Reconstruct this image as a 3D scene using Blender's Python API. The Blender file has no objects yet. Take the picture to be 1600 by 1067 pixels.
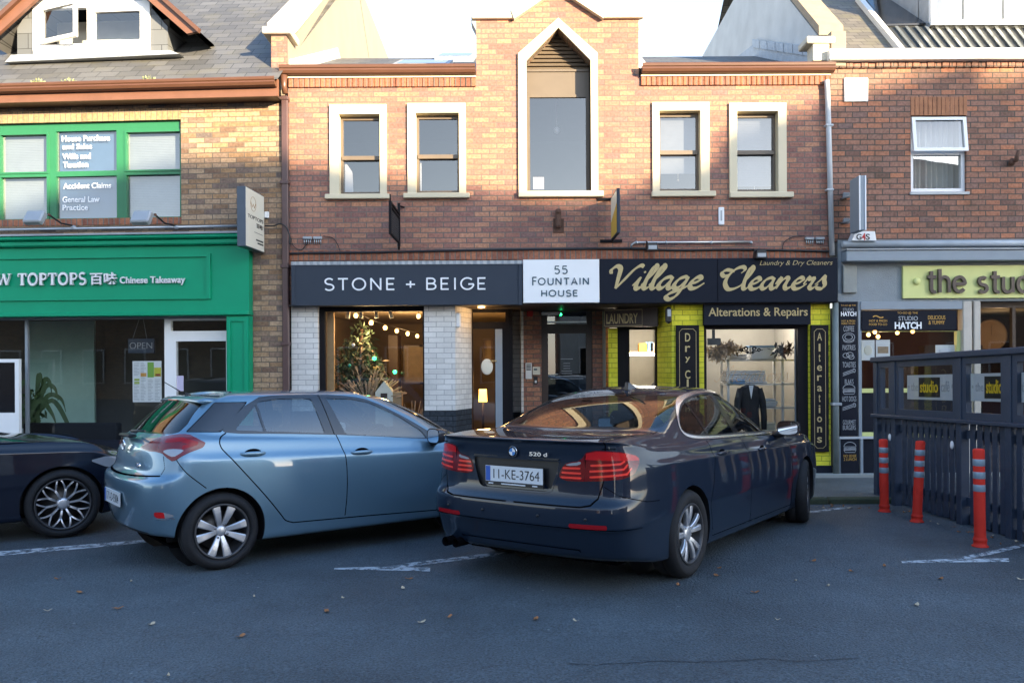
import bpy, math, random
import numpy as np
from mathutils import Vector, Matrix, Quaternion
random.seed(11)
rng = np.random.default_rng(11)
sc = bpy.context.scene
COL = sc.collection

# ------------------------------------------------------------------ camera
FPX, CX, HY, CAMZ, ROLL = 1285.0, 800.0, 570.0, 1.635, math.radians(0.3)   # focal length and horizon in photo pixels
cd = bpy.data.cameras.new('camera'); cam = bpy.data.objects.new('camera', cd); COL.objects.link(cam)
cd.sensor_width = 36.0; cd.lens = 36.0 * FPX / 1600; cd.shift_y = (HY - 533.5) / 1600
cd.clip_start = 0.1; cd.clip_end = 2000
cam.matrix_world = Matrix.Translation((0, 0, CAMZ)) @ Matrix.Rotation(math.radians(90), 4, 'X') @ Matrix.Rotation(-ROLL, 4, 'Z')
sc.camera = cam
# ------------------------------------------------------------------ sky and sun (low winter sun, behind the camera to the right)
SUN_AZ, SUN_EL = math.radians(41.0), math.radians(10.5)
w = bpy.data.worlds.new('World'); sc.world = w; w.use_nodes = True
nt = w.node_tree; bg = nt.nodes['Background']
sky = nt.nodes.new('ShaderNodeTexSky'); sky.sky_type = 'NISHITA'; sky.sun_disc = False
sky.sun_elevation = SUN_EL; sky.sun_rotation = math.pi - SUN_AZ
sky.air_density = 1.0; sky.dust_density = 0.6; sky.ozone_density = 2.8
# winter haze: the blue bleaches to white towards the horizon, all round
geo = nt.nodes.new('ShaderNodeTexCoord'); sep = nt.nodes.new('ShaderNodeSeparateXYZ'); nt.links.new(geo.outputs['Generated'], sep.inputs[0])
mr_ = nt.nodes.new('ShaderNodeMapRange'); mr_.interpolation_type = 'SMOOTHSTEP'; nt.links.new(sep.outputs[2], mr_.inputs[0])
mr_.inputs[1].default_value = .75; mr_.inputs[2].default_value = .30; mr_.inputs[3].default_value = 0; mr_.inputs[4].default_value = .62
bw = nt.nodes.new('ShaderNodeRGBToBW'); nt.links.new(sky.outputs[0], bw.inputs[0])
mix_ = nt.nodes.new('ShaderNodeMix'); mix_.data_type = 'RGBA'; nt.links.new(mr_.outputs[0], mix_.inputs[0]); nt.links.new(sky.outputs[0], mix_.inputs[6]); nt.links.new(bw.outputs[0], mix_.inputs[7])
nt.links.new(mix_.outputs[2], bg.inputs[0]); bg.inputs[1].default_value = 0.15
sd = bpy.data.lights.new('sun', 'SUN'); sd.energy = 3.3; sd.angle = math.radians(0.6); sd.color = (1.0, 0.82, 0.54)
sun = bpy.data.objects.new('sun', sd); COL.objects.link(sun)
tosun = Vector((math.sin(SUN_AZ) * math.cos(SUN_EL), -math.cos(SUN_AZ) * math.cos(SUN_EL), math.sin(SUN_EL)))
sun.rotation_mode = 'QUATERNION'; sun.rotation_quaternion = tosun.to_track_quat('Z', 'Y'); sun.location = (20, -20, 30)
sc.view_settings.view_transform = 'Standard'; sc.view_settings.look = 'None'
sc.view_settings.exposure = 2.5; sc.view_settings.gamma = 1
sc.cycles.max_bounces = 8; sc.cycles.transparent_max_bounces = 16; sc.cycles.caustics_reflective = False; sc.cycles.caustics_refractive = False
sc.cycles.sample_clamp_indirect = 6.0
try: sc.cycles.use_denoising = True
except Exception: pass
# ------------------------------------------------------------------ materials
def new_mat(name):
    m = bpy.data.materials.new(name); m.use_nodes = True
    return m, m.node_tree, m.node_tree.nodes['Principled BSDF']
def N(nt, t, **kw):
    n = nt.nodes.new(t)
    for k, v in kw.items():
        if k.startswith('i_'): n.inputs[int(k[2:])].default_value = v
        else: setattr(n, k, v)
    return n
def c4(c): return (c[0], c[1], c[2], 1.0)
def mat(name, col, rough=0.5, metal=0.0, spec=0.5, var=0.12, scale=6.0, bump=0.0, bscale=60.0, coat=0.0, emit=None, estr=0.0):
    m, nt, b = new_mat(name)
    b.inputs['Roughness'].default_value = rough; b.inputs['Metallic'].default_value = metal
    b.inputs['Specular IOR Level'].default_value = spec
    tc = N(nt, 'ShaderNodeTexCoord')
    nz = N(nt, 'ShaderNodeTexNoise'); nz.inputs['Scale'].default_value = scale; nz.inputs['Detail'].default_value = 6
    nt.links.new(tc.outputs['Object'], nz.inputs['Vector'])
    mx = N(nt, 'ShaderNodeMix', data_type='RGBA'); mx.blend_type = 'MIX'
    mx.inputs[6].default_value = c4([max(0, x * (1 - var)) for x in col]); mx.inputs[7].default_value = c4([min(1, x * (1 + var)) for x in col])
    nt.links.new(nz.outputs['Fac'], mx.inputs[0]); nt.links.new(mx.outputs[2], b.inputs['Base Color'])
    if bump:
        n2 = N(nt, 'ShaderNodeTexNoise'); n2.inputs['Scale'].default_value = bscale; n2.inputs['Detail'].default_value = 4
        nt.links.new(tc.outputs['Object'], n2.inputs['Vector'])
        bp = N(nt, 'ShaderNodeBump'); bp.inputs['Strength'].default_value = bump; bp.inputs['Distance'].default_value = 0.01
        nt.links.new(n2.outputs['Fac'], bp.inputs['Height']); nt.links.new(bp.outputs[0], b.inputs['Normal'])
    if coat:
        b.inputs['Coat Weight'].default_value = coat; b.inputs['Coat Roughness'].default_value = 0.03
    if emit:
        b.inputs['Emission Color'].default_value = c4(emit); b.inputs['Emission Strength'].default_value = estr
    return m
def brick_mat(name, cols, mortar, bw=0.225, bh=0.075, ms=0.0085, rough=0.85, bump=0.5, stain=0.0, nv=(.72, 1.22), scol=(0.03, 0.035, 0.02), offset=0.5, axis=0, darker=None):
    """cols: list of (pos, colour) for the per-brick random ramp"""
    m, nt, b = new_mat(name)
    tc = N(nt, 'ShaderNodeTexCoord'); sp = N(nt, 'ShaderNodeSeparateXYZ'); nt.links.new(tc.outputs['Object'], sp.inputs[0])
    ad = N(nt, 'ShaderNodeMath', operation='ADD'); nt.links.new(sp.outputs[0], ad.inputs[0]); nt.links.new(sp.outputs[1], ad.inputs[1])
    cb = N(nt, 'ShaderNodeCombineXYZ')
    if axis == 0: nt.links.new(ad.outputs[0], cb.inputs[0]); nt.links.new(sp.outputs[2], cb.inputs[1])
    else: nt.links.new(sp.outputs[2], cb.inputs[0]); nt.links.new(ad.outputs[0], cb.inputs[1])
    # slight waviness so courses are not ruler straight
    wz = N(nt, 'ShaderNodeTexNoise'); wz.inputs['Scale'].default_value = 5; wz.inputs['Detail'].default_value = 3; nt.links.new(cb.outputs[0], wz.inputs['Vector'])
    wm = N(nt, 'ShaderNodeVectorMath', operation='MULTIPLY_ADD'); nt.links.new(wz.outputs['Color'], wm.inputs[0]); wm.inputs[1].default_value = (0.012, 0.009, 0); nt.links.new(cb.outputs[0], wm.inputs[2])
    br = N(nt, 'ShaderNodeTexBrick'); br.offset = offset
    br.inputs['Scale'].default_value = 1.0; br.inputs['Brick Width'].default_value = bw; br.inputs['Row Height'].default_value = bh
    br.inputs['Mortar Size'].default_value = ms; br.inputs['Mortar Smooth'].default_value = 0.25
    br.inputs['Color1'].default_value = (0, 0, 0, 1); br.inputs['Color2'].default_value = (1, 1, 1, 1); br.inputs['Mortar'].default_value = (0.5, 0.5, 0.5, 1)
    nt.links.new(wm.outputs[0], br.inputs['Vector'])
    rp = N(nt, 'ShaderNodeValToRGB'); e = rp.color_ramp.elements
    while len(e) < len(cols): e.new(0.5)
    for k, (p, c) in enumerate(cols): e[k].position = p; e[k].color = c4(c)
    nt.links.new(br.outputs['Color'], rp.inputs[0])
    nz = N(nt, 'ShaderNodeTexNoise'); nz.inputs['Scale'].default_value = 28; nz.inputs['Detail'].default_value = 6; nt.links.new(tc.outputs['Object'], nz.inputs['Vector'])
    n2 = N(nt, 'ShaderNodeTexNoise'); n2.inputs['Scale'].default_value = 1.1; n2.inputs['Detail'].default_value = 5; nt.links.new(tc.outputs['Object'], n2.inputs['Vector'])
    mr = N(nt, 'ShaderNodeMapRange'); mr.inputs[1].default_value = 0.3; mr.inputs[2].default_value = 0.7; mr.inputs[3].default_value = nv[0]; mr.inputs[4].default_value = nv[1]; nt.links.new(nz.outputs['Fac'], mr.inputs[0])
    m2 = N(nt, 'ShaderNodeMapRange'); m2.inputs[1].default_value = 0.3; m2.inputs[2].default_value = 0.7; m2.inputs[3].default_value = 0.82; m2.inputs[4].default_value = 1.12; nt.links.new(n2.outputs['Fac'], m2.inputs[0])
    mm = N(nt, 'ShaderNodeMath', operation='MULTIPLY'); nt.links.new(mr.outputs[0], mm.inputs[0]); nt.links.new(m2.outputs[0], mm.inputs[1])
    vm = N(nt, 'ShaderNodeVectorMath', operation='SCALE'); nt.links.new(rp.outputs[0], vm.inputs[0]); nt.links.new(mm.outputs[0], vm.inputs[3])
    mx = N(nt, 'ShaderNodeMix', data_type='RGBA'); nt.links.new(br.outputs['Fac'], mx.inputs[0]); nt.links.new(vm.outputs[0], mx.inputs[6]); mx.inputs[7].default_value = c4(mortar)
    out = mx.outputs[2]
    if stain > 0:
        n3 = N(nt, 'ShaderNodeTexNoise'); n3.inputs['Scale'].default_value = 2.2; n3.inputs['Detail'].default_value = 8; nt.links.new(tc.outputs['Object'], n3.inputs['Vector'])
        m3 = N(nt, 'ShaderNodeMapRange'); m3.inputs[1].default_value = 0.52; m3.inputs[2].default_value = 0.75; m3.inputs[4].default_value = stain; nt.links.new(n3.outputs['Fac'], m3.inputs[0])
        mz = N(nt, 'ShaderNodeMix', data_type='RGBA'); nt.links.new(m3.outputs[0], mz.inputs[0]); nt.links.new(out, mz.inputs[6]); mz.inputs[7].default_value = c4(scol)
        out = mz.outputs[2]
    nt.links.new(out, b.inputs['Base Color'])
    b.inputs['Roughness'].default_value = rough; b.inputs['Specular IOR Level'].default_value = 0.25
    iv = N(nt, 'ShaderNodeMath', operation='SUBTRACT'); iv.inputs[0].default_value = 1.0; nt.links.new(br.outputs['Fac'], iv.inputs[1])
    ma = N(nt, 'ShaderNodeMath', operation='MULTIPLY_ADD'); nt.links.new(nz.outputs['Fac'], ma.inputs[0]); ma.inputs[1].default_value = 0.5; nt.links.new(iv.outputs[0], ma.inputs[2])
    bp = N(nt, 'ShaderNodeBump'); bp.inputs['Strength'].default_value = bump; bp.inputs['Distance'].default_value = 0.012
    nt.links.new(ma.outputs[0], bp.inputs['Height']); nt.links.new(bp.outputs[0], b.inputs['Normal'])
    return m
def glass_mat(name, tint, ior=1.5, wav=0.0, boost=0.0, rough=0.0):
    m, nt, b = new_mat(name); nt.nodes.remove(b)
    fr = N(nt, 'ShaderNodeLayerWeight'); fr.inputs[0].default_value = .5        # Schlick, the same from both sides of the pane
    pw = N(nt, 'ShaderNodeMath', operation='POWER'); nt.links.new(fr.outputs['Facing'], pw.inputs[0]); pw.inputs[1].default_value = 5.0
    f0 = ((ior - 1) / (ior + 1)) ** 2; sk = N(nt, 'ShaderNodeMath', operation='MULTIPLY_ADD'); nt.links.new(pw.outputs[0], sk.inputs[0]); sk.inputs[1].default_value = 1 - f0; sk.inputs[2].default_value = f0
    tr = N(nt, 'ShaderNodeBsdfTransparent'); tr.inputs[0].default_value = c4(tint)
    gl = N(nt, 'ShaderNodeBsdfGlossy'); gl.inputs['Roughness'].default_value = rough
    mx = N(nt, 'ShaderNodeMixShader')
    fac = sk.outputs[0]
    if boost:
        ad = N(nt, 'ShaderNodeMath', operation='ADD'); nt.links.new(fac, ad.inputs[0]); ad.inputs[1].default_value = boost; ad.use_clamp = True; fac = ad.outputs[0]
    nt.links.new(fac, mx.inputs[0]); nt.links.new(tr.outputs[0], mx.inputs[1]); nt.links.new(gl.outputs[0], mx.inputs[2])
    if wav:
        tc = N(nt, 'ShaderNodeTexCoord'); nz = N(nt, 'ShaderNodeTexNoise'); nz.inputs['Scale'].default_value = 1.3; nz.inputs['Detail'].default_value = 1
        nt.links.new(tc.outputs['Object'], nz.inputs['Vector'])
        bp = N(nt, 'ShaderNodeBump'); bp.inputs['Strength'].default_value = wav; bp.inputs['Distance'].default_value = 0.02
        nt.links.new(nz.outputs['Fac'], bp.inputs['Height']); nt.links.new(bp.outputs[0], gl.inputs['Normal']); nt.links.new(bp.outputs[0], fr.inputs['Normal'])
    nt.links.new(mx.outputs[0], nt.nodes['Material Output'].inputs[0])
    return m
def paint_mat(name, col, flake=(0, 0, 0), metal=0.35, rough=0.32):
    m = mat(name, col, rough, metal, 0.5, 0.03, 3.0, coat=1.0)
    b = m.node_tree.nodes['Principled BSDF']; b.inputs['Coat Roughness'].default_value = 0.02; b.inputs['Coat IOR'].default_value = 1.55
    return m
M = {}
# ------------------------------------------------------------------ objects
def tag(o, label=None, cat=None, group=None, kind=None):
    if label: o['label'] = label
    if cat: o['category'] = cat
    if group: o['group'] = group
    if kind: o['kind'] = kind
    return o
def empty(name, loc, label, cat, group=None):
    o = bpy.data.objects.new(name, None); COL.objects.link(o); o.location = loc; o.empty_display_size = 0.2
    return tag(o, label, cat, group)
def wpos(o):
    p = Vector((0, 0, 0))
    while o is not None:
        p = p + o.location; o = o.parent
    return p
class MB:
    """collects world-space shapes; build() links them as one mesh object"""
    def __init__(s, T=None): s.v = []; s.f = []; s.mi = []; s.sm = []; s.T = T or (lambda a: a); s.m = 0; s.smooth = False
    def pts(s, P):
        n = len(s.v); s.v += [tuple(s.T(tuple(p))) for p in P]; return n
    def face(s, idx): s.f.append(tuple(idx)); s.mi.append(s.m); s.sm.append(s.smooth)
    def poly(s, P): n = s.pts(P); s.face(range(n, n + len(P))); return s
    def box(s, x0, x1, y0, y1, z0, z1, bev=0.0):
        if bev > 0: return s.bbox(x0, x1, y0, y1, z0, z1, bev)
        n = s.pts([(x, y, z) for x in (x0, x1) for y in (y0, y1) for z in (z0, z1)])
        for q in ((0, 1, 3, 2), (4, 6, 7, 5), (0, 4, 5, 1), (2, 3, 7, 6), (0, 2, 6, 4), (1, 5, 7, 3)): s.face([n + k for k in q])
        return s
    def bbox(s, x0, x1, y0, y1, z0, z1, b):
        lo = (min(x0, x1), min(y0, y1), min(z0, z1)); hi = (max(x0, x1), max(y0, y1), max(z0, z1))
        b = min(b, *[(h - l) * 0.45 for l, h in zip(lo, hi)])
        vid = {}; P = []
        for sx in (0, 1):
            for sy in (0, 1):
                for sz in (0, 1):
                    c = [hi[k] if (sx, sy, sz)[k] else lo[k] for k in range(3)]; dr = [-1 if (sx, sy, sz)[k] else 1 for k in range(3)]
                    for a in range(3):
                        q = [c[k] + (dr[k] * b if k != a else 0) for k in range(3)]
                        vid[(sx, sy, sz, a)] = len(P); P.append(q)
        n = s.pts(P); g = lambda *k: n + vid[k]
        for a in range(3):
            o = [k for k in range(3) if k != a]
            for e in (0, 1):
                q = []
                for (i, j) in ((0, 0), (1, 0), (1, 1), (0, 1)):
                    k = [0, 0, 0]; k[a] = e; k[o[0]] = i; k[o[1]] = j; q.append(g(*k, a))
                s.face(q)
        for a in range(3):
            o = [k for k in range(3) if k != a]
            for i in (0, 1):
                for j in (0, 1):
                    k0 = [0, 0, 0]; k0[o[0]] = i; k0[o[1]] = j; k1 = list(k0); k1[a] = 1
                    s.face([g(*k0, o[0]), g(*k1, o[0]), g(*k1, o[1]), g(*k0, o[1])])
        for sx in (0, 1):
            for sy in (0, 1):
                for sz in (0, 1): s.face([g(sx, sy, sz, 0), g(sx, sy, sz, 1), g(sx, sy, sz, 2)])
        return s
    def prism(s, P2, d0, d1, axis=1):
        """P2: outline in (x,z) extruded along y from d0 to d1 (axis=1)"""
        def mk(p, d): return (p[0], d, p[1]) if axis == 1 else ((d, p[0], p[1]) if axis == 0 else (p[0], p[1], d))
        k = len(P2); n = s.pts([mk(p, d0) for p in P2] + [mk(p, d1) for p in P2])
        s.face(range(n, n + k)); s.face(range(n + 2 * k - 1, n + k - 1, -1))
        for i in range(k): s.face((n + i, n + (i + 1) % k, n + k + (i + 1) % k, n + k + i))
        return s
    def tube(s, path, r, n=8, cap=True):
        path = [Vector(p) for p in path]; R = r if isinstance(r, (list, tuple)) else [r] * len(path)
        base = []; up = None
        for i, p in enumerate(path):
            t = (path[min(i + 1, len(path) - 1)] - path[max(i - 1, 0)]).normalized()
            if up is None: up = Vector((0, 0, 1)) if abs(t.z) < 0.9 else Vector((1, 0, 0))
            a = t.cross(up).normalized(); b = a.cross(t).normalized(); up = b
            base.append(s.pts([p + (a * math.cos(2 * math.pi * k / n) + b * math.sin(2 * math.pi * k / n)) * R[i] for k in range(n)]))
        o = s.smooth; s.smooth = True
        for i in range(len(path) - 1):
            for k in range(n): s.face((base[i] + k, base[i] + (k + 1) % n, base[i + 1] + (k + 1) % n, base[i + 1] + k))
        s.smooth = o
        if cap:
            s.face(range(base[0] + n - 1, base[0] - 1, -1)); s.face(range(base[-1], base[-1] + n))
        return s
    def lathe(s, prof, c, axis, n=32, smooth=True):
        """prof: (radius, along) pairs; axis: unit vector; c: centre"""
        ax = Vector(axis).normalized(); a = ax.orthogonal().normalized(); b = ax.cross(a); c = Vector(c)
        rows = [s.pts([c + ax * h + (a * math.cos(2 * math.pi * k / n) + b * math.sin(2 * math.pi * k / n)) * r for k in range(n)]) for r, h in prof]
        o = s.smooth; s.smooth = smooth
        for i in range(len(rows) - 1):
            for k in range(n): s.face((rows[i] + k, rows[i] + (k + 1) % n, rows[i + 1] + (k + 1) % n, rows[i + 1] + k))
        s.smooth = o
        return s
    def ball(s, c, r, n=10, sq=(1, 1, 1)):
        prof = [(max(1e-4, math.sin(math.pi * k / n)) , -math.cos(math.pi * k / n)) for k in range(n + 1)]
        rows = [s.pts([(c[0] + r * sq[0] * p * math.cos(2 * math.pi * j / n), c[1] + r * sq[1] * p * math.sin(2 * math.pi * j / n), c[2] + r * sq[2] * h) for j in range(n)]) for p, h in prof]
        o = s.smooth; s.smooth = True
        for i in range(n):
            for k in range(n): s.face((rows[i] + k, rows[i] + (k + 1) % n, rows[i + 1] + (k + 1) % n, rows[i + 1] + k))
        s.smooth = o
        return s
    def wall(s, x0, x1, z0, z1, holes, d0, d1, top=None):
        """slab in the x-z plane between depths d0 (front) and d1, with rectangular holes (x0,x1,z0,z1); reveals included"""
        xs = sorted({x0, x1, *[h[0] for h in holes], *[h[1] for h in holes]}); zs = sorted({z0, z1, *[h[2] for h in holes], *[h[3] for h in holes]})
        xs = [x for x in xs if x0 - 1e-9 <= x <= x1 + 1e-9]; zs = [z for z in zs if z0 - 1e-9 <= z <= z1 + 1e-9]
        solid = {}
        for i in range(len(xs) - 1):
            for j in range(len(zs) - 1):
                cx, cz = (xs[i] + xs[i + 1]) / 2, (zs[j] + zs[j + 1]) / 2
                solid[i, j] = not any(h[0] < cx < h[1] and h[2] < cz < h[3] for h in holes)
        for (i, j), ok in solid.items():
            if not ok: continue
            a, b, c, d = xs[i], xs[i + 1], zs[j], zs[j + 1]
            s.poly([(a, d0, c), (b, d0, c), (b, d0, d), (a, d0, d)]); s.poly([(a, d1, c), (a, d1, d), (b, d1, d), (b, d1, c)])
            if not solid.get((i - 1, j)): s.poly([(a, d0, c), (a, d0, d), (a, d1, d), (a, d1, c)])
            if not solid.get((i + 1, j)): s.poly([(b, d0, c), (b, d1, c), (b, d1, d), (b, d0, d)])
            if not solid.get((i, j - 1)): s.poly([(a, d0, c), (a, d1, c), (b, d1, c), (b, d0, c)])
            if not solid.get((i, j + 1)): s.poly([(a, d0, d), (b, d0, d), (b, d1, d), (a, d1, d)])
        return s
    def build(s, name, mats, parent=None, label=None, cat=None, group=None, kind=None, origin=None, nrm=None, fix=True):
        v = np.array(s.v, dtype=float).reshape(-1, 3)
        if parent is not None: o0 = np.array(wpos(parent)); loc = (0, 0, 0)
        else:
            if origin is None: lo, hi = v.min(0), v.max(0); origin = ((lo[0] + hi[0]) / 2, (lo[1] + hi[1]) / 2, lo[2])
            o0 = np.array(origin, dtype=float); loc = origin
        me = bpy.data.meshes.new(name); me.from_pydata((v - o0).tolist(), [], s.f)
        ms = mats if isinstance(mats, (list, tuple)) else [mats]
        for m in ms: me.materials.append(m)
        me.polygons.foreach_set('material_index', s.mi); me.polygons.foreach_set('use_smooth', s.sm)
        if fix:
            import bmesh
            bm = bmesh.new(); bm.from_mesh(me); bmesh.ops.remove_doubles(bm, verts=bm.verts, dist=1e-5); bmesh.ops.recalc_face_normals(bm, faces=bm.faces); bm.to_mesh(me); bm.free()
        me.update()
        ob = bpy.data.objects.new(name, me); COL.objects.link(ob); ob.location = loc
        if parent is not None: ob.parent = parent
        return tag(ob, label, cat, group, kind)
def unpx(px, py):
    x, y = px - CX, py - HY; c, s = math.cos(ROLL), math.sin(ROLL)
    return (x * c - y * s) / FPX, -(x * s + y * c) / FPX          # slopes X/Y, (Z-CAMZ)/Y
# facade frames: (u, d, z) with d = distance in front of the facade plane
FY = 12.0
def TM(p): return (p[0], FY - p[1], p[2])
LX0, LY0, LA = -3.30, 11.95, math.radians(3.4)          # right end of the left-hand facade, which turns slightly away
def TL(p): return (LX0 + p[0] * math.cos(LA) - p[1] * math.sin(LA), LY0 - p[0] * math.sin(LA) - p[1] * math.cos(LA), p[2])
def m2(px, py, d=0.0):
    a, b = unpx(px, py); Y = FY - d
    return a * Y, CAMZ + b * Y
def l2(px, py, d=0.0):
    a, b = unpx(px, py); c, s = math.cos(LA), math.sin(LA)
    # LX0+u c - d s = a*(LY0 - u s - d c)
    u = (a * (LY0 - d * c) - LX0 + d * s) / (c + a * s); Y = LY0 - u * s - d * c
    return u, CAMZ + b * Y
def rect(f, x0, y0, x1, y1, d=0.0):
    """photo rectangle -> (u0,u1,z0,z1) on a facade"""
    u0 = (f(x0, y0, d)[0] + f(x0, y1, d)[0]) / 2; u1 = (f(x1, y0, d)[0] + f(x1, y1, d)[0]) / 2
    z1 = (f(x0, y0, d)[1] + f(x1, y0, d)[1]) / 2; z0 = (f(x0, y1, d)[1] + f(x1, y1, d)[1]) / 2
    return u0, u1, z0, z1
def road_z(x, y): return 0.078 if y < 2 else -0.0195 * (y - 6)
def kill(o): bpy.data.objects.remove(o)
def copy_tree(o, loc=None, parent=None):
    c = o.copy(); COL.objects.link(c)
    if parent is not None: c.parent = parent
    if loc is not None: c.location = loc
    for ch in list(o.children): copy_tree(ch, None, c)
    return c
# ------------------------------------------------------------------ lettering
def font_mesh(text, bold=0.0, ext=0.0, spacing=1.0, shear=0.0):
    cu = bpy.data.curves.new('t', 'FONT'); cu.body = text; cu.size = 1.0; cu.extrude = ext; cu.offset = bold; cu.space_character = spacing; cu.shear = shear; cu.resolution_u = 4
    ob = bpy.data.objects.new('t', cu); COL.objects.link(ob)
    dg = bpy.context.evaluated_depsgraph_get(); me = bpy.data.meshes.new_from_object(ob.evaluated_get(dg))
    v = np.zeros(len(me.vertices) * 3); me.vertices.foreach_get('co', v); v = v.reshape(-1, 3)
    f = [tuple(p.vertices) for p in me.polygons]
    bpy.data.objects.remove(ob); bpy.data.curves.remove(cu); bpy.data.meshes.remove(me)
    return v, f
def text_into(mb, text, u0, u1, z0, z1, d, thick=0.004, bold=0.0, spacing=1.0, shear=0.0, fit=True, flip=False):
    """lettering whose ink fills the box (u0..u1, z0..z1), standing thick in front of depth d"""
    v, f = font_mesh(text, bold, 0.5, spacing, shear)
    if not len(v): return mb
    lo, hi = v.min(0), v.max(0); su = (u1 - u0) / max(1e-6, hi[0] - lo[0]); sz = (z1 - z0) / max(1e-6, hi[1] - lo[1])
    P = [((u0 + (p[0] - lo[0]) * su), d + (0.5 + p[2]) * thick, z0 + (p[1] - lo[1]) * sz) for p in v]
    n = mb.pts(P)
    for q in f: mb.face([n + k for k in q])
    return mb
def ribbon(mb, path, w, d, thick=0.003, nib=None):
    """flat pen stroke in the (u,z) plane; w: width (number or list); nib=(angle, contrast) for a broad pen"""
    k = len(path); W = w if isinstance(w, (list, tuple)) else [w] * k
    L, R = [], []
    for i in range(k):
        a = path[max(i - 1, 0)]; b = path[min(i + 1, k - 1)]; tx, tz = b[0] - a[0], b[1] - a[1]; l = math.hypot(tx, tz) or 1e-9; tx /= l; tz /= l
        ww = W[i]
        if nib: ww *= nib[1] + (1 - nib[1]) * abs(tx * math.sin(nib[0]) - tz * math.cos(nib[0]))
        L.append((path[i][0] - tz * ww / 2, path[i][1] + tx * ww / 2)); R.append((path[i][0] + tz * ww / 2, path[i][1] - tx * ww / 2))
    mb.rc = getattr(mb, "rc", 0) + 1; e = lambda i: thick + (mb.rc % 9) * .0007 + i * (.0015 / k)      # strokes that cross never share a plane
    n = mb.pts([(p[0], d + e(i), p[1]) for i, p in enumerate(L)] + [(p[0], d + e(i), p[1]) for i, p in enumerate(R)] + [(p[0], d, p[1]) for p in L] + [(p[0], d, p[1]) for p in R])
    for i in range(k - 1):
        mb.face((n + i, n + k + i, n + k + i + 1, n + i + 1)); mb.face((n + 2 * k + i, n + i, n + i + 1, n + 2 * k + i + 1)); mb.face((n + k + i, n + 3 * k + i, n + 3 * k + i + 1, n + k + i + 1))
    mb.face((n, n + 2 * k, n + 3 * k, n + k)); mb.face((n + k - 1, n + 2 * k - 1, n + 4 * k - 1, n + 3 * k - 1))
    return mb
def smooth_path(P, n=6):
    """Catmull-Rom through the points"""
    out = []
    for i in range(len(P) - 1):
        p0 = P[max(i - 1, 0)]; p1 = P[i]; p2 = P[i + 1]; p3 = P[min(i + 2, len(P) - 1)]
        for k in range(n):
            t = k / n
            out.append(tuple(0.5 * (2 * b + (c - a) * t + (2 * a - 5 * b + 4 * c - d) * t * t + (3 * b - a - 3 * c + d) * t ** 3) for a, b, c, d in zip(p0, p1, p2, p3)))
    out.append(tuple(P[-1])); return out
M['tyre'] = mat('tyre_rubber', (0.018, 0.018, 0.02), 0.75, 0, 0.3, 0.3, 20, bump=0.2, bscale=120)
M['rim'] = mat('alloy_silver', (0.60, 0.60, 0.62), 0.36, 0.75, 0.5, 0.06, 8)
M['rim_dark'] = mat('alloy_dark_grey', (0.07, 0.07, 0.075), 0.45, 0.6)  # dark grey barrel behind the silver spokes
M['disc'] = mat('brake_steel', (0.09, 0.085, 0.08), 0.45, 0.8)
M['chrome'] = mat('chrome', (0.86, 0.86, 0.88), 0.22, 1.0, var=0.02)
M['chrome_dark'] = mat('dull_steel', (0.25, 0.25, 0.26), 0.35, 0.9)
M['black_plastic'] = mat('black_plastic', (0.014, 0.014, 0.016), 0.42)
M['black_gloss'] = mat('black_gloss', (0.010, 0.010, 0.012), 0.12)
M['gap'] = mat('panel_gap', (0.004, 0.004, 0.005), 0.9, spec=0.0)
M['cabin'] = mat('cabin_cloth', (0.022, 0.023, 0.026), 0.85, spec=0.2)
M['car_glass'] = glass_mat('car_glass', (0.42, 0.46, 0.46), 1.52, 0.0, 0.03)
M['car_glass_blue'] = glass_mat('car_glass_blue', (0.40, 0.46, 0.48), 1.52, 0.0, 0.13)
M['car_glass_dark'] = glass_mat('car_glass_dark', (0.10, 0.12, 0.12), 1.52, 0.0, 0.05)
M['saloon_paint'] = paint_mat('midnight_blue_paint', (0.008, 0.016, 0.032), metal=0.15, rough=0.35)
M['hatch_paint'] = paint_mat('aqua_blue_paint', (0.135, 0.240, 0.325), metal=0.5, rough=0.34)
M['dark_paint'] = paint_mat('blue_black_paint', (0.005, 0.008, 0.018), metal=0.1, rough=0.35)
M['lamp_red'] = mat('lamp_red', (0.55, 0.010, 0.012), 0.14, 0, 0.5, 0.1, coat=0.2)
M['lamp_deep'] = mat('lamp_deep_red', (0.15, 0.005, 0.010), 0.16, 0, 0.3, 0.1)
M['lamp_mid'] = mat('lamp_mid_red', (0.30, 0.008, 0.014), 0.16, 0, 0.3, 0.1)
M['lamp_dark'] = mat('lamp_dark_red', (0.16, 0.004, 0.008), 0.12, 0, 0.5, coat=0.3)
M['lamp_bright'] = mat('lamp_light_bar', (0.95, 0.05, 0.035), 0.14, 0, 0.5, coat=0.2)
M['lamp_clear'] = mat('lamp_clear', (0.32, 0.33, 0.36), 0.12, 0.2, 0.6, coat=1.0)
M['plate_white'] = mat('number_plate_white', (0.66, 0.68, 0.70), 0.4, var=0.05)
M['plate_blue'] = mat('plate_blue', (0.02, 0.10, 0.42), 0.4)
M['ink'] = mat('black_ink', (0.012, 0.012, 0.014), 0.5)
M['badge_blue'] = mat('badge_blue', (0.05, 0.22, 0.55), 0.2)
M['white_plain'] = mat('white_enamel', (0.8, 0.8, 0.8), 0.3)
for k in ('saloon_paint', 'dark_paint'):
    q = M[k].node_tree.nodes['Principled BSDF']; q.inputs['Specular IOR Level'].default_value = .1; q.inputs['Metallic'].default_value = 0; q.inputs['Coat IOR'].default_value = 1.46
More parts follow.
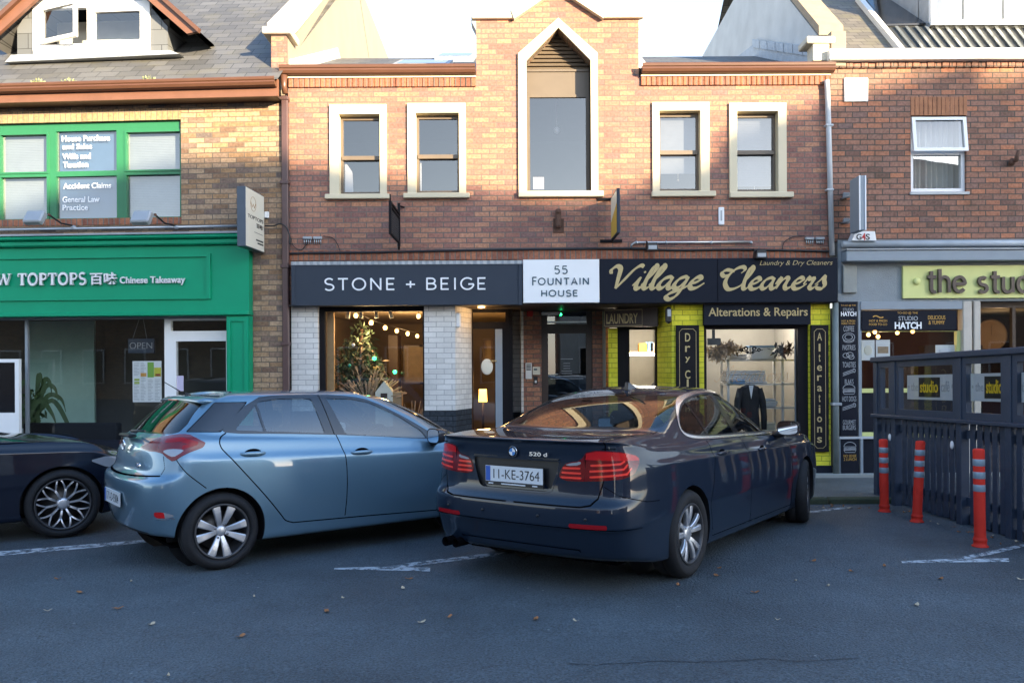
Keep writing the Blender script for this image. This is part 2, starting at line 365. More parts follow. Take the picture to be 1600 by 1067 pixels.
# ------------------------------------------------------------------ materials of the place
M['brick_red'] = brick_mat('red_brick', [(0, (.25, .125, .105)), (.3, (.37, .175, .120)), (.55, (.45, .225, .140)), (.8, (.33, .155, .115)), (1, (.23, .135, .120))], (.15, .125, .11), .2245, .0763, stain=.22, scol=(.09, .065, .055))
M['brick_buff'] = brick_mat('buff_brick', [(0, (.16, .10, .075)), (.25, (.34, .205, .11)), (.5, (.42, .285, .18)), (.75, (.36, .24, .155)), (.9, (.215, .145, .11)), (1, (.14, .11, .10))], (.15, .12, .095), .2235, .0745, ms=.0075)
M['brick_dark'] = brick_mat('weathered_brick', [(0, (.19, .11, .085)), (.3, (.34, .17, .115)), (.6, (.27, .155, .12)), (.85, (.46, .19, .105)), (1, (.20, .135, .12))], (.085, .075, .065), .215, .0805, stain=.38)
M['soldier_red'] = brick_mat('soldier_course_red', [(0, (.20, .075, .050)), (.5, (.36, .145, .08)), (1, (.24, .10, .07))], (.16, .13, .11), .60, .0763, ms=.010, axis=1, offset=0.0)
M['soldier_buff'] = brick_mat('soldier_course_buff', [(0, (.30, .18, .10)), (.5, (.44, .28, .15)), (1, (.34, .21, .115))], (.2, .16, .12), .60, .0763, ms=.008, axis=1, offset=0.0)
M['brick_white'] = brick_mat('white_painted_brick', [(0, (.60, .585, .56)), (1, (.72, .70, .67))], (.36, .355, .35), .2245, .0763, ms=.0055, bump=.35, nv=(.95, 1.04))
M['brick_black'] = brick_mat('black_painted_brick', [(0, (.028, .036, .046)), (1, (.045, .055, .068))], (.012, .014, .018), .2245, .0763, ms=.006, bump=.7)
M['brick_yellow'] = brick_mat('yellow_painted_brick', [(0, (.62, .57, .035)), (1, (.76, .70, .06))], (.26, .28, .03), .2245, .0763, ms=.005, bump=.4, nv=(.9, 1.08))
M['cream'] = mat('cream_render', (.66, .57, .40), .7, bump=.15, bscale=90, var=.08, scale=3)
M['stone'] = mat('coping_stone', (.62, .55, .43), .85, bump=.4, bscale=30, var=.25, scale=5)
M['white_render'] = mat('white_render_weathered', (.60, .60, .58), .9, bump=.4, bscale=25, var=.22, scale=2.2)
M['cream_render'] = mat('gable_render', (.28, .235, .18), .9, bump=.3, bscale=40, var=.12, scale=2)
M['flashing'] = mat('lead_flashing', (.34, .36, .38), .55, .2, var=.3, scale=8, bump=.3, bscale=20)
M['gutter'] = mat('brown_gutter', (.115, .052, .031), .35, var=.15, scale=4)
M['fascia_brown'] = mat('brown_fascia', (.17, .075, .045), .45, var=.2, scale=5)
M['pipe_brown'] = mat('brown_downpipe', (.085, .045, .042), .4)
M['pipe_grey'] = mat('grey_pipe', (.50, .52, .54), .4, var=.2)
M['white_upvc'] = mat('white_upvc', (.80, .80, .80), .35, var=.04)
M['white_paint'] = mat('white_gloss_paint', (.78, .77, .74), .4, var=.06)
M['sash_brown'] = mat('brown_window_frame', (.14, .105, .075), .4)
M['louvre'] = mat('brown_louvre', (.125, .095, .068), .5)
M['green_up'] = mat('green_window_frame', (.022, .155, .068), .4, var=.08)
M['green'] = mat('green_shopfront_paint', (.002, .29, .145), .45, 0, .25, var=.10, scale=3)
M['slate'] = None
M['navy_board'] = mat('charcoal_fascia_board', (.040, .050, .068), .7, 0, .2, var=.08)
M['black_board'] = mat('black_sign_board', (.012, .015, .024), .7, 0, .12, var=.1)
M['black_wood'] = mat('black_painted_wood', (.011, .010, .012), .7, 0, .15)
M['dark_brown'] = mat('dark_brown_timber', (.040, .022, .015), .45, var=.3, scale=9)
M['sign_white'] = mat('white_sign_face', (.82, .83, .84), .45, var=.03)
M['ivory'] = mat('ivory_sign_face', (.72, .69, .58), .45, var=.05)
M['letter_white'] = mat('white_lettering', (.85, .86, .88), .4, var=.02)
M['letter_gold'] = mat('gold_lettering', (.46, .36, .17), .45, .1, var=.15, scale=20)
M['letter_teal'] = mat('dark_teal_lettering', (.025, .07, .10), .5)
M['letter_steel'] = mat('brushed_steel_lettering', (.76, .75, .79), .30, .5, var=.15, scale=30)
M['letter_bronze'] = mat('brown_metal_lettering', (.13, .11, .10), .3, .6)
M['letter_amber'] = mat('amber_lettering', (.60, .34, .06), .5)
M['letter_grey'] = mat('grey_lettering', (.33, .35, .37), .5)
M['lemon'] = mat('pale_yellow_sign', (.66, .68, .26), .5, var=.05)
M['render_grey'] = mat('grey_roughcast', (.26, .29, .31), .9, bump=.9, bscale=70, var=.15)
M['trim_grey'] = mat('grey_painted_trim', (.25, .29, .33), .6, var=.1)
M['menu_board'] = mat('dark_menu_board', (.011, .013, .021), .7, 0, .15)
M['post_cream'] = mat('cream_timber_post', (.50, .46, .40), .55, var=.15)
M['fence_blue'] = mat('navy_fence_paint', (.030, .045, .075), .5, var=.25, scale=6, bump=.2, bscale=40)
M['banner'] = mat('grey_banner', (.50, .52, .55), .6)
M['bollard_red'] = mat('red_rubber', (.66, .035, .020), .65, 0, .25, var=.12)
M['reflective'] = mat('reflective_band', (.27, .34, .40), .35, .2)
M['concrete'] = mat('concrete', (.30, .31, .29), .9, bump=.5, bscale=40, var=.2)
M['moss'] = mat('mossy_kerb', (.060, .070, .040), .95, bump=.6, bscale=50, var=.5, scale=9)
M['cable'] = mat('black_cable', (.012, .012, .014), .5)
M['lamp_grey'] = mat('grey_lamp_housing', (.36, .38, .40), .45, .2)
M['rust'] = mat('rusty_iron', (.11, .055, .035), .85, var=.5, scale=25)
M['galv'] = mat('galvanised_steel', (.45, .48, .50), .35, .8)
M['red_plastic'] = mat('red_plastic', (.5, .02, .02), .4)
M['paper'] = mat('white_paper', (.75, .76, .76), .6)
M['wood'] = mat('pale_wood', (.40, .25, .12), .6, var=.3, scale=12)
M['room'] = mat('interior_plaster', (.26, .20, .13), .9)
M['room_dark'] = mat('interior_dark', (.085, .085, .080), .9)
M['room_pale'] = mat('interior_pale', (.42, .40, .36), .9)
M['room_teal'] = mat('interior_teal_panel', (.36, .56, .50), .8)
M['blind'] = mat('white_blind', (.31, .34, .38), .8)
M['curtain'] = mat('net_curtain', (.62, .60, .56), .9, var=.1)
M['win'] = glass_mat('window_glass', (.80, .83, .84), 1.52, .05, .16)
M['win_dark'] = glass_mat('upper_window_glass', (.60, .60, .62), 1.52, .06, .13)
M['shop_glass'] = glass_mat('shop_glass', (.86, .88, .88), 1.5, .03, .02)
M['bulb'] = mat('lit_bulb', (1, .8, .5), .5, emit=(1, .50, .14), estr=1.6)
M['strip'] = mat('lit_strip_lamp', (1, .95, .85), .5, emit=(1, .90, .72), estr=5.0)
M['shade'] = mat('lit_lamp_shade', (.9, .6, .2), .7, emit=(1, .48, .08), estr=1.2)
M['green_led'] = mat('green_led', (.02, .5, .15), .4, emit=(.02, 1, .25), estr=3)
M['leaf_green'] = mat('leaf_green', (.055, .10, .035), .6, var=.4, scale=15)
M['fir'] = mat('fir_green', (.030, .055, .028), .7, var=.4, scale=15)
M['dried'] = mat('dried_flowers', (.38, .27, .17), .8, var=.4, scale=20)
M['grass'] = mat('grass_tuft', (.26, .28, .13), .8, var=.3, scale=20)
M['leaf_brown'] = mat('fallen_leaf_brown', (.32, .13, .045), .8, var=.4, scale=40)
M['leaf_pale'] = mat('fallen_leaf_pale', (.50, .40, .27), .8, var=.3, scale=40)
M['suit'] = mat('black_suit_cloth', (.010, .010, .013), .85)
M['linen'] = mat('white_linen', (.72, .74, .78), .9)
M['linen_blue'] = mat('blue_linen', (.22, .38, .62), .9)
def slate_mat(name, base, rw=.30, rh=.20, moss=.3, lo=.75):
    m, nt, b = new_mat(name)
    tc = N(nt, 'ShaderNodeTexCoord'); sp = N(nt, 'ShaderNodeSeparateXYZ'); nt.links.new(tc.outputs['Object'], sp.inputs[0])
    cb = N(nt, 'ShaderNodeCombineXYZ'); nt.links.new(sp.outputs[0], cb.inputs[0])
    ml = N(nt, 'ShaderNodeMath', operation='MULTIPLY'); nt.links.new(sp.outputs[2], ml.inputs[0]); ml.inputs[1].default_value = 1.5; nt.links.new(ml.outputs[0], cb.inputs[1])
    br = N(nt, 'ShaderNodeTexBrick'); br.inputs['Scale'].default_value = 1; br.inputs['Brick Width'].default_value = rw; br.inputs['Row Height'].default_value = rh; br.inputs['Mortar Size'].default_value = .006; br.inputs['Mortar Smooth'].default_value = .1
    br.inputs['Color1'].default_value = c4([x * lo for x in base]); br.inputs['Color2'].default_value = c4([x * 1.25 for x in base]); br.inputs['Mortar'].default_value = c4([x * .25 for x in base])
    nt.links.new(cb.outputs[0], br.inputs['Vector'])
    nz = N(nt, 'ShaderNodeTexNoise'); nz.inputs['Scale'].default_value = 2.5; nz.inputs['Detail'].default_value = 8; nt.links.new(tc.outputs['Object'], nz.inputs['Vector'])
    mr = N(nt, 'ShaderNodeMapRange'); mr.inputs[1].default_value = .5; mr.inputs[2].default_value = .75; mr.inputs[4].default_value = moss; nt.links.new(nz.outputs['Fac'], mr.inputs[0])
    mx = N(nt, 'ShaderNodeMix', data_type='RGBA'); nt.links.new(mr.outputs[0], mx.inputs[0]); nt.links.new(br.outputs['Color'], mx.inputs[6]); mx.inputs[7].default_value = (.17, .15, .08, 1)
    nt.links.new(mx.outputs[2], b.inputs['Base Color']); b.inputs['Roughness'].default_value = .65
    # each slate row overlaps the one below: saw-tooth height
    md = N(nt, 'ShaderNodeMath', operation='FRACT'); dv = N(nt, 'ShaderNodeMath', operation='DIVIDE'); nt.links.new(ml.outputs[0], dv.inputs[0]); dv.inputs[1].default_value = rh; nt.links.new(dv.outputs[0], md.inputs[0])
    sb = N(nt, 'ShaderNodeMath', operation='SUBTRACT'); sb.inputs[0].default_value = 1.0; nt.links.new(md.outputs[0], sb.inputs[1])
    bp = N(nt, 'ShaderNodeBump'); bp.inputs['Strength'].default_value = .9; bp.inputs['Distance'].default_value = .02; nt.links.new(sb.outputs[0], bp.inputs['Height']); nt.links.new(bp.outputs[0], b.inputs['Normal'])
    return m
M['slate'] = slate_mat('roof_slate', (.105, .102, .10))
M['slate_dark'] = slate_mat('hung_slate', (.13, .135, .14), .6, .35, .05)
M['tile_old'] = slate_mat('mossy_tiles', (.15, .13, .10), .22, .15, .7)
def asphalt_mat(name, base, dark=.6):
    m, nt, b = new_mat(name); tc = N(nt, 'ShaderNodeTexCoord')
    n1 = N(nt, 'ShaderNodeTexNoise'); n1.inputs['Scale'].default_value = .55; n1.inputs['Detail'].default_value = 7; n1.inputs['Roughness'].default_value = .65
    n2 = N(nt, 'ShaderNodeTexNoise'); n2.inputs['Scale'].default_value = 75; n2.inputs['Detail'].default_value = 4; n2.inputs['Roughness'].default_value = .7
    vo = N(nt, 'ShaderNodeTexVoronoi'); vo.inputs['Scale'].default_value = 60
    for n in (n1, n2, vo): nt.links.new(tc.outputs['Object'], n.inputs['Vector'])
    r1 = N(nt, 'ShaderNodeMapRange'); r1.inputs[1].default_value = .3; r1.inputs[2].default_value = .7; r1.inputs[3].default_value = dark; r1.inputs[4].default_value = 1.5; nt.links.new(n1.outputs['Fac'], r1.inputs[0])
    r2 = N(nt, 'ShaderNodeMapRange'); r2.inputs[1].default_value = .25; r2.inputs[2].default_value = .75; r2.inputs[3].default_value = .1; r2.inputs[4].default_value = 2.2; nt.links.new(n2.outputs['Fac'], r2.inputs[0])
    mu = N(nt, 'ShaderNodeMath', operation='MULTIPLY'); nt.links.new(r1.outputs[0], mu.inputs[0]); nt.links.new(r2.outputs[0], mu.inputs[1])
    sc_ = N(nt, 'ShaderNodeVectorMath', operation='SCALE'); sc_.inputs[0].default_value = base; nt.links.new(mu.outputs[0], sc_.inputs[3])
    # scattered pale chips
    v2 = N(nt, 'ShaderNodeTexVoronoi'); v2.inputs['Scale'].default_value = 9; nt.links.new(tc.outputs['Object'], v2.inputs['Vector'])
    lt = N(nt, 'ShaderNodeMath', operation='LESS_THAN'); nt.links.new(v2.outputs['Distance'], lt.inputs[0]); lt.inputs[1].default_value = .085
    se = N(nt, 'ShaderNodeSeparateColor'); nt.links.new(v2.outputs['Color'], se.inputs[0]); g = N(nt, 'ShaderNodeMath', operation='GREATER_THAN'); nt.links.new(se.outputs[0], g.inputs[0]); g.inputs[1].default_value = .93
    an = N(nt, 'ShaderNodeMath', operation='MULTIPLY'); nt.links.new(lt.outputs[0], an.inputs[0]); nt.links.new(g.outputs[0], an.inputs[1])
    mx = N(nt, 'ShaderNodeMix', data_type='RGBA'); nt.links.new(an.outputs[0], mx.inputs[0]); nt.links.new(sc_.outputs[0], mx.inputs[6]); mx.inputs[7].default_value = (.22, .24, .25, 1)
    nt.links.new(mx.outputs[2], b.inputs['Base Color'])
    rr = N(nt, 'ShaderNodeMapRange'); rr.inputs[3].default_value = .55; rr.inputs[4].default_value = .85; nt.links.new(n1.outputs['Fac'], rr.inputs[0]); nt.links.new(rr.outputs[0], b.inputs['Roughness'])
    ad = N(nt, 'ShaderNodeMath', operation='ADD'); nt.links.new(n2.outputs['Fac'], ad.inputs[0]); nt.links.new(vo.outputs['Distance'], ad.inputs[1])
    bp = N(nt, 'ShaderNodeBump'); bp.inputs['Strength'].default_value = 1.0; bp.inputs['Distance'].default_value = .014; nt.links.new(ad.outputs[0], bp.inputs['Height']); nt.links.new(bp.outputs[0], b.inputs['Normal'])
    return m
M['asphalt'] = asphalt_mat('asphalt', (.060, .077, .090))
M['paving'] = asphalt_mat('worn_pavement', (.12, .125, .12))
def worn_mat(name, col, keep=.52):
    m, nt, b = new_mat(name); b.inputs['Base Color'].default_value = c4(col); b.inputs['Roughness'].default_value = .8
    tc = N(nt, 'ShaderNodeTexCoord'); n1 = N(nt, 'ShaderNodeTexNoise'); n1.inputs['Scale'].default_value = 7.3; n1.inputs['Detail'].default_value = 10; n1.inputs['Roughness'].default_value = .78; nt.links.new(tc.outputs['Object'], n1.inputs['Vector'])
    r = N(nt, 'ShaderNodeMapRange'); r.inputs[1].default_value = keep - .06; r.inputs[2].default_value = keep + .06; nt.links.new(n1.outputs['Fac'], r.inputs[0]); nt.links.new(r.outputs[0], b.inputs['Alpha'])
    return m
M['road_paint'] = worn_mat('worn_road_paint', (.43, .47, .50), .475)
# ------------------------------------------------------------------ road, kerb, pavement
b = MB(); xs = [-70, -20, -8, 0, 8, 20, 70]; ys = [-40, -8, -4, 0, 2, 4, 6, 8, 10.0]
idx = {}
for x in xs:
    for y in ys: idx[x, y] = b.pts([(x, y, road_z(x, y))])
for i in range(len(xs) - 1):
    for j in range(len(ys) - 1): b.face((idx[xs[i], ys[j]], idx[xs[i + 1], ys[j]], idx[xs[i + 1], ys[j + 1]], idx[xs[i], ys[j + 1]]))
b.build('road', M['asphalt'], kind='structure', origin=(0, 0, 0))
PAVE = -.015
b = MB(); b.box(-70, 70, 10.14, 13.6, -.3, PAVE); b.build('pavement', M['paving'], kind='structure', origin=(0, 12, 0))
b = MB()
k = -30.0
while k < 30:
    b.box(k, k + .90, 9.995, 10.136, -.3, PAVE + .006 + .004 * math.sin(k * 7), .018); k += .915
b.build('kerb', M['moss'], kind='structure', origin=(0, 10, 0))
def gnd(px, py):
    a, c = unpx(px, py)            # z = CAMZ + c*Y = -.0195*(Y-6)
    Y = (.117 - CAMZ) / (c + .0195); return a * Y, Y
def marking(pts, wpx=None):
    P = [gnd(*p) for p in pts]; b = MB(); n = b.pts([(x, y, road_z(x, y) + .004) for x, y in P]); b.face(range(n, n + len(P)))
    return b.build('road_marking', M['road_paint'], kind='structure')
marking([(-30, 871), (-30, 864), (120, 852), (250, 841.5), (262, 844), (130, 857.5)])
marking([(522, 887.5), (590, 885.5), (672, 887), (672, 893), (590, 891), (522, 890)])
marking([(600, 887), (640, 879.5), (765, 864.5), (790, 863), (772, 869), (640, 885.5), (622, 889)])
marking([(1408, 877), (1480, 873.5), (1576, 872.5), (1577, 878), (1480, 879), (1410, 880)])
marking([(1494, 872), (1540, 862.5), (1598, 850.5), (1606, 853), (1548, 866.5), (1510, 874)])
marking([(1150, 815.5), (1240, 802), (1323, 791.5), (1330, 793.5), (1242, 805), (1152, 819)])
# crack in the asphalt, patch and litter
b = MB(); pth = smooth_path([(885, 1036), (930, 1038.5), (985, 1035.5), (1040, 1033), (1095, 1034.5), (1150, 1032), (1200, 1029.5), (1240, 1033), (1290, 1031), (1340, 1029)], 8)
P = [gnd(x + random.uniform(-1, 1), y + random.uniform(-.8, .8)) for x, y in pth]
for k in range(len(P) - 1):
    w = .0018 + .0022 * random.random(); (x0, y0), (x1, y1) = P[k], P[k + 1]
    b.poly([(x0, y0 - w, road_z(x0, y0) + .003), (x1, y1 - w, road_z(x1, y1) + .003), (x1, y1 + w, road_z(x1, y1) + .003), (x0, y0 + w, road_z(x0, y0) + .003)])
b.build('road_crack', mat('crack_dirt', (.018, .021, .025), .9), kind='structure')
def leaf(px, py, s, m):
    x, y = gnd(px, py); a = random.uniform(0, 6.28); b = MB()
    P = []
    for t in np.linspace(0, 2 * math.pi, 13)[:-1]:
        r = s * (.55 + .45 * abs(math.cos(t))) * random.uniform(.8, 1.1); u, v = r * math.cos(t), r * .62 * math.sin(t)
        P.append((x + u * math.cos(a) - v * math.sin(a), y + u * math.sin(a) + v * math.cos(a), road_z(x, y) + .006 + .016 * abs(u) / s * random.uniform(.3, 1)))
    n = b.pts([(x, y, road_z(x, y) + .005)] + P)
    for k in range(12): b.face((n, n + 1 + k, n + 1 + (k + 1) % 12))
    lab = 'small curled brown autumn leaf lying flat on the grey asphalt' if m == 'leaf_brown' else 'small pale dried leaf lying flat on the grey asphalt'
    b.build('leaf', M[m], None, lab, 'leaf', 'brown leaves fallen on the road' if m == 'leaf_brown' else 'pale leaves fallen on the road', fix=False)
for px, py in ((125, 926), (184, 951), (376, 995), (511, 956), (701, 965), (837, 968), (1124, 888), (1180, 926), (1382, 885), (1330, 893), (1120, 900), (640, 905), (1270, 877), (1060, 915), (1470, 905), (90, 905)): leaf(px, py, random.uniform(.028, .042), 'leaf_brown')
for px, py in ((237, 976), (263, 1057), (900, 971), (1294, 916), (1432, 946), (1243, 908), (1595, 906), (205, 909), (397, 933), (536, 935), (75, 955), (658, 973), (1215, 969), (630, 920)): leaf(px, py, random.uniform(.018, .038), 'leaf_pale')
for k in range(34):
    px, py = (random.uniform(1270, 1365), random.uniform(789, 797)) if k < 16 else (random.uniform(1395, 1590), 0)
    if k >= 16: py = 795 + (px - 1395) * .285 + random.uniform(-4, 10)
    leaf(px, py, random.uniform(.014, .034), 'leaf_brown' if k % 3 else 'leaf_pale')
# ------------------------------------------------------------------ row of houses across the street (behind the camera; they throw the shade)
def across(px, y, dep=14.0):
    X, Z = m2(px, y); t = FY + dep; return X + t * math.tan(SUN_AZ), Z + t / math.cos(SUN_AZ) * math.tan(SUN_EL)
def opposite(name, prof, col, label, back=4.0):
    P = [across(*p) for p in prof]; P = [(P[0][0], -1.0)] + P + [(P[-1][0], -1.0)]
    r = empty(name, (P[0][0], -14, 0), label, 'building')
    b = MB(); b.prism(P, -14.0, -14.0 - back); b.build('wall', col, r)
    x = P[0][0] + .8
    while x < P[-1][0] - 1.5:
        for z in (1.0, 4.2):
            b = MB(); b.box(x, x + 1.0, -13.97, -13.9, z, z + 1.6); f = b.build('window', M['white_upvc'], r); b = MB(); b.box(x + .07, x + .93, -13.9, -13.88, z + .07, z + 1.53); b.build('pane', M['black_gloss'], f)
        x += 2.1
    return r
opposite('terraced_house', [(-150, 332), (0, 330), (110, 296), (190, 262), (283, 241), (445, 246)], M['brick_dark'], 'brick terraced house with sloping roofline across the street, behind the camera')
opposite('terraced_house', [(446, 249), (520, 258), (600, 272), (735, 292), (850, 309), (950, 319), (1010, 316)], M['cream_render'], 'cream rendered house with low sloping roofline across the street, behind the camera')
opposite('terraced_house', [(1011, 316), (1070, 299), (1140, 284), (1185, 262), (1230, 240), (1300, 214)], M['brick_buff'], 'buff brick house with rising gable across the street, behind the camera')
opposite('terraced_house', [(1301, 202), (1400, 168), (1480, 150), (1488, 102), (1535, 98), (1545, 138), (1640, 128), (1800, 60), (2100, 60)], M['brick_red'], 'red brick house with a tall chimney across the street, behind the camera')
for k, (x0, x1, h, c, lab) in enumerate(((-9, 1.2, 8.4, 'brick_dark', 'flat-fronted dark brick shop across the street, left of the gap, behind the camera'), (2.4, 12.6, 8.9, 'white_render', 'white rendered shop across the street, right of the gap, behind the camera'), (-34, -12, 7.5, 'brick_buff', 'long low buff brick block far along the opposite side, behind the camera'))):
    r = empty('terraced_house', (x0, -14, 0), lab, 'building'); b = MB(); b.prism([(x0, -1), (x0, h - 1.2), ((x0 + x1) / 2, h), (x1, h - 1.2), (x1, -1)], -14, -19); b.build('wall', M[c], r)
    x = x0 + .9
    while x < x1 - 1.4:
        for z in (.8, 4.1): b = MB(); b.box(x, x + 1.1, -13.97, -13.9, z, z + 1.7); f = b.build('window', M['white_upvc'], r); b = MB(); b.box(x + .07, x + 1.03, -13.9, -13.88, z + .07, z + 1.63); b.build('pane', M['black_gloss'], f)
        x += 2.2
# ------------------------------------------------------------------ middle building: red brick, central gable with pointed window
def lines(*P): return [m2(*p) for p in P]
ZT = m2(870, 121.5)[1]                                  # top of the side walls
def px(x, y, d=0): return m2(x, y, d)
XL, XR = m2(451, 300)[0], m2(1296, 300)[0]
mid = empty('brick_building', ((XL + XR) / 2, FY, PAVE), 'two-storey red brick building with stepped gable and tall pointed window, middle of the row', 'building')
wins = [((515.5, 164.5, 604.5, 305), (530.5, 179.5, 594, 304), (509, 304.5, 609.5, 312)), ((637, 162.5, 728, 304), (650, 177.5, 717.5, 302), (631, 303, 734, 310.5)),
        ((1019, 161, 1108, 301), (1030, 174, 1094, 299), (1017.5, 300, 1117, 308.5)), ((1139, 162, 1228, 302), (1151, 175, 1215, 300), (1139, 301.5, 1238, 310))]
W = [(rect(m2, *a), rect(m2, *b_), rect(m2, *c)) for a, b_, c in wins]
bu0, bu1, bz0, _ = rect(m2, 823, 95, 923, 299); zsh = m2(872, 96)[1]; zap = m2(871, 45)[1]; cxm = (bu0 + bu1) / 2
zf = m2(870, 404)[1]                                    # underside of the upper brickwork
gx0, gx1 = m2(744, 70)[0], m2(998, 70)[0]; zk = m2(870, 30)[1]; zg = m2(869, -15)[1]
kx0, kx1 = m2(801, 26)[0], m2(944, 24)[0]
b = MB(TM)
holes = [(w_[1][0] - .02, w_[1][1] + .02, w_[1][2] - .02, w_[1][3] + .02) for w_ in W] + [(bu0, bu1, bz0, ZT + 1)]
b.wall(XL, XR, zf, ZT, holes, 0, -.30)
for P in ([(gx0, ZT), (bu0, ZT), (bu0, zsh), (gx0, zsh)], [(bu1, ZT), (gx1, ZT), (gx1, zsh), (bu1, zsh)], [(gx0, zsh), (bu0, zsh), (cxm, zap), (cxm, zg), (kx0, zk), (gx0, zk)], [(bu1, zsh), (gx1, zsh), (gx1, zk), (kx1, zk), (cxm, zg), (cxm, zap)]):
    b.prism(P, 0, -.30)
b.build('wall', M['brick_red'], mid)
# copings of the gable
b = MB(TM); t = .12
b.box(m2(736.5, 26)[0], kx0 + .02, .07, -.36, zk - .01, zk + .085, .012); b.box(kx1 - .02, m2(1005, 26)[0], .07, -.36, zk - .01, zk + .085, .012)
for s in (-1, 1):
    kx = kx0 if s < 0 else kx1
    b.prism([(kx - s * .02, zk - .03), (cxm, zg - .02), (cxm, zg + .17), (kx + s * .03, zk + .12)], .09, -.38)
b.build('gable_coping', M['stone'], mid)
b = MB(TM)
b.prism([(gx0 - .075, zk - .012), (gx0, zk - .012), (gx0, zk - .16)], .0, -.28); b.build('kneeler', M['flashing'], mid)
b = MB(TM); b.prism([(gx1 + .075, zk - .012), (gx1, zk - .012), (gx1, zk - .16)], .0, -.28); b.build('kneeler', M['flashing'], mid)
# dentil course and gutters on both sides
for a, c in ((451, 744), (1001, 1296)):
    x0, x1 = m2(a, 130)[0], m2(c, 130)[0]; z0, z1 = m2(870, 135.5)[1], m2(870, 122)[1]
    b = MB(TM); n = int((x1 - x0) / .0763)
    for k in range(n): u = x0 + (x1 - x0) * k / n; b.box(u + .004, u + (x1 - x0) / n - .004, random.uniform(.028, .036), -.02, z0, z1, .004)
    b.build('dentil_course', M['soldier_red'], mid)
    b = MB(TM); b.box(x0, x1, .05, -.05, z1 + .001, z1 + .022); b.build('wall_plate', M['cream'], mid)
    gz = z1 + .03
    prof = [(.155, .13), (.165, .115), (.160, .085), (.145, .075), (.150, .05), (.13, .015), (.09, 0), (.03, 0), (.03, .12), (.04, .12), (.04, .012), (.088, .012), (.12, .025), (.138, .05), (.135, .08), (.148, .088), (.15, .12)]
    xa = x0 - (.10 if a == 451 else -.005); xb = x1 + (.035 if a != 451 else -.005)
    b = MB(TM); n0 = b.pts([(xa, d, gz + h) for d, h in prof] + [(xb, d, gz + h) for d, h in prof]); k = len(prof)
    for i in range(k): b.face((n0 + i, n0 + (i + 1) % k, n0 + k + (i + 1) % k, n0 + k + i))
    b.face(range(n0, n0 + k)); b.face(range(n0 + k, n0 + 2 * k)); b.build('gutter', M['gutter'], mid)
# roof, rooflights
b = MB(TM); za = m2(870, 106)[1]
for x0, x1 in ((XL, gx0), (gx1, XR)):
    b.prism([(-.02, za - .06), (-3.4, za + 1.22), (-6.8, za - .1), (-6.8, za - .3), (-3.4, za + 1.0), (-.02, za - .2)], x0, x1, axis=0) if 0 else None
    P = [(.0, za - .05), (-3.4, za + 1.42), (-7.0, za - .1)]
    n = b.pts([(x, d, z) for x in (x0, x1) for d, z in P]); b.face((n, n + 1, n + 4, n + 3)); b.face((n + 1, n + 2, n + 5, n + 4))
P = [(-.28, zk - .1), (-3.4, zk + .2)]
b.build('roof', M['slate'], mid)
for (px0, px1, d0, d1, h) in ((620, 705, -.9, -1.9, .06), (672, 736, -2.2, -3.2, .10)):
    a0, a1 = unpx(px0, 95)[0] * 13.4, unpx(px1, 95)[0] * 13.4; s = 1.47 / 3.4
    b = MB(TM); n = b.pts([(x, d, za - .05 - d * s + z) for x in (a0, a1) for d in (d0, d1) for z in (.0, h)])
    for q in ((0, 1, 3, 2), (4, 6, 7, 5), (0, 4, 5, 1), (2, 3, 7, 6), (0, 2, 6, 4), (1, 5, 7, 3)): b.face([n + i for i in q])
    f = b.build('rooflight', M['flashing'], mid)
    b = MB(TM); n = b.pts([(x, d, za - .05 - d * s + h + .004) for x, d in ((a0 + .06, d0 - .06), (a1 - .06, d0 - .06), (a1 - .06, d1 + .06), (a0 + .06, d1 + .06))]); b.face(range(n, n + 4)); b.build('rooflight_pane', M['black_gloss'], f)
b = MB(TM); b.prism([(m2(997, 85)[0], za + .22), (m2(1012, 85)[0], za + .04), (m2(1012, 85)[0], za - .02), (m2(997, 85)[0], za)], -.02, -.4); b.build('flashing', M['white_render'], mid)
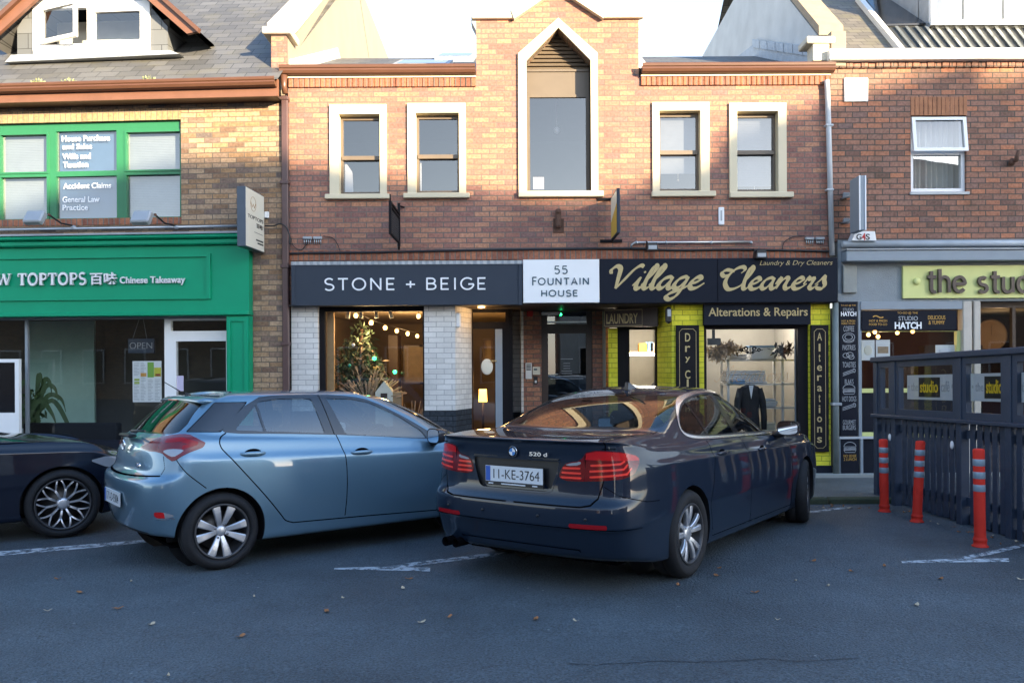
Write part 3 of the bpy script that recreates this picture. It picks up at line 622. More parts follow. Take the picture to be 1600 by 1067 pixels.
# small upper windows
def room(parent, u0, u1, z0, z1, d0, d1, m, name='room', inset=.0):
    b = MB(TM)
    b.poly([(u0, d1, z0), (u1, d1, z0), (u1, d1, z1), (u0, d1, z1)]); b.poly([(u0, d0, z0), (u1, d0, z0), (u1, d1, z0), (u0, d1, z0)]); b.poly([(u0, d0, z1), (u0, d1, z1), (u1, d1, z1), (u1, d0, z1)])
    b.poly([(u0, d0, z0), (u0, d1, z0), (u0, d1, z1), (u0, d0, z1)]); b.poly([(u1, d0, z0), (u1, d0, z1), (u1, d1, z1), (u1, d1, z0)])
    return b.build(name, m, parent, fix=False)
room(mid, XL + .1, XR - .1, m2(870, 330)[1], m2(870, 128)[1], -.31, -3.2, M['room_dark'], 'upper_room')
for k, (o, i, s) in enumerate(W):
    b = MB(TM); zr = m2(870, (243.5, 242, 237.5, 238)[k])[1]
    b.wall(o[0], o[1], o[2], o[3], [i], .035, -.16)
    f = b.build('window_surround', M['cream'], mid)
    b = MB(TM); b.box(s[0], s[1], .075, -.12, s[2], s[3], .008); b.build('sill', M['cream'], f)
    b = MB(TM); fr = .034
    b.wall(i[0], i[1], i[2] + .02, i[3], [(i[0] + fr, i[1] - fr, zr + .028, i[3] - fr - .02), (i[0] + fr, i[1] - fr, i[2] + .055, zr - .028)], -.10, -.16)
    b.box(i[0] + .02, i[1] - .02, -.075, -.10, zr - .028, zr + .03); b.build('window_frame', M['sash_brown'], f)
    for z0, z1, d in ((zr + .02, i[3] - .03, -.125), (i[2] + .05, zr - .02, -.14)):
        b = MB(TM); b.poly([(i[0] + .03, d, z0), (i[1] - .03, d, z0), (i[1] - .03, d, z1), (i[0] + .03, d, z1)]); b.build('pane', M['win_dark'], f)
    if k >= 2:
        zb = m2(870, (268, 289)[k - 2])[1]; b = MB(TM); n = 40
        for q in range(n): z = zb + (i[3] - zb) * q / n; b.box(i[0] + .03, i[1] - .03, -.20 + .006, -.20, z, z + (i[3] - zb) / n * .93)
        b.build('blind', M['blind'], f)
        b = MB(TM); u = i[0] + (i[1] - i[0]) * .52; b.tube([(u, -.19, zb), (u, -.19, zb - .09)], .003, 5); b.ball((u, -.19, zb - .10), .016, 8); b.build('blind_pull', M['cream'], f)
    else:
        b = MB(TM); n = 14; P = []
        for q in range(n + 1):
            t = q / n; z = i[2] + .03 + (zr - i[2] - .05) * t; wq = (.12 - .02 * t if t < .7 else .12 * (1 - t) / .3 * .85) if k == 0 else .015
            P.append((z, wq))
        for q in range(n): b.poly([(i[0] + .04, -.2, P[q][0]), (i[0] + .04 + P[q][1], -.22, P[q][0]), (i[0] + .04 + P[q + 1][1], -.22, P[q + 1][0]), (i[0] + .04, -.2, P[q + 1][0])])
        b.build('curtain', M['linen'], f)
# tall pointed window
zsi = m2(872, 301)[1]; o0, o1 = m2(810, 200)[0], m2(934, 200)[0]; zso = m2(872, 85)[1]; zao = m2(871, 30)[1]
b = MB(TM)
for s, (ui, uo) in ((-1, (bu0, o0)), (1, (bu1, o1))):
    b.prism([(uo, zsi), (ui, zsi), (ui, zsh), (uo, zso)], .04, -.24); b.prism([(uo, zso), (ui, zsh), (cxm, zap), (cxm, zao)], .04, -.24)
f = b.build('window_surround', M['cream'], mid)
b = MB(TM); s0, s1, q0, q1 = rect(m2, 810, 300, 942.5, 309); b.box(s0, s1, .085, -.2, q0, q1, .008); b.build('sill', M['cream'], f)
zl, zp = m2(872, 102)[1], m2(872, 146)[1]
b = MB(TM); b.box(bu0, bu1, -.20, -.25, zp, zl); b.box(bu0, bu0 + .05, -.17, -.25, zsi, zp); b.box(bu1 - .05, bu1, -.17, -.25, zsi, zp); b.box(bu0 + .05, bu1 - .05, -.17, -.25, zsi, zsi + .06); b.box(bu0, bu1, -.185, -.20, zp, zp + .04); b.box(bu0, bu1, -.18, -.20, zl - .03, zl); b.build('window_frame', M['louvre'], f)
b = MB(TM); n = 9
for k in range(n):
    z = zl + (zap - zl) * k / n; hw = lambda zz: (bu1 - bu0) / 2 if zz < zsh else max(.0, (bu1 - bu0) / 2 * (zap - zz) / (zap - zsh))
    z2 = z + (zap - zl) / n; a, c = hw(z), hw(z2 - .004)
    b.poly([(cxm - a, -.195, z), (cxm + a, -.195, z), (cxm + c, -.235, z2), (cxm - c, -.235, z2)]); b.poly([(cxm - a, -.235, z), (cxm + a, -.235, z), (cxm + a, -.195, z), (cxm - a, -.195, z)])
b.build('louvres', M['louvre'], f, fix=False)
b = MB(TM); b.poly([(bu0 + .05, -.21, zsi + .05), (bu1 - .05, -.21, zsi + .05), (bu1 - .05, -.21, zp), (bu0 + .05, -.21, zp)]); b.build('pane', M['win_dark'], f)
t = empty('pendant_bulb', px(870, 200, -.8)[:1] + (FY + .8, px(870, 205, -.8)[1]), 'white bulb hanging on a flex behind the tall pointed window', 'lamp')
u, z = px(870, 204, -.8); b = MB(TM); b.tube([(u, -.8, z + .05), (u, -.8, m2(870, 147, -.8)[1])], .006, 6); b.build('flex', M['white_plain'], t); b = MB(TM); b.ball((u, -.8, z), .045, 12, (1, 1, 1.2)); b.build('bulb', M['white_plain'], t)
u0, u1, z0, z1 = rect(m2, 833, 277, 850, 296, -.4); b = MB(TM); b.box(u0, u1, -.40, -.405, z0, z1); b.build('paper_notice', M['paper'], None, 'small white notice standing at the foot of the tall pointed window', 'notice')
# ---- ground floor
zfl = PAVE; zc = m2(870, 477)[1]                           # ceiling of the shop level
zp0, zp1 = m2(690, 641)[1], m2(690, 480)[1]
def pier(u0, u1, d0, d1, name='pier'):
    b = MB(TM); b.box(u0, u1, d0, d1, zp0, zc + .02); p = b.build(name, M['brick_white'], mid)
    b = MB(TM); b.box(u0 - .012, u1 + .012, d0 + .012, d1, zfl, zp0 - .003); b.build('plinth', M['brick_black'], p); return p
ux = lambda x, d=0: m2(x, 560, d)[0]
pier(ux(455.5), ux(497), 0, -.35)
pier(ux(663), ux(711), 0, -.35)
b = MB(TM); P = [(ux(711) + .004, -.01), (ux(737, -.55), -.55), (ux(737, -.55) - .2, -.55), (ux(711) - .1, -.1)]
def uprism(b, P, z0, z1):
    n = b.pts([(u, d, z0) for u, d in P] + [(u, d, z1) for u, d in P]); k = len(P); b.face(range(n, n + k)); b.face(range(n + k, n + 2 * k))
    for i in range(k): b.face((n + i, n + (i + 1) % k, n + k + (i + 1) % k, n + k + i))
uprism(b, P, zp0, zc); q = b.build('splayed_pier', M['brick_white'], mid); b = MB(TM); uprism(b, P, zfl, zp0 - .003); b.build('plinth', M['brick_black'], q)
# beam behind the fascias and recess ceiling
b = MB(TM); b.box(XL, XR, -.02, -.30, zc + .022, zf); b.build('lintel', M['brick_red'], mid)
b = MB(TM); b.box(XL, XR, .10, -5.2, zc, zc + .02); b.build('soffit', M['dark_brown'], mid)
# shop window frame, glass and room
wu0, wu1 = ux(497), ux(663); zst = m2(580, 486)[1]; zsb = .45
b = MB(TM); b.wall(wu0 + .003, wu1 - .003, zfl, zc - .003, [(wu0 + .085, wu1 - .03, zsb, zst)], -.08, -.16); f = b.build('shop_window', M['black_wood'], mid)
b = MB(TM); b.box(wu0 + .085, wu0 + .19, -.20, -.26, zsb, zst); b.build('inner_jamb', M['wood'], f)
b = MB(TM); b.poly([(wu0 + .085, -.12, zsb), (wu1 - .03, -.12, zsb), (wu1 - .03, -.12, zst), (wu0 + .085, -.12, zst)]); b.build('pane', M['shop_glass'], f)
room(mid, ux(456) + .05, ux(737, -.55) + .75, zfl, zc - .01, -.36, -5.0, M['room'], 'shop_room')
b = MB(TM); b.box(wu0 + .1, wu1 - .05, -.25, -.95, zsb - .25, zsb); b.build('display_plinth', M['wood'], mid)
# shop door (glazed, with a grey right stile)
d = -.55; du0, du1 = ux(738, d), ux(796, d)
b = MB(TM); zt1, zt0 = m2(760, 503, d)[1], m2(760, 514, d)[1]
b.wall(du0, du1, zfl, zc - .004, [(du0 + .01, ux(773, d), zfl + .10, zt0), (du0 + .01, ux(790, d), zt1, m2(760, 488, d)[1])], d, d - .07); f = b.build('shop_door', M['black_wood'], mid)
b = MB(TM); b.box(ux(774, d), ux(785, d), d + .005, d + .03, zfl + .02, zt0 - .005); b.build('door_stile', M['trim_grey'], f)
b = MB(TM); b.poly([(du0 + .01, d - .03, zfl + .1), (ux(773, d), d - .03, zfl + .1), (ux(773, d), d - .03, zt0), (du0 + .01, d - .03, zt0)]); b.build('pane', M['shop_glass'], f)
b = MB(TM); uu, zz = m2(776, 564, d); b.tube([(uu - .09, d + .05, zz), (uu, d + .05, zz)], .012, 8); b.build('handle', M['letter_gold'], f)
uu, zz = m2(761, 573, d); b = MB(TM); b.lathe([(.0001, .012), (.07, .012), (.085, .006), (.09, 0)], (uu, d + .015, zz), (0, 1, 0), 28); 
b.v = [(p[0], p[1], zz + (p[2] - zz) * 1.35) for p in b.v]; o = b.build('door_plaque', M['ivory'], None, 'oval cream plaque hanging on the glass of the shop door', 'plaque')
# back wall of the lobby
d = -1.25; brd = M['brick_red']
b = MB(TM); b.box(ux(795, d), ux(818, d), d + .02, d - .2, zp0 - .1, zc); q = b.build('lobby_pier', M['brick_white'], mid); b = MB(TM); b.box(ux(795, d), ux(818, d), d + .03, d - .2, zfl, zp0 - .103); b.build('plinth', M['brick_black'], q)
b = MB(TM); b.box(ux(796, -.55), ux(796, -.55) + .05, -.56, -1.22, zfl, zc - .003); b.build('lobby_side', M['black_wood'], mid)
b = MB(TM); b.wall(ux(818, d), ux(953, d), zfl, zc - .002, [(ux(846, d), ux(926, d), zfl - 1, m2(885, 482, d)[1])], d, d - .2); b.build('lobby_wall', brd, mid)
z1, z2, z3 = m2(885, 482, d)[1], m2(885, 506, d)[1], m2(885, 514, d)[1]; e0, e1 = ux(846, d), ux(926, d)
b = MB(TM); b.wall(e0, e1, zfl, z1, [(e0 + .10, e1 - .09, z2, z1 - .06), (e0 + .11, e1 - .10, .55, z3 - .07)], d - .06, d - .12); f = b.build('entrance_door', M['dark_brown'], mid)
b = MB(TM); b.poly([(e0 + .1, d - .09, .5), (e1 - .09, d - .09, .5), (e1 - .09, d - .09, z1), (e0 + .1, d - .09, z1)]); b.build('pane', glass_mat('door_glass', (.25, .28, .3), 1.5, .03, .05), f)
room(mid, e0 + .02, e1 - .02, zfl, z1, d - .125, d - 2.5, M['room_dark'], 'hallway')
b = MB(TM)
for y, w in ((566, .75), (597.5, .3), (601, .26), (605, .3), (609, .3)): pass
b.box(e0 + .10, e1 - .09, d - .052, d - .058, z2 + .02, z2 + .045); b.build('transom_strip', M['galv'], f)
for k, (y, w) in enumerate(((561, .10), (568, .055), (572, .055), (576, .055), (580, .085), (584, .085), (588, .26), (592, .27))):
    b = MB(TM); z = m2(885, y, d)[1]; u = (e0 + e1) / 2 + .0; b.box(u - w, u + w, d - .083, d - .087, z, z + .008); b.build('door_lettering', M['letter_grey'], f)
# box of the lamp, sensor above the door
u0, u1, zA, zB = rect(m2, 846, 487.5, 876, 492.5, d + .02); b = MB(TM); b.box(u0, u1, d + .08, d, zA, zB, .01); t = b.build('emergency_light', M['white_upvc'], None, 'slim white emergency light over the dark brown entrance door', 'lamp'); b = MB(TM); b.ball((u1 + .0, d + .06, zA + .01), .018, 8); b.build('indicator', M['green_led'], t)
u, z = m2(828, 490, d); b = MB(TM); b.box(u - .05, u + .05, d + .05, d, z - .05, z + .05, .015); b.build('alarm_bell', M['red_plastic'], None, 'small red alarm box high on the brick beside the entrance door', 'alarm')
u0, u1, z0, z1_ = rect(m2, 821, 567, 831, 592, d); b = MB(TM); b.box(u0, u1, d + .03, d + .001, z0, z1_, .006); t = b.build('name_panel', M['sign_white'], None, 'white resident name panel on the brick left of the entrance door', 'sign'); b = MB(TM)
for k in range(5): b.box(u0 + .015, u1 - .015, d + .031, d + .033, z1_ - .03 - k * .022, z1_ - .018 - k * .022)
b.build('name_strips', M['ink'], t)
u0, u1, z0, z1_ = rect(m2, 832, 573, 844, 585.5, d); b = MB(TM); b.box(u0, u1, d + .05, d + .001, z0, z1_, .008); t = b.build('intercom', M['ivory'], None, 'cream intercom box on the brick beside the entrance door', 'intercom'); b = MB(TM); b.box(u0 + .02, u1 - .05, d + .051, d + .053, z1_ - .055, z1_ - .03); b.build('screen', M['letter_teal'], t)
u0, u1, z0, z1_ = rect(m2, 834, 588, 840, 600, d); b = MB(TM); b.box(u0, u1, d + .025, d + .001, z0, z1_, .005); t = b.build('key_reader', M['black_plastic'], None, 'small black key reader below the cream intercom box', 'key reader'); b = MB(TM); b.box(u0 + .015, u1 - .015, d + .026, d + .028, z0 + .02, z0 + .06); b.build('symbol', M['sign_white'], t)
# ---- laundry side
b = MB(TM); P = [(ux(1050), 0), (ux(1100), 0), (ux(1100), -.30), (ux(1027, -.62) + .25, -.62), (ux(1027, -.62), -.62)]; uprism(b, P, m2(1070, 738)[1] * 0 + .12, zc); q = b.build('yellow_pier', M['brick_yellow'], mid); b = MB(TM); uprism(b, [(u + (.01 if k in (1, 2, 3) else -.01), d + (.01 if k < 2 else 0)) for k, (u, d) in enumerate(P)], zfl, .117); b.build('plinth', M['black_board'], q)
zpl = m2(1280, 727)[1]
b = MB(TM); b.box(ux(1264), ux(1297.5), 0, -.35, zpl, zc); q = b.build('yellow_pier', M['brick_yellow'], mid); b = MB(TM); b.box(ux(1264) - .01, ux(1298) + .01, .012, -.35, zfl, zpl - .003); b.build('plinth', M['black_board'], q)
c0_ = ux(1100); d = -.72; v0, v1 = ux(926, d) + .12, ux(1028, d); zdt = m2(995, 515, d)[1]; 
b = MB(TM); b.box(ux(952, d), ux(965, d), d, d - .15, zfl + .12, m2(958, 513, d)[1]); b.build('yellow_return', M['brick_yellow'], mid)
b = MB(TM); b.wall(ux(965, d) + .003, v1 + .05, zfl, zc - .003, [(ux(984, d), ux(1024, d), zfl - 1, zdt)], d - .02, d - .09); f = b.build('laundry_door', M['black_wood'], mid)
room(mid, e1 + .16, c0_ - .02, zfl, zc - .01, -.80, -4.2, M['room_pale'], 'laundry_room')
b = MB(TM); b.box(ux(990, -3.2), ux(1040, -3.2) + .5, -3.1, -3.19, zc - .12, zc - .05); b.build('strip_light', M['strip'], None, 'lit white strip light at the ceiling inside the laundry', 'lamp')
b = MB(TM); u0, u1, z0, z1_ = rect(m2, 985, 552, 1032, 555, -3.0); b.box(u0 - .2, u1 + .2, -2.7, -3.1, z1_, z1_ + .03); t = b.build('shelf', M['wood'], None, 'wooden wall shelf over the lit counter inside the laundry', 'shelf'); b = MB(TM); b.box(u0 - .2, u1 + .2, -2.68, -2.72, z0 - .01, z1_ - .002); b.build('shelf_light', M['strip'], t)
for k, (x, w, h, m_, lab) in enumerate(((1004, .16, .15, 'letter_amber', 'amber carton at the left on the laundry shelf'), (1014, .13, .17, 'linen_blue', 'blue packet in the middle of the laundry shelf'), (1020, .12, .16, 'ivory', 'cream packet at the right on the laundry shelf'))):
    u = ux(x, -2.9); b = MB(TM); b.box(u - w / 2, u + w / 2, -2.8, -2.95, z1_ + .031, z1_ + .03 + h, .006); b.build('packet', M[m_], None, lab, 'packet')
u, z = m2(993, 592, -2.0); b = MB(TM); b.ball((u - .05, -2.0, z - .40), .22, 14, (1, .6, 1.4)); b.build('garment_pile', M['letter_grey'], None, 'pile of white wrapped garments inside the laundry doorway', 'garments')
u, z = m2(1021, 600, -1.8); b = MB(TM); b.ball((u + .1, -1.8, z - .4), .26, 14, (1, .6, 1.8)); b.build('garment_bag', M['suit'], None, 'black garment bag hanging at the right inside the laundry doorway', 'garments')
# cleaners shop window
c0, c1 = ux(1100), ux(1264); zs0, zs1 = .30, m2(1180, 514)[1]
b = MB(TM); b.wall(c0 + .003, c1 - .003, zfl, zc - .003, [(ux(1105), ux(1248), zs0, zs1)], -.04, -.12); f = b.build('shop_window', M['black_wood'], mid)
b = MB(TM); b.poly([(ux(1105), -.08, zs0), (ux(1248), -.08, zs0), (ux(1248), -.08, zs1), (ux(1105), -.08, zs1)]); b.build('pane', M['shop_glass'], f)
b = MB(TM); b.box(ux(1242, -.13), ux(1249, -.13), -.125, -.16, zs0, zs1); b.build('inner_frame', M['trim_grey'], f)
room(mid, c0 + .01, c1 + .2, zfl, zc - .01, -.36, -2.2, M['room_pale'], 'window_bay')
# ------------------------------------------------------------------ fascia signs and lettering of the middle building
def letters(parent, name, text, box, d, m, f=m2, T=TM, bold=0.0, spacing=1.0, thick=.008, shear=0.0):
    u0, u1, z0, z1 = rect(f, *box, d); b = MB(T); text_into(b, text, u0, u1, z0, z1, d, thick, bold, spacing, shear); return b.build(name, m, parent, fix=False)
def wordlines(parent, name, rows, d, m, f=m2, T=TM, bold=0.0, thick=.004):
    b = MB(T)
    for text, box in rows:
        u0, u1, z0, z1 = rect(f, *box, d); text_into(b, text, u0, u1, z0, z1, d, thick, bold)
    return b.build(name, m, parent, fix=False)
def board(name, box, d0, d1, m, label, cat, f=m2, T=TM, bev=.006, group=None):
    u0, u1, z0, z1 = rect(f, *box, d1); b = MB(T); b.box(u0, u1, d0, d1, z0, z1, bev); return b.build(name, m, None, label, cat, group)
D0, D1 = .03, .20
s1 = board('fascia_sign', (455, 413, 816.5, 477), D0, D1, M['navy_board'], 'long charcoal fascia board with thin white widely spaced capitals over the lit tree window', 'sign')
u0, u1, z0, z1 = rect(m2, 455, 408, 816.5, 413.5, D1); b = MB(TM); n = 34
P = []
for k in range(n * 4 + 1): u = u0 + (u1 - u0) * k / (n * 4); P.append((u, D1 + .012 + .006 * math.sin(k * math.pi / 2)))
for k in range(len(P) - 1):
    (a, da), (c, dc) = P[k], P[k + 1]; b.poly([(a, da, z0), (c, dc, z0), (c, dc, z1), (a, da, z1)]); b.poly([(a, da, z1), (c, dc, z1), (c, .0, z1 + .012), (a, .0, z1 + .012)])
b.build('lead_capping', M['flashing'], s1, fix=False)
for bx in ((455.5, 414, 461, 476.5), (810, 414, 816, 476.5)): u0, u1, z0, z1 = rect(m2, *bx, D1); b = MB(TM); b.box(u0, u1, D1 + .001, D1 + .014, z0, z1, .003); b.build('end_trim', M['navy_board'], s1)
# STONE + BEIGE in thin even strokes
def stroke_text(parent, name, word, box, d, m, wpx, glyphs, f=m2, T=TM, thick=.01, nib=None):
    u0, u1, z0, z1 = rect(f, *box, d); h = z1 - z0; b = MB(T); tot = 0; seq = []
    for ch in word:
        w, st = glyphs[ch]; seq.append((tot, st)); tot += w
    sx = (u1 - u0) / tot
    for o, st in seq:
        for P in st:
            ribbon(b, [(u0 + (o + p[0]) * sx, z0 + p[1] * h) for p in P], [wpx * h * (p[2] if len(p) > 2 else 1) for p in P], d, thick, nib)
    return b.build(name, m, parent, fix=False)
def arc(cx, cy, rx, ry, a0, a1, n=14): return [(cx + rx * math.cos(math.radians(a0 + (a1 - a0) * k / n)), cy + ry * math.sin(math.radians(a0 + (a1 - a0) * k / n))) for k in range(n + 1)]
SANS = {
 'S': (.86, [arc(.30, .74, .25, .24, 30, 270, 10) + arc(.30, .25, .28, .25, 90, -150, 10)]), 'T': (.90, [[(0, .96), (.62, .96)], [(.31, .96), (.31, 0)]]),
 'O': (1.14, [arc(.42, .5, .40, .48, 0, 360, 24)]), 'N': (1.0, [[(.04, 0), (.04, 1)], [(.04, .98), (.64, .02)], [(.64, 0), (.64, 1)]]), 'E': (.80, [[(.04, 0), (.04, 1)], [(.04, .96), (.50, .96)], [(.04, .5), (.44, .5)], [(.04, .04), (.50, .04)]]),
 'B': (.90, [[(.04, 0), (.04, 1)], [(.04, .96)] + arc(.32, .74, .22, .22, 90, -90, 8) + [(.04, .52)], [(.04, .52)] + arc(.34, .28, .25, .24, 90, -90, 8) + [(.04, .04)]]), 'I': (.46, [[(.10, 0), (.10, 1)]]),
 'G': (1.06, [arc(.42, .5, .40, .48, 45, 350, 18) + [(.80, .46), (.48, .46)]]), '+': (.92, [[(.04, .46), (.60, .46)], [(.32, .18), (.32, .74)]]), ' ': (.40, [])}
stroke_text(s1, 'lettering', 'STONE + BEIGE', (507, 434.5, 766, 453), D1, M['letter_white'], .13, SANS)
s2 = board('building_name_sign', (817.5, 405.5, 936.5, 473), D0 + .02, D1 + .03, M['sign_white'], 'white house-name board with teal capitals between the two dark fascias', 'sign', bev=.004)
COM = dict(SANS); COM['F'] = (.74, [[(.04, 0), (.04, 1)], [(.04, .96), (.52, .96)], [(.04, .52), (.44, .52)]]); COM['U'] = (.95, [[(.04, 1), (.04, .35)] + arc(.34, .32, .30, .30, 180, 360, 10) + [(.64, 1)]]); COM['A'] = (.92, [[(0, 0), (.34, 1), (.68, 0)], [(.12, .34), (.56, .34)]]); COM['H'] = (.92, [[(.04, 0), (.04, 1)], [(.62, 0), (.62, 1)], [(.04, .5), (.62, .5)]]); COM['5'] = (.80, [[(.50, .96), (.12, .96), (.08, .56)] + arc(.28, .32, .26, .30, 110, -140, 12)])
dd = D1 + .03
stroke_text(s2, 'lettering', '55', (866, 415.5, 890, 428), dd, M['letter_teal'], .15, COM, thick=.004)
stroke_text(s2, 'lettering', 'F', (832, 433, 841, 446), dd, M['letter_teal'], .15, COM, thick=.004); stroke_text(s2, 'lettering', 'OUNTAIN', (841, 434.5, 924, 445), dd, M['letter_teal'], .17, COM, thick=.004)
stroke_text(s2, 'lettering', 'HOUSE', (846, 453.5, 906, 463), dd, M['letter_teal'], .18, COM, thick=.004)
s3 = board('fascia_sign', (937.5, 403.5, 1309, 473), D0, D1, M['black_board'], 'black fascia board with large gold script lettering over the yellow brick laundry shop', 'sign')
b = MB(TM); u0, u1, z0, z1 = rect(m2, 1121, 405, 1121.8, 472, D1); b.box(u0, u1, D1 + .001, D1 + .0025, z0, z1); b.build('board_joint', M['gap'], s3)
# brush script
SCR = {
 'V': (1.42, [[(-.34, 1.28), (-.42, 1.62), (-.18, 1.92), (.12, 1.72), (.22, .9), (.30, .02)], [(.30, .02), (.62, .75), (1.0, 1.62), (1.34, 1.98), (1.56, 1.86)]]),
 'C': (1.28, [[(1.02, 1.42), (1.20, 1.72), (1.04, 1.98), (.62, 1.80), (.24, 1.22), (.14, .55), (.42, .02), (.86, .06), (1.42, .50)], [(.30, 1.30), (-.06, 1.18), (-.22, 1.48), (.06, 1.72), (.55, 1.60)]]),
 'i': (.52, [[(-.12, .25), (.08, .62), (.22, 1.0)], [(.22, 1.0), (.12, .35), (.20, .02), (.42, .12), (.62, .42)], [(.30, 1.36), (.38, 1.48)]]),
 'l': (.50, [[(-.10, .30), (.30, 1.10), (.46, 1.72), (.36, 1.98), (.22, 1.68), (.10, .70), (.14, .08), (.34, .06), (.60, .42)]]),
 'a': (.98, [[(.72, .82), (.52, 1.0), (.18, .78), (.02, .32), (.16, .02), (.44, .22), (.74, .92)], [(.76, 1.0), (.64, .38), (.72, .03), (.92, .12), (1.10, .42)]]),
 'g': (.98, [[(.72, .82), (.52, 1.0), (.18, .78), (.02, .32), (.16, .02), (.44, .22), (.74, .92)], [(.76, 1.0), (.60, .10), (.40, -.62), (.06, -.92), (-.20, -.70), (.02, -.36), (.60, -.02), (1.10, .42)]]),
 'e': (.78, [[(-.04, .40), (.34, .52), (.58, .78), (.44, 1.0), (.16, .78), (.04, .34), (.20, .02), (.54, .08), (.90, .46)]]),
 'n': (1.06, [[(-.08, .40), (.14, .96), (.16, .70), (.02, .02)], [(.05, .18), (.28, .72), (.54, 1.0), (.66, .84), (.56, .32), (.66, .03), (.88, .12), (1.16, .44)]]),
 'r': (.78, [[(-.08, .40), (.16, 1.06), (.24, .86), (.50, .92), (.46, .60), (.36, .20), (.48, .02), (.66, .12), (.88, .42)]]),
 's': (.72, [[(-.10, .36), (.20, .80), (.38, 1.10), (.44, .72), (.54, .32), (.40, .02), (.12, .04), (.04, .22)]]),
 ' ': (.55, [])}
def script(parent, name, word, box, d, m, w, sh=.30, base=None):
    """box: ink from left to right, x-height zone given by y (top of capitals) and baseline"""
    u0, u1, z0, z1 = rect(m2, *box, d); k = (z1 - z0) / 1.98; seq = []; tot = 0
    for ch in word: seq.append((tot, SCR[ch][1])); tot += SCR[ch][0]
    sx = (u1 - u0 - sh * 0) / tot; b = MB(TM)
    for o, st in seq:
        for P in st:
            Q = smooth_path(P, 7); n = len(Q)
            ribbon(b, [(u0 + (o + p[0] + sh * p[1]) * sx, z0 + p[1] * k) for p in Q], [w * k * (.55 + .45 * min(1, 4 * j / n, 4 * (n - 1 - j) / n)) for j in range(n)], d, .003, (math.radians(38), .30))
    return b.build(name, m, parent, fix=False)
script(s3, 'lettering', 'Village', (954, 415, 1094, 451), D1, M['letter_gold'], .50)
script(s3, 'lettering', 'Cleaners', (1127, 417, 1291, 451.5), D1, M['letter_gold'], .46, .20)
letters(s3, 'small_lettering', 'Laundry & Dry Cleaners', (1187, 407, 1301, 416.5), D1, M['letter_gold'], shear=.3, bold=-.008, thick=.003)
s4 = board('shop_sign', (1100, 474.5, 1267, 507.5), .012, .10, M['black_board'], 'black board reading Alterations & Repairs above the cleaners window', 'sign', bev=.004)
SER = None
letters(s4, 'lettering', 'Alterations & Repairs', (1107, 480.5, 1262, 498), .10, M['letter_gold'], bold=.012, thick=.003)
def vsign(box, text, label, ys, x, h, cut_=None):
    o = board('vertical_sign', box, .012, .05, M['black_wood'], label, 'sign', bev=.004)
    u0, u1, z0, z1 = rect(m2, box[0] + 5, box[1] + 6, box[2] - 5, box[3] - 6, .05); b = MB(TM); t = .006; c = .04
    P = [(u0 + c, z0), (u1 - c, z0), (u1 - c * .0, z0 + c), (u1, z1 - c), (u1 - c, z1), (u0 + c, z1), (u0, z1 - c), (u0, z0 + c), (u0 + c, z0)]
    ribbon(b, P, t, .05, .002); b.build('border_line', M['letter_gold'], o, fix=False)
    b = MB(TM)
    for ch, y in zip(text, ys):
        if ch == ' ': continue
        up = ch.isupper(); hh = h * (1.0 if up or ch in 'lti' else .72); ww = h * (.62 if up or ch not in 'lti' else .22)
        a0, a1, q0, q1 = rect(m2, x - ww / 2, y - hh / 2, x + ww / 2, y + hh / 2, .05); text_into(b, ch, a0, a1, q0, q1, .05, .003, .01)
    b.build('lettering', M['letter_gold'], o, fix=False); return o
vsign((1057, 508, 1093, 722), 'Dry Cleaning', 'narrow black vertical sign reading Dry Cleaning, left of the cleaners window', [527, 545, 562, 572, 585, 599, 613, 627, 641, 655, 669, 683], 1074.5, 13)
vsign((1267.5, 508, 1295, 706), 'Alterations', 'narrow black vertical sign reading Alterations, right of the cleaners window', [526, 543, 559, 575, 590.5, 607, 622, 639, 655, 671, 687], 1280.5, 12)
# angled LAUNDRY board over the laundry door
A, B = (m2(944, 500, -.70)[0], -.70), (m2(1029, 500, -.36)[0], -.36); za, zb = m2(985, 511, -.5)[1], m2(985, 482, -.5)[1]
dx, dy = B[0] - A[0], B[1] - A[1]; L = math.hypot(dx, dy); ca, sa = dx / L, dy / L
TA = lambda p: TM((A[0] + p[0] * ca - p[1] * sa, A[1] + p[0] * sa + p[1] * ca, p[2]))
b = MB(TA); b.box(0, L, 0, .05, za, zb, .004); o = b.build('shop_sign', M['dark_brown'], None, 'dark brown board with faded LAUNDRY lettering angled over the laundry door', 'sign')
b = MB(TA); text_into(b, 'LAUNDRY', L * .06, L * .64, za + .055, zb - .075, .05, .003, .015); b.build('lettering', M['letter_bronze2'] if 'letter_bronze2' in M else M['letter_gold'], o, fix=False)
b = MB(TA); ribbon(b, [(.02, za + .02), (L * .72, za + .02), (L * .72, zb - .02), (.02, zb - .02), (.02, za + .02)], .008, .05, .002); b.build('border_line', M['letter_gold'], o, fix=False)
# small black lamp on the yellow pier
u, z = m2(1043, 493, 0); b = MB(TM); b.box(u - .04, u + .04, .13, .005, z - .12, z + .12, .03); o = b.build('security_light', M['black_plastic'], None, 'black security light on the yellow pier beside the laundry door', 'lamp'); b = MB(TM); b.box(u - .025, u + .025, .131, .133, z - .02, z + .08); b.build('lens', M['lamp_grey'], o)
u, z = m2(714, 500, .0); b = MB(TM); b.box(u - .02, u + .05, -.02, -.12, z - .11, z + .11, .02); b.build('camera_box', M['white_upvc'], None, 'white plastic box high on the white pier by the shop door', 'box')
# ------------------------------------------------------------------ things on the wall
def hang_sign(u_px, y_ref, dn, df, z_top_px, z_bot_px, thick, name, label, faces, d_top=None):
    u = m2(u_px, y_ref)[0]; return u
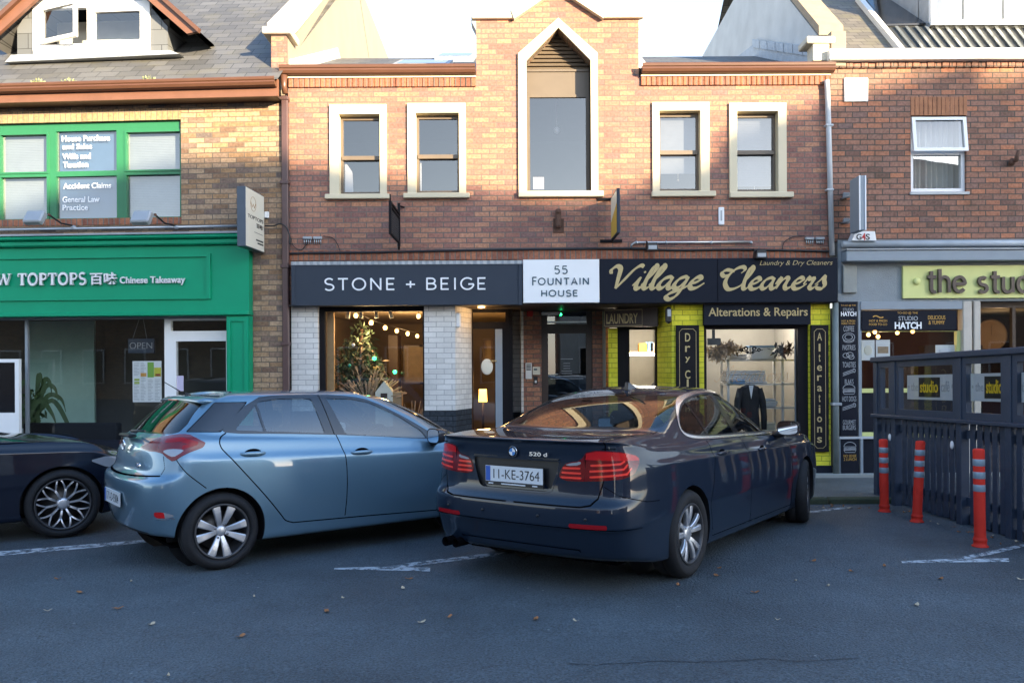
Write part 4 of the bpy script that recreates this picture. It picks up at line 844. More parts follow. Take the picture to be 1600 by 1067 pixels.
# black open frame bracket sign (left)
u = m2(622, 350)[0] + .03; ztp, zbt = m2(622, 335)[1], m2(622, 383)[1]
b = MB(TM); t = .018
for d0, d1, z0, z1 in ((.96, 1.0, zbt, ztp), (.10, .14, zbt - .04, ztp + .14), (.14, .96, zbt, zbt + .03), (.14, .96, ztp - .03, ztp), (.14, .96, ztp - .085, ztp - .06)): b.box(u - t, u + t, d0, d1, z0, z1, .004)
o = b.build('bracket_sign', M['black_wood'], None, 'black open-framed bracket sign with mesh panel below the left upper windows', 'sign')
b = MB(TM)
for k in range(16): d = .16 + k * .05; b.box(u - .003, u + .003, d, d + .006, zbt + .03, ztp - .085)
for k in range(12): z = zbt + .05 + k * (ztp - zbt - .14) / 12; b.box(u - .0025, u + .0025, .14, .96, z, z + .005)
b.build('mesh_panel', M['cable'], o)
b = MB(TM); b.tube([(u, .12, ztp + .1), (u + .06, .0, ztp + .1)], .012, 6); b.tube([(u, .12, zbt - .03), (u - .02, .0, zbt - .06)], .015, 6); b.tube([(u, .98, ztp), (u, .98, ztp + .09)], .01, 6); b.build('bracket', M['black_wood'], o)
# edge-on hanging sign right of the tall window
u = m2(955.5, 335)[0]; z1, z0 = m2(958, 303, .4)[1], m2(958, 371, .4)[1]
b = MB(TM); b.box(u - .02, u + .02, .10, .78, z0, z1, .004); o = b.build('projecting_sign', M['navy_board'], None, 'thin projecting sign seen nearly edge-on, right of the tall pointed window', 'sign')
b = MB(TM); b.poly([(u - .0225, .12, z0 + .02), (u - .0225, .76, z0 + .02), (u - .0225, .76, z0 + .42), (u - .0225, .12, z0 + .25)]); b.build('amber_face', mat('amber_sign_face', (.55, .36, .05), .5), o, fix=False)
b = MB(TM); b.poly([(u - .0222, .12, z0 + .02), (u - .0222, .76, z0 + .02), (u - .0222, .76, z1 - .02), (u - .0222, .12, z1 - .02)]); b.build('pale_face', M['ivory'], o, fix=False)
b = MB(TM); za = m2(958, 312)[1]; zb = m2(958, 377)[1]; b.box(u - .20, u + .07, .0, .03, za - .015, za + .02); b.box(u - .17, u + .15, .0, .03, zb - .02, zb + .02); b.box(u - .012, u + .012, .02, .12, za - .012, za + .012); b.box(u - .012, u + .012, .02, .12, zb - .012, zb + .012); b.build('bracket', M['black_wood'], o)
# rusty bracket, white plate
u, z = m2(872, 346); b = MB(TM); b.box(u - .075, u + .085, .012, 0, z - .17, z + .04, .004); b.box(u - .04, u + .04, .09, .012, z - .10, z + .17, .02); b.ball((u, .07, z + .13), .045, 8); b.build('old_lamp_bracket', M['rust'], None, 'rusty iron lamp bracket on the brick under the tall pointed window', 'bracket')
u, z = m2(1126.5, 338); b = MB(TM); b.box(u - .04, u + .045, .02, .0, z - .13, z + .13, .018); o = b.build('vent_cover', M['white_upvc'], None, 'small white oblong vent cover on the brick below the right upper windows', 'vent'); b = MB(TM); b.box(u - .012, u + .012, .021, .023, z - .07, z + .08); b.build('slot', M['lamp_grey'], o)
# soldier course over the fascias
z0, z1 = m2(870, 403)[1], m2(870, 390)[1]; b = MB(TM); b.box(XL + .005, XR - .005, .012, -.01, z0 - .02, z1); b.build('soldier_course', M['soldier_red'], mid)
# cables
def cable(pts, r, label, name='cable', d=.03, m='cable', f=m2, T=TM, group=None):
    Q = smooth_path([(*f(x, y, d), 0) for x, y in pts], 6); b = MB(T); b.tube([(q[0], d + .004 * math.sin(k * .9), q[1]) for k, q in enumerate(Q)], r, 6); return b.build(name, M[m], None, label, 'cable', group)
cable([(452, 396.5), (480, 395.5), (520, 395), (600, 394), (700, 391.5), (830, 389.5), (900, 389), (980, 388.5), (1060, 391), (1140, 390), (1220, 391), (1302, 393)], .017, 'thick black cable running along the brick just above the fascia boards')
cable([(455, 372), (458, 384), (470, 391), (478, 383), (482, 378)], .006, 'thin black cable looping from the left pair of insulators to the downpipe')
cable([(505, 369), (520, 372), (528, 383), (532, 394)], .006, 'thin black cable curving from the left insulators down to the main cable')
cable([(1222, 390), (1226, 378), (1240, 370), (1258, 369)], .006, 'thin black cable rising to the insulators at the right end')
cable([(1290, 368), (1298, 372), (1303, 384), (1304, 393)], .006, 'thin black cable dropping from the right insulators beside the grey pipe')
def insulators(px_, py_, label):
    u, z = m2(px_, py_); r = empty('cable_junction', (u, FY, z), label, 'junction box')
    for s in (-.075, .075):
        b = MB(TM); b.box(u + s - .065, u + s + .065, .05, .005, z - .005, z + .035, .008); b.build('cover', M['lamp_grey'], r)
        for k in range(4):
            b = MB(TM); b.tube([(u + s - .045 + k * .03, .03, z - .006), (u + s - .045 + k * .03, .03, z - .07)], .008, 6); b.build('terminal', M['galv'], r)
insulators(489, 374, 'pair of grey cable junction caps on the brick near the brown downpipe'); insulators(1272, 375, 'pair of grey cable junction caps on the brick near the grey pipe')
# conduit with floodlights
u0, z = m2(985, 382); u1, _ = m2(1172, 380); b = MB(TM); b.tube([(u0, .05, z - .06), (u0 + .01, .05, z - .01), (u0 + .06, .05, z + .02), (u1, .05, z + .02)], .016, 8); o = b.build('conduit', M['galv'], None, 'pale metal conduit along the brick above the gold-lettered black fascia', 'conduit'); b = MB(TM)
for x in (994, 1040, 1110, 1172): u, zz = m2(x, 380); b.ball((u, .05, zz + .0), .026, 8)
b.build('joint', M['galv'], o)
for k, (x, y, lab) in enumerate(((1018, 386, 'left of the two black floodlights over the gold script'), (1187, 398, 'right of the two black floodlights over the gold script'))):
    u, z = m2(x, y, .2); r = empty('floodlight', (u, FY - .1, z), lab + ' on the fascia top', 'lamp')
    b = MB(TM); b.prism([(u - .08, z - .06), (u + .08, z - .06), (u + .065, z + .05), (u - .065, z + .05)], .30, .12); b.build('housing', M['black_plastic'], r)
    b = MB(TM); b.box(u - .06, u + .06, .301, .305, z - .045, z + .01); b.build('lens', M['lamp_grey'], r)
    b = MB(TM); b.tube([(u - .02, .14, z + .02), (u - .05, .06, z + .10), (u - .03, .01, z + .09)], .012, 6); b.build('bracket', M['black_plastic'], r)
# grey pipes and brown downpipe
u = m2(1292.5, 270)[0]; b = MB(TM); b.tube([(u - .03, .07, m2(1290, 128)[1]), (u - .015, .06, m2(1290, 140)[1]), (u, .06, m2(1290, 200)[1]), (u + .04, .06, m2(1300, 400)[1])], .038, 10); o = b.build('downpipe', M['pipe_grey'], None, 'pale grey downpipe at the right edge of the red brick front', 'pipe'); b = MB(TM)
for y in (200, 300): z = m2(1293, y)[1]; b.box(u - .05 + .01 * (y > 250), u + .06, .10, .0, z, z + .03, .006)
b.build('clip', M['pipe_grey'], o)
u = m2(1303.5, 600)[0]; b = MB(TM); b.tube([(u, .055, PAVE), (u, .055, m2(1303, 474)[1])], .045, 10); o = b.build('downpipe', mat('old_grey_pipe', (.17, .20, .20), .6, var=.3), None, 'old grey-green pipe between the yellow pier and the dark menu panel', 'pipe'); b = MB(TM); z = m2(1303, 633)[1]; b.box(u - .07, u + .07, .11, .0, z, z + .04, .006); b.build('clip', M['lamp_grey'], o)
u = m2(451, 300)[0]; zt = m2(447, 118)[1]; b = MB(TM); b.box(u - .075, u + .02, .115, .035, PAVE, m2(447, 153)[1], .012); o = b.build('downpipe', M['pipe_brown'], None, 'square brown downpipe between the buff brick and red brick fronts', 'pipe')
b = MB(TM); b.tube([(u - .03, .11, m2(447, 122)[1]), (u - .035, .10, m2(447, 138)[1]), (u - .02, .08, m2(447, 150)[1])], [.05, .045, .04], 10); b.build('outlet', M['gutter'], o)
b = MB(TM)
for y in (160, 290, 420, 540): z = m2(447, y)[1]; b.box(u - .095, u + .03, .13, .01, z, z + .045, .006)
b.build('bracket', M['pipe_brown'], o)
# ------------------------------------------------------------------ inside the shop windows
def glow(name, loc, col, e, r=.12):
    l = bpy.data.lights.new(name, 'POINT'); l.energy = e; l.color = col; l.shadow_soft_size = r; o = bpy.data.objects.new(name, l); COL.objects.link(o); o.location = loc; return o
pts = [(556, 493, -.5), (580, 504, -.62), (602, 512, -.8), (620, 517, -1.0), (637, 521, -1.25), (652, 525, -1.5), (654, 494, -.6)]
r = empty('string_lights', TM((*m2(600, 500, -.8)[:1], -.8, m2(600, 500, -.8)[1])), 'string of round glowing bulbs across the window with the decorated tree', 'lights')
pos = []
for x, y, d in pts:
    u, z = m2(x, y, d); pos.append((u, d, z)); b = MB(TM); b.ball((u, d, z), .034 + .006 * (d + .5), 10, (1, 1, 1.15)); b.build('bulb', M['bulb'], r)
b = MB(TM); Q = [(u, d, z + .05) for u, d, z in pos[:6]]; b.tube([(ux(500, -.3), -.3, pos[0][2] + .18)] + Q + [(pos[5][0] + .4, -1.9, pos[5][2] + .1)], .005, 5); b.tube([(pos[6][0], -.6, pos[6][2] + .03), (pos[6][0], -.6, zc - .02)], .005, 5); b.build('flex', M['cable'], r)
for q in (pos[1], pos[4]): glow('bulb_light', TM((q[0], q[1], q[2] - .10)), (1, .62, .28), 9)
M['print'] = mat('dark_print', (.11, .075, .04), .6, var=.5, scale=9)
# track spotlights
r = empty('track_light', TM((ux(580, -.35), -.35, zc - .1)), 'cream track with four small spotlights above the string of bulbs', 'lamp'); z = m2(580, 487, -.35)[1]; b = MB(TM); b.box(ux(538, -.35), ux(614, -.35), -.33, -.36, z, z + .025); b.build('track', M['ivory'], r)
for x, tl in ((545, -.3), (565, -.1), (588, .2), (610, .5)): u = ux(x, -.35); b = MB(TM); b.tube([(u, -.345, z), (u + .05 * tl, -.345, z - .10)], [.028, .032], 10); b.build('spot', M['ivory'], r)
# decorated tree of firs and dried flowers
def leafcloud(b, n, cen, rad, size, taper=None, up=0.0, lng=2.2):
    for _ in range(n):
        while True:
            p = np.array([random.uniform(-1, 1) for _ in range(3)])
            if (p ** 2).sum() < 1: break
        t = (p[2] + 1) / 2; k = 1 if taper is None else (1 - taper * t)
        c = Vector((cen[0] + p[0] * rad[0] * k, cen[1] + p[1] * rad[1] * k, cen[2] + p[2] * rad[2]))
        a = Vector((random.uniform(-1, 1), random.uniform(-1, 1), random.uniform(-1, 1) + up)).normalized(); q = a.orthogonal().normalized(); q = Quaternion(a, random.uniform(0, 6.28)) @ q
        s = size * random.uniform(.5, 1.3); n0 = b.pts([c, c + a * s * lng * .5 + q * s * .35, c + a * s * lng, c + a * s * lng * .5 - q * s * .35]); b.face((n0, n0 + 1, n0 + 2, n0 + 3))
uT = ux(563, -.75); r = empty('decorated_tree', TM((uT, -.75, .0)), 'tall fir garland tree with dried flowers and baubles in the shop window', 'plant')
b = MB(TM); leafcloud(b, 1500, (uT, -.75, 1.35), (.50, .32, .95), .055, .35); b.build('fir_branches', M['fir'], r, fix=False)
b = MB(TM); leafcloud(b, 420, (uT + .12, -.62, 1.25), (.42, .22, .75), .05, .3); b.build('dried_flowers', M['dried'], r, fix=False)
b = MB(TM); leafcloud(b, 260, (uT + .05, -.6, 1.3), (.5, .2, .8), .045, .2); b.build('green_leaves', M['leaf_green'], r, fix=False)
b = MB(TM); b.tube([(uT, -.75, .2), (uT + .02, -.75, 2.2)], .03, 6); b.build('stem', M['dark_brown'], r)
for x, y, m_ in ((546, 571, 'letter_teal2'), (585, 560, 'green_led'), (552, 539, 'letter_white'), (586, 576, 'letter_amber'), (617, 581, 'green_led'), (540, 592, 'leaf_green'), (629, 583, 'leaf_green')):
    u, z = m2(x, y, -.42); b = MB(TM); b.ball((u, -.42, z), .028, 8); b.build('bauble', M.get(m_) or mat('teal_bauble', (.02, .32, .30), .2), r)
uD = ux(575, -.5); r = empty('dried_bouquet', TM((uD, -.45, .45)), 'spray of pale dried grasses at the foot of the window tree', 'plant')
for k in range(70):
    a = random.uniform(-1.2, 1.2); L = random.uniform(.35, .65); e = (uD + math.sin(a) * L, -.42 + random.uniform(-.1, .15), .95 + math.cos(a) * L); b = MB(TM) if k == 0 else b; b.tube([(uD, -.45, .90), ((uD + e[0]) / 2, -.44, .95 + (e[2] - .9) * .55), e], [.004, .004, .010], 4)
b.build('stems', M['dried'], r)
uH, zH = m2(602, 612, -.40); b = MB(TM); b.prism([(uH - .14, .45), (uH + .12, .45), (uH + .12, zH), (uH - .01, zH + .16), (uH - .14, zH)], -.34, -.55); o = b.build('wooden_house', M['ivory'], None, 'small white wooden house ornament in the shop window', 'ornament'); b = MB(TM); b.box(uH - .06, uH + .04, -.338, -.332, zH - .12, zH - .02); b.build('opening', M['dark_brown'], o)
uS, zS = m2(621, 618, -.42); b = MB(TM); b.box(uS - .075, uS + .075, -.35, -.48, .45, zS + .06, .01); b.build('paper_lantern', M['wood'], None, 'tall kraft-paper lantern right of the white wooden house ornament', 'ornament')
uB = ux(644, -.4); r = empty('basket', TM((uB, -.4, .45)), 'wicker basket of twigs at the right of the shop window', 'basket'); b = MB(TM); b.lathe([(.0001, 0), (.15, 0), (.19, .28), (.185, .29), (.14, .02)], (uB, -.42, .45), (0, 0, 1), 20); b.build('basket_body', M['wood'], r)
b = MB(TM)
for k in range(26): a = random.uniform(-.9, .9); b.tube([(uB + .06 * a, -.42, .6), (uB + .30 * a + .04, -.42 + random.uniform(-.1, .1), 1.0 + random.uniform(-.1, .18))], [.009, .004], 5)
b.build('twigs', M['dried'], r)
u0, u1, z0, z1 = rect(m2, 606, 541, 622, 575, -2.2); b = MB(TM); b.box(u0, u1, -2.2, -2.6, z0 - 1.2, z1 + .2, .01); b.build('cabinet', M['dark_brown'], None, 'dark cabinet standing behind the decorated tree in the shop', 'cabinet')
for k, x in enumerate((630, 655)):
    u0 = ux(x, -2.6); b = MB(TM); b.box(u0, u0 + .36, -2.55, -2.62, 1.3, 2.0, .01); o = b.build('picture_frame', M['dark_brown'], None, ('dark framed picture on the shop wall left of the other picture', 'dark framed picture on the shop wall near the white pier')[k], 'picture'); b = MB(TM); b.box(u0 + .04, u0 + .32, -2.546, -2.549, 1.34, 1.96); b.build('print', M['print'], o)
# lamp, chair and mirror seen through the shop door
u0, u1, z0, z1 = rect(m2, 748, 608, 761, 627.5, -1.6); r = empty('table_lamp', TM(((u0 + u1) / 2, -1.6, z0 - .5)), 'glowing square-shaded table lamp inside the shop door', 'lamp')
b = MB(TM); b.prism([(u0, z0), (u1, z0), (u1 - .01, z1), (u0 + .01, z1)], -1.54, -1.70); b.build('lamp_shade', M['shade'], r); b = MB(TM); b.tube([((u0 + u1) / 2, -1.62, z0 - .45), ((u0 + u1) / 2, -1.62, z0)], .02, 8); b.build('stem', M['dark_brown'], r); glow('lamp_light', TM(((u0 + u1) / 2, -1.45, z1 + .12)), (1, .55, .18), 5)
b = MB(TM); b.box(u0 - .15, u1 + .12, -1.45, -1.85, z0 - .52, z0 - .46, .005)
for x in (u0 - .12, u1 + .07):
    for d in (-1.5, -1.8): b.box(x, x + .05, d, d - .04, PAVE, z0 - .52)
b.build('side_table', M['dark_brown'], None, 'dark wooden side table carrying the glowing lamp inside the shop', 'table')
u0, u1, z0, z1 = rect(m2, 755, 529, 770, 574, -2.4); b = MB(TM); b.wall(u0, u1, z0, z1, [(u0 + .03, u1 - .03, z0 + .03, z1 - .03)], -2.35, -2.4); o = b.build('wall_picture', M['dark_brown'], None, 'tall dark framed picture on the amber wall seen through the shop door', 'picture'); b = MB(TM); b.box(u0 + .03, u1 - .03, -2.38, -2.39, z0 + .03, z1 - .03); b.build('print', M['print'], o)
u, z = m2(752, 478, -.2); b = MB(TM); b.lathe([(.0001, -.02), (.05, -.015), (.055, 0)], (u, -.25, zc), (0, 0, 1), 16); b.build('downlight', M['bulb'], None, 'small glowing downlight in the soffit over the shop door', 'lamp'); glow('downlight_light', TM((u, -.25, zc - .07)), (1, .6, .25), .7, .04)
glow('laundry_light', TM((ux(1010, -2.0), -2.0, zc - .25)), (1, .90, .74), 20, .3)
glow('window_bay_fill', TM((ux(1170, -1.2), -1.2, zc - .15)), (1, .90, .78), 13, .25)  # added fill lamp without fixture, stands in for daylight on the linen
# cleaners window display
r = empty('shelving', TM((ux(1170, -.9), -.9, 0)), 'white metal shelving with folded linen in the cleaners window', 'shelving')
xa, xb, dA, dB = ux(1134, -.9), ux(1218, -.9), -.75, -1.15
b = MB(TM)
for x in (xa, xb):
    for d in (dA, dB): b.box(x - .018, x + .018, d, d - .03, PAVE, m2(1170, 557, -.9)[1])
b.build('upright', M['white_upvc'], r)
for y in (563, 600.5, 637.5, 675): z = m2(1170, y, -.8)[1]; b = MB(TM); b.box(xa - .04, ux(1246, -.9), dA, dB, z - .012, z + .012); b.build('shelf', M['white_upvc'], r)
def pile(x, y, w, h, m_, lab, n=4, d=-.9):
    u, z = m2(x, y, -.8); b = MB(TM)
    for k in range(n): o = random.uniform(-.02, .02); b.box(u - w / 2 + o, u + w / 2 + o, d + .14 + random.uniform(-.01, .02), d - .2, z + .013 + h * k / n, z + .013 + h * (k + 1) / n - .004, .012)
    return b.build('folded_linen', M[m_], None, lab, 'linen')
pile(1153, 563, .28, .09, 'linen', 'low pile of folded linen on the top shelf left of the white box'); pile(1165, 600, .62, .20, 'linen', 'big pile of folded white linen on the second shelf', 6); pile(1150, 601, .2, .07, 'linen_blue', 'short pile of blue linen at the left of the second shelf', 3, -.72); pile(1195, 637, .36, .13, 'linen', 'pile of folded linen on the third shelf right of the suit', 4); pile(1190, 675, .4, .14, 'ivory', 'pile of cream linen on the lowest visible shelf', 4)
u0, u1, z0, z1 = rect(m2, 1171, 543, 1210, 561.5, -.8); b = MB(TM); b.box(u0, u1, -.70, -1.0, z0, z1, .006); o = b.build('carton', M['white_upvc'], None, 'white box standing on the top shelf in the cleaners window', 'box'); b = MB(TM); b.box(u0 - .004, u1 + .004, -.695, -1.005, z1 + .001, z1 + .03, .004); b.build('lid', M['linen_blue'], o)
# suit jacket on a hanger
u, z = m2(1173, 601, -.45); r = empty('suit_jacket', TM((u, -.5, z - .75)), 'black suit jacket hanging in the cleaners window below the shelves', 'jacket')
b = MB(TM); W_ = .17
secs = [(z + .00, .06), (z - .03, .13), (z - .08, .168), (z - .25, .150), (z - .42, .135), (z - .62, .150), (z - .74, .158)]
rows = [b.pts([(u + wq * math.cos(t), -.5 + .07 * math.sin(t), zz) for t in [k * 2 * math.pi / 16 for k in range(16)]]) for zz, wq in secs]; b.smooth = True
for i in range(len(rows) - 1):
    for k in range(16): b.face((rows[i] + k, rows[i] + (k + 1) % 16, rows[i + 1] + (k + 1) % 16, rows[i + 1] + k))
b.build('jacket_body', M['suit'], r)
for s in (-1, 1): b = MB(TM); b.tube([(u + s * .14, -.5, z - .06), (u + s * .19, -.49, z - .25), (u + s * .205, -.47, z - .48), (u + s * .20, -.46, z - .68)], [.05, .05, .045, .04], 10); b.build('sleeve', M['suit'], r)
b = MB(TM); b.poly([(u - .035, -.425, z - .01), (u + .035, -.425, z - .01), (u, -.428, z - .22)]); b.build('shirt_front', M['linen'], r, fix=False)
b = MB(TM); b.tube([(u, -.5, z), (u, -.5, z + .09), (u + .02, -.5, z + .12)], .005, 5); b.build('hanger_hook', M['galv'], r)
# ornamental iron scroll, dried foliage, dark box, window lettering
u, z = m2(1172, 547, -.25); b = MB(TM)
for s in (-1, 1):
    for q, (ox, oz, rr) in enumerate(((.06, .02, .035), (.13, .0, .028), (.04, -.035, .022))): b.tube([(u + s * (ox + rr * (1 - t / 18) * math.cos(t)), -.25, z + oz + rr * (1 - t / 18) * math.sin(t)) for t in [k * .5 for k in range(24)]], .006, 5)
    b.tube([(u, -.25, z - .05), (u + s * .09, -.25, z - .015), (u + s * .19, -.25, z + .0)], .007, 5)
b.tube([(u, -.25, z - .06), (u, -.25, z + .07)], .008, 5); b.build('iron_scroll', M['black_wood'], None, 'black wrought-iron scroll ornament hanging in the cleaners window', 'ornament')
r = empty('dried_garland', TM((ux(1125, -.4), -.4, m2(1125, 560)[1])), 'garland of dried grasses across the upper left of the cleaners window', 'plant'); b = MB(TM); q = m2(1120, 552, -.45); leafcloud(b, 260, (q[0], -.45, q[1]), (.16, .06, .10), .05); q = m2(1138, 545, -.45); leafcloud(b, 220, (q[0], -.45, q[1]), (.22, .06, .06), .05); b.build('grasses', M['dried'], r, fix=False)
b = MB(TM); q = m2(1225, 547, -.45); leafcloud(b, 160, (q[0], -.45, q[1]), (.20, .06, .05), .05); b.build('twigs', M['dark_brown'], r, fix=False)
u0, u1, z0, z1 = rect(m2, 1104.5, 528.5, 1126, 539, -.15); b = MB(TM); b.box(u0 + .01, u1, -.13, -.2, z0, z1, .006); o = b.build('speaker_box', M['black_plastic'], None, 'small black box hanging in the top left of the cleaners window', 'box'); b = MB(TM); b.box((u0 + u1) / 2 - .02, (u0 + u1) / 2 + .02, -.15, -.18, z1, zs1); b.build('strap', M['black_plastic'], o)
def wscript(word, box, w): o = script(None, 'window_lettering', word, box, -.075, M['dried'], w, .2); return o
SCR['A'] = (1.3, [[(-.2, .2), (.2, .0), (.6, .9), (.95, 1.9), (.98, .9), (1.05, .02)], [(.35, .7), (1.1, .75)]]); SCR['t'] = (.55, [[(-.1, .3), (.2, 1.0), (.28, 1.5), (.12, .4), (.2, .02), (.55, .4)], [(-.1, 1.05), (.5, 1.1)]]); SCR['o'] = (.85, [[(.5, 1.0), (.15, .8), (.05, .3), (.3, .02), (.6, .4), (.5, 1.0), (.95, .75)]])
tag(wscript('Alterations', (1118, 571, 1232, 596), .09), 'gold script reading Alterations written on the cleaners window glass', 'lettering')
# ------------------------------------------------------------------ left building: buff brick, slate roof with dormer, green takeaway front
lu = lambda x, y=300, d=0: l2(x, y, d)[0]
lz = lambda x, y, d=0: l2(x, y, d)[1]
UL = -10.0; UR = lu(443)
lb = empty('brick_building', TL((-3.2, 0, PAVE)), 'buff brick building with slate roof, white dormer and green shopfront at the left', 'building')
zE = lz(220, 166)                       # top of the brickwork under the soffit
wn = rect(l2, -140, 192, 283, 343); zsf = lz(200, 368)
zE = max(zE, lz(220, 155.5, .30) + .02); b = MB(TL); b.wall(UL, UR, zsf - .1, zE, [(wn[0], wn[1], wn[2], wn[3])], 0, -.3); b.wall(lu(390, 550), UR, PAVE, zsf - .1, [], 0, -.3); b.build('wall', M['brick_buff'], lb)
b = MB(TL); b.box(wn[0] - .2, wn[1] + .0, .006, -.1, wn[3] + .001, lz(150, 172)); b.build('soldier_course', M['soldier_buff'], lb)
b = MB(TL); b.box(wn[0] - .2, wn[1], .012, -.2, lz(150, 352), wn[2] + .001, .004); b.build('brick_sill', M['soldier_red'], lb)
# green upper window
fr = .055; b = MB(TL); pane = []
zt, zm0, zm1, zb = rect(l2, 83, 203, 180, 264)[3], lz(130, 266), lz(130, 274), lz(130, 340)
cols_ = [(lu(-80), lu(-8)), (lu(-2), lu(70)), (lu(84), lu(179)), (lu(195), lu(279))]
hs = []
for k, (a, c) in enumerate(cols_):
    z1 = zt + (.0 if k == 2 else -.04); hs += [(a, c, zm0, z1), (a, c, zb, zm1)]
b.wall(wn[0], wn[1], wn[2], wn[3], hs, -.06, -.13)
wf = b.build('upper_window', M['green_up'], lb)
for k in (0, 1, 3):
    a, c = cols_[k]; b = MB(TL)
    for z0, z1 in ((zm0, zt - .04), (zb, zm1)): b.wall(a - .03, c + .03, z0 - .025, z1 + .03, [(a, c, z0, z1)], -.045, -.06)
    b.build('casement', M['green_up'], wf)
for a, c, z0, z1 in hs: b = MB(TL); b.poly([(a, -.10, z0), (c, -.10, z0), (c, -.10, z1), (a, -.10, z1)]); b.build('pane', M['win'], wf)
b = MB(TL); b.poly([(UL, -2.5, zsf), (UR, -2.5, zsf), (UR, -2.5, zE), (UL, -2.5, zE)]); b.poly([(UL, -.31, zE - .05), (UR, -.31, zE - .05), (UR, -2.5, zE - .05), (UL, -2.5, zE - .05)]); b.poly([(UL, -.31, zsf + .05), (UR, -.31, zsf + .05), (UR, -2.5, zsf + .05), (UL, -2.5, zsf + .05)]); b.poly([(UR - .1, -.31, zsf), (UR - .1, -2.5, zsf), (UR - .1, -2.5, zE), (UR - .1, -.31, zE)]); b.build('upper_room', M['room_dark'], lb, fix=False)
for k in (0, 1, 3):
    a, c = cols_[k]; b = MB(TL); n = 52; z0, z1 = zb, zt
    for q in range(n): z = z0 + (z1 - z0) * q / n; b.box(a - .03, c + .03, -.17, -.176, z, z + (z1 - z0) / n * .9)
    b.build('blind', M['blind'], wf)
a, c = cols_[2]; b = MB(TL); b.poly([(a, -.155, zb), (c, -.155, zb), (c, -.155, zt), (a, -.155, zt)]); b.build('window_film', mat('blue_window_film', (.085, .16, .29), .5, var=.1), wf, fix=False)
b = MB(TL)
for text, bx in (('House Purchase', (97, 212, 172, 221)), ('and Sales', (98, 225, 144, 233.5)), ('Wills and', (98, 240, 142, 249)), ('Taxation', (99, 253, 138, 262)), ('Accident Claims', (99, 286, 174, 295)), ('General Law', (98, 307, 156, 316.5)), ('Practice', (98, 320, 138, 329))):
    u0, u1, z0, z1 = rect(l2, *bx, -.10); text_into(b, text, u0, u1, z0, z1, -.096, .003, .02)
b.build('window_lettering', M['letter_white'], wf, fix=False)
# gutter and fascia
zg0, zg1 = lz(220, 133, .32), lz(220, 127, .32); zg1 = lz(220, 126.5, .38)
b = MB(TL); zf0, zf1 = lz(220, 155.5, .30), lz(220, 136, .30); b.box(UL, UR + .03, .30, .26, zf0, zf1 + .06); b.build('fascia', M['fascia_brown'], lb)
b = MB(TL); b.box(UL, UR, .26, 0, zf0 + .01, zf0 + .03); b.build('soffit', M['dark_brown'], lb)
prof = [(.43, .12), (.44, .105), (.435, .08), (.42, .065), (.425, .045), (.40, .01), (.36, 0), (.302, 0), (.302, .115), (.312, .115), (.312, .012), (.355, .012), (.395, .025), (.41, .05), (.408, .075), (.422, .085), (.425, .115)]
gz = lz(220, 138, .42); b = MB(TL); n0 = b.pts([(UL, d, gz + h) for d, h in prof] + [(UR + .02, d, gz + h) for d, h in prof]); k = len(prof)
for i in range(k): b.face((n0 + i, n0 + (i + 1) % k, n0 + k + (i + 1) % k, n0 + k + i))
b.face(range(n0, n0 + k)); b.face(range(n0 + k, n0 + 2 * k)); b.build('gutter', M['gutter'], lb)
for x in (15, 75, 130, 185, 240, 310, 395): u = lu(x, 142); b = MB(TL); b.box(u - .01, u + .01, .325, .301, zf1 + .0, zf1 + .05); b.build('gutter_clip', M['galv'], lb)
# slate roof
SL = .80; d0, z0 = .36, gz + .10
zr = lambda d: z0 + (d0 - d) * SL
b = MB(TL); b.poly([(UL, d0, z0), (UR + .05, d0, z0), (UR - .25, -5.2, zr(-5.2)), (UL, -5.2, zr(-5.2))]); b.poly([(UL, -5.2, zr(-5.2)), (UR - .25, -5.2, zr(-5.2)), (UR - .55, -10, zr(-5.2) - 3.8), (UL, -10, zr(-5.2) - 3.8)]); b.poly([(UL, d0, z0 - .02), (UR, d0, z0 - .02), (UR, -5.2, zr(-5.2) - .05), (UL, -5.2, zr(-5.2) - .05)]); b.build('roof', M['slate'], lb, fix=False)
r_ = [(px_, py_) for px_, py_ in ((60, 124), (235, 122), (110, 128))]
for k, (px_, py_) in enumerate(r_):
    u = lu(px_, py_, .34); b = MB(TL); leafcloud(b, 60, (u, .36, gz + .13), (.10, .05, .035), .03, None, 1.0, 1.4); b.build('weed_tuft', M['grass'], None, ('tuft of dry weeds in the brown gutter under the dormer', 'small green weed in the brown gutter right of the dormer', 'low weed in the brown gutter between two other tufts')[k], 'weed', fix=False)
# dormer: face plane where the roof meets the sill
dd = -.42; FD = lambda x, y: l2(x, y, dd)
b = MB(TL); P = [FD(28, 92), FD(260, 88), FD(262, 30), FD(232, 0), FD(145, -75), FD(52, 0), FD(26, 44)]
fx0, fx1, fz0, fz1 = rect(l2, 52, 8, 235, 84, dd)
zs_ = FD(145, 84)[1]; zap_ = FD(145, -66)[1]; cxd = FD(145, 0)[0]
b.prism([FD(27, 93), FD(50, 90), FD(50, 8), FD(27, 44)], dd, dd - .12); b.prism([FD(236, 88), FD(262, 86), FD(262, 42), FD(236, 12)], dd, dd - .12); dm = b.build('dormer_cheeks', M['slate_dark'], lb)
n = MB(TL); # side cheek to the right, running back into the roof
u = FD(262, 60)[0]
for s, uu in ((1, FD(262, 60)[0]), (-1, FD(27, 60)[0])):
    zt_ = FD(262, 40)[1]; zb_ = FD(262, 87)[1]; dback = d0 - (zt_ - z0) / SL; b = MB(TL); b.poly([(uu, dd, zb_), (uu, dd, zt_), (uu, dback, zt_)]); b.poly([(uu - s * .03, dd, zb_), (uu - s * .03, dd, zt_), (uu - s * .03, dback, zt_)]); b.build('dormer_side', M['slate_dark'], lb, fix=False)
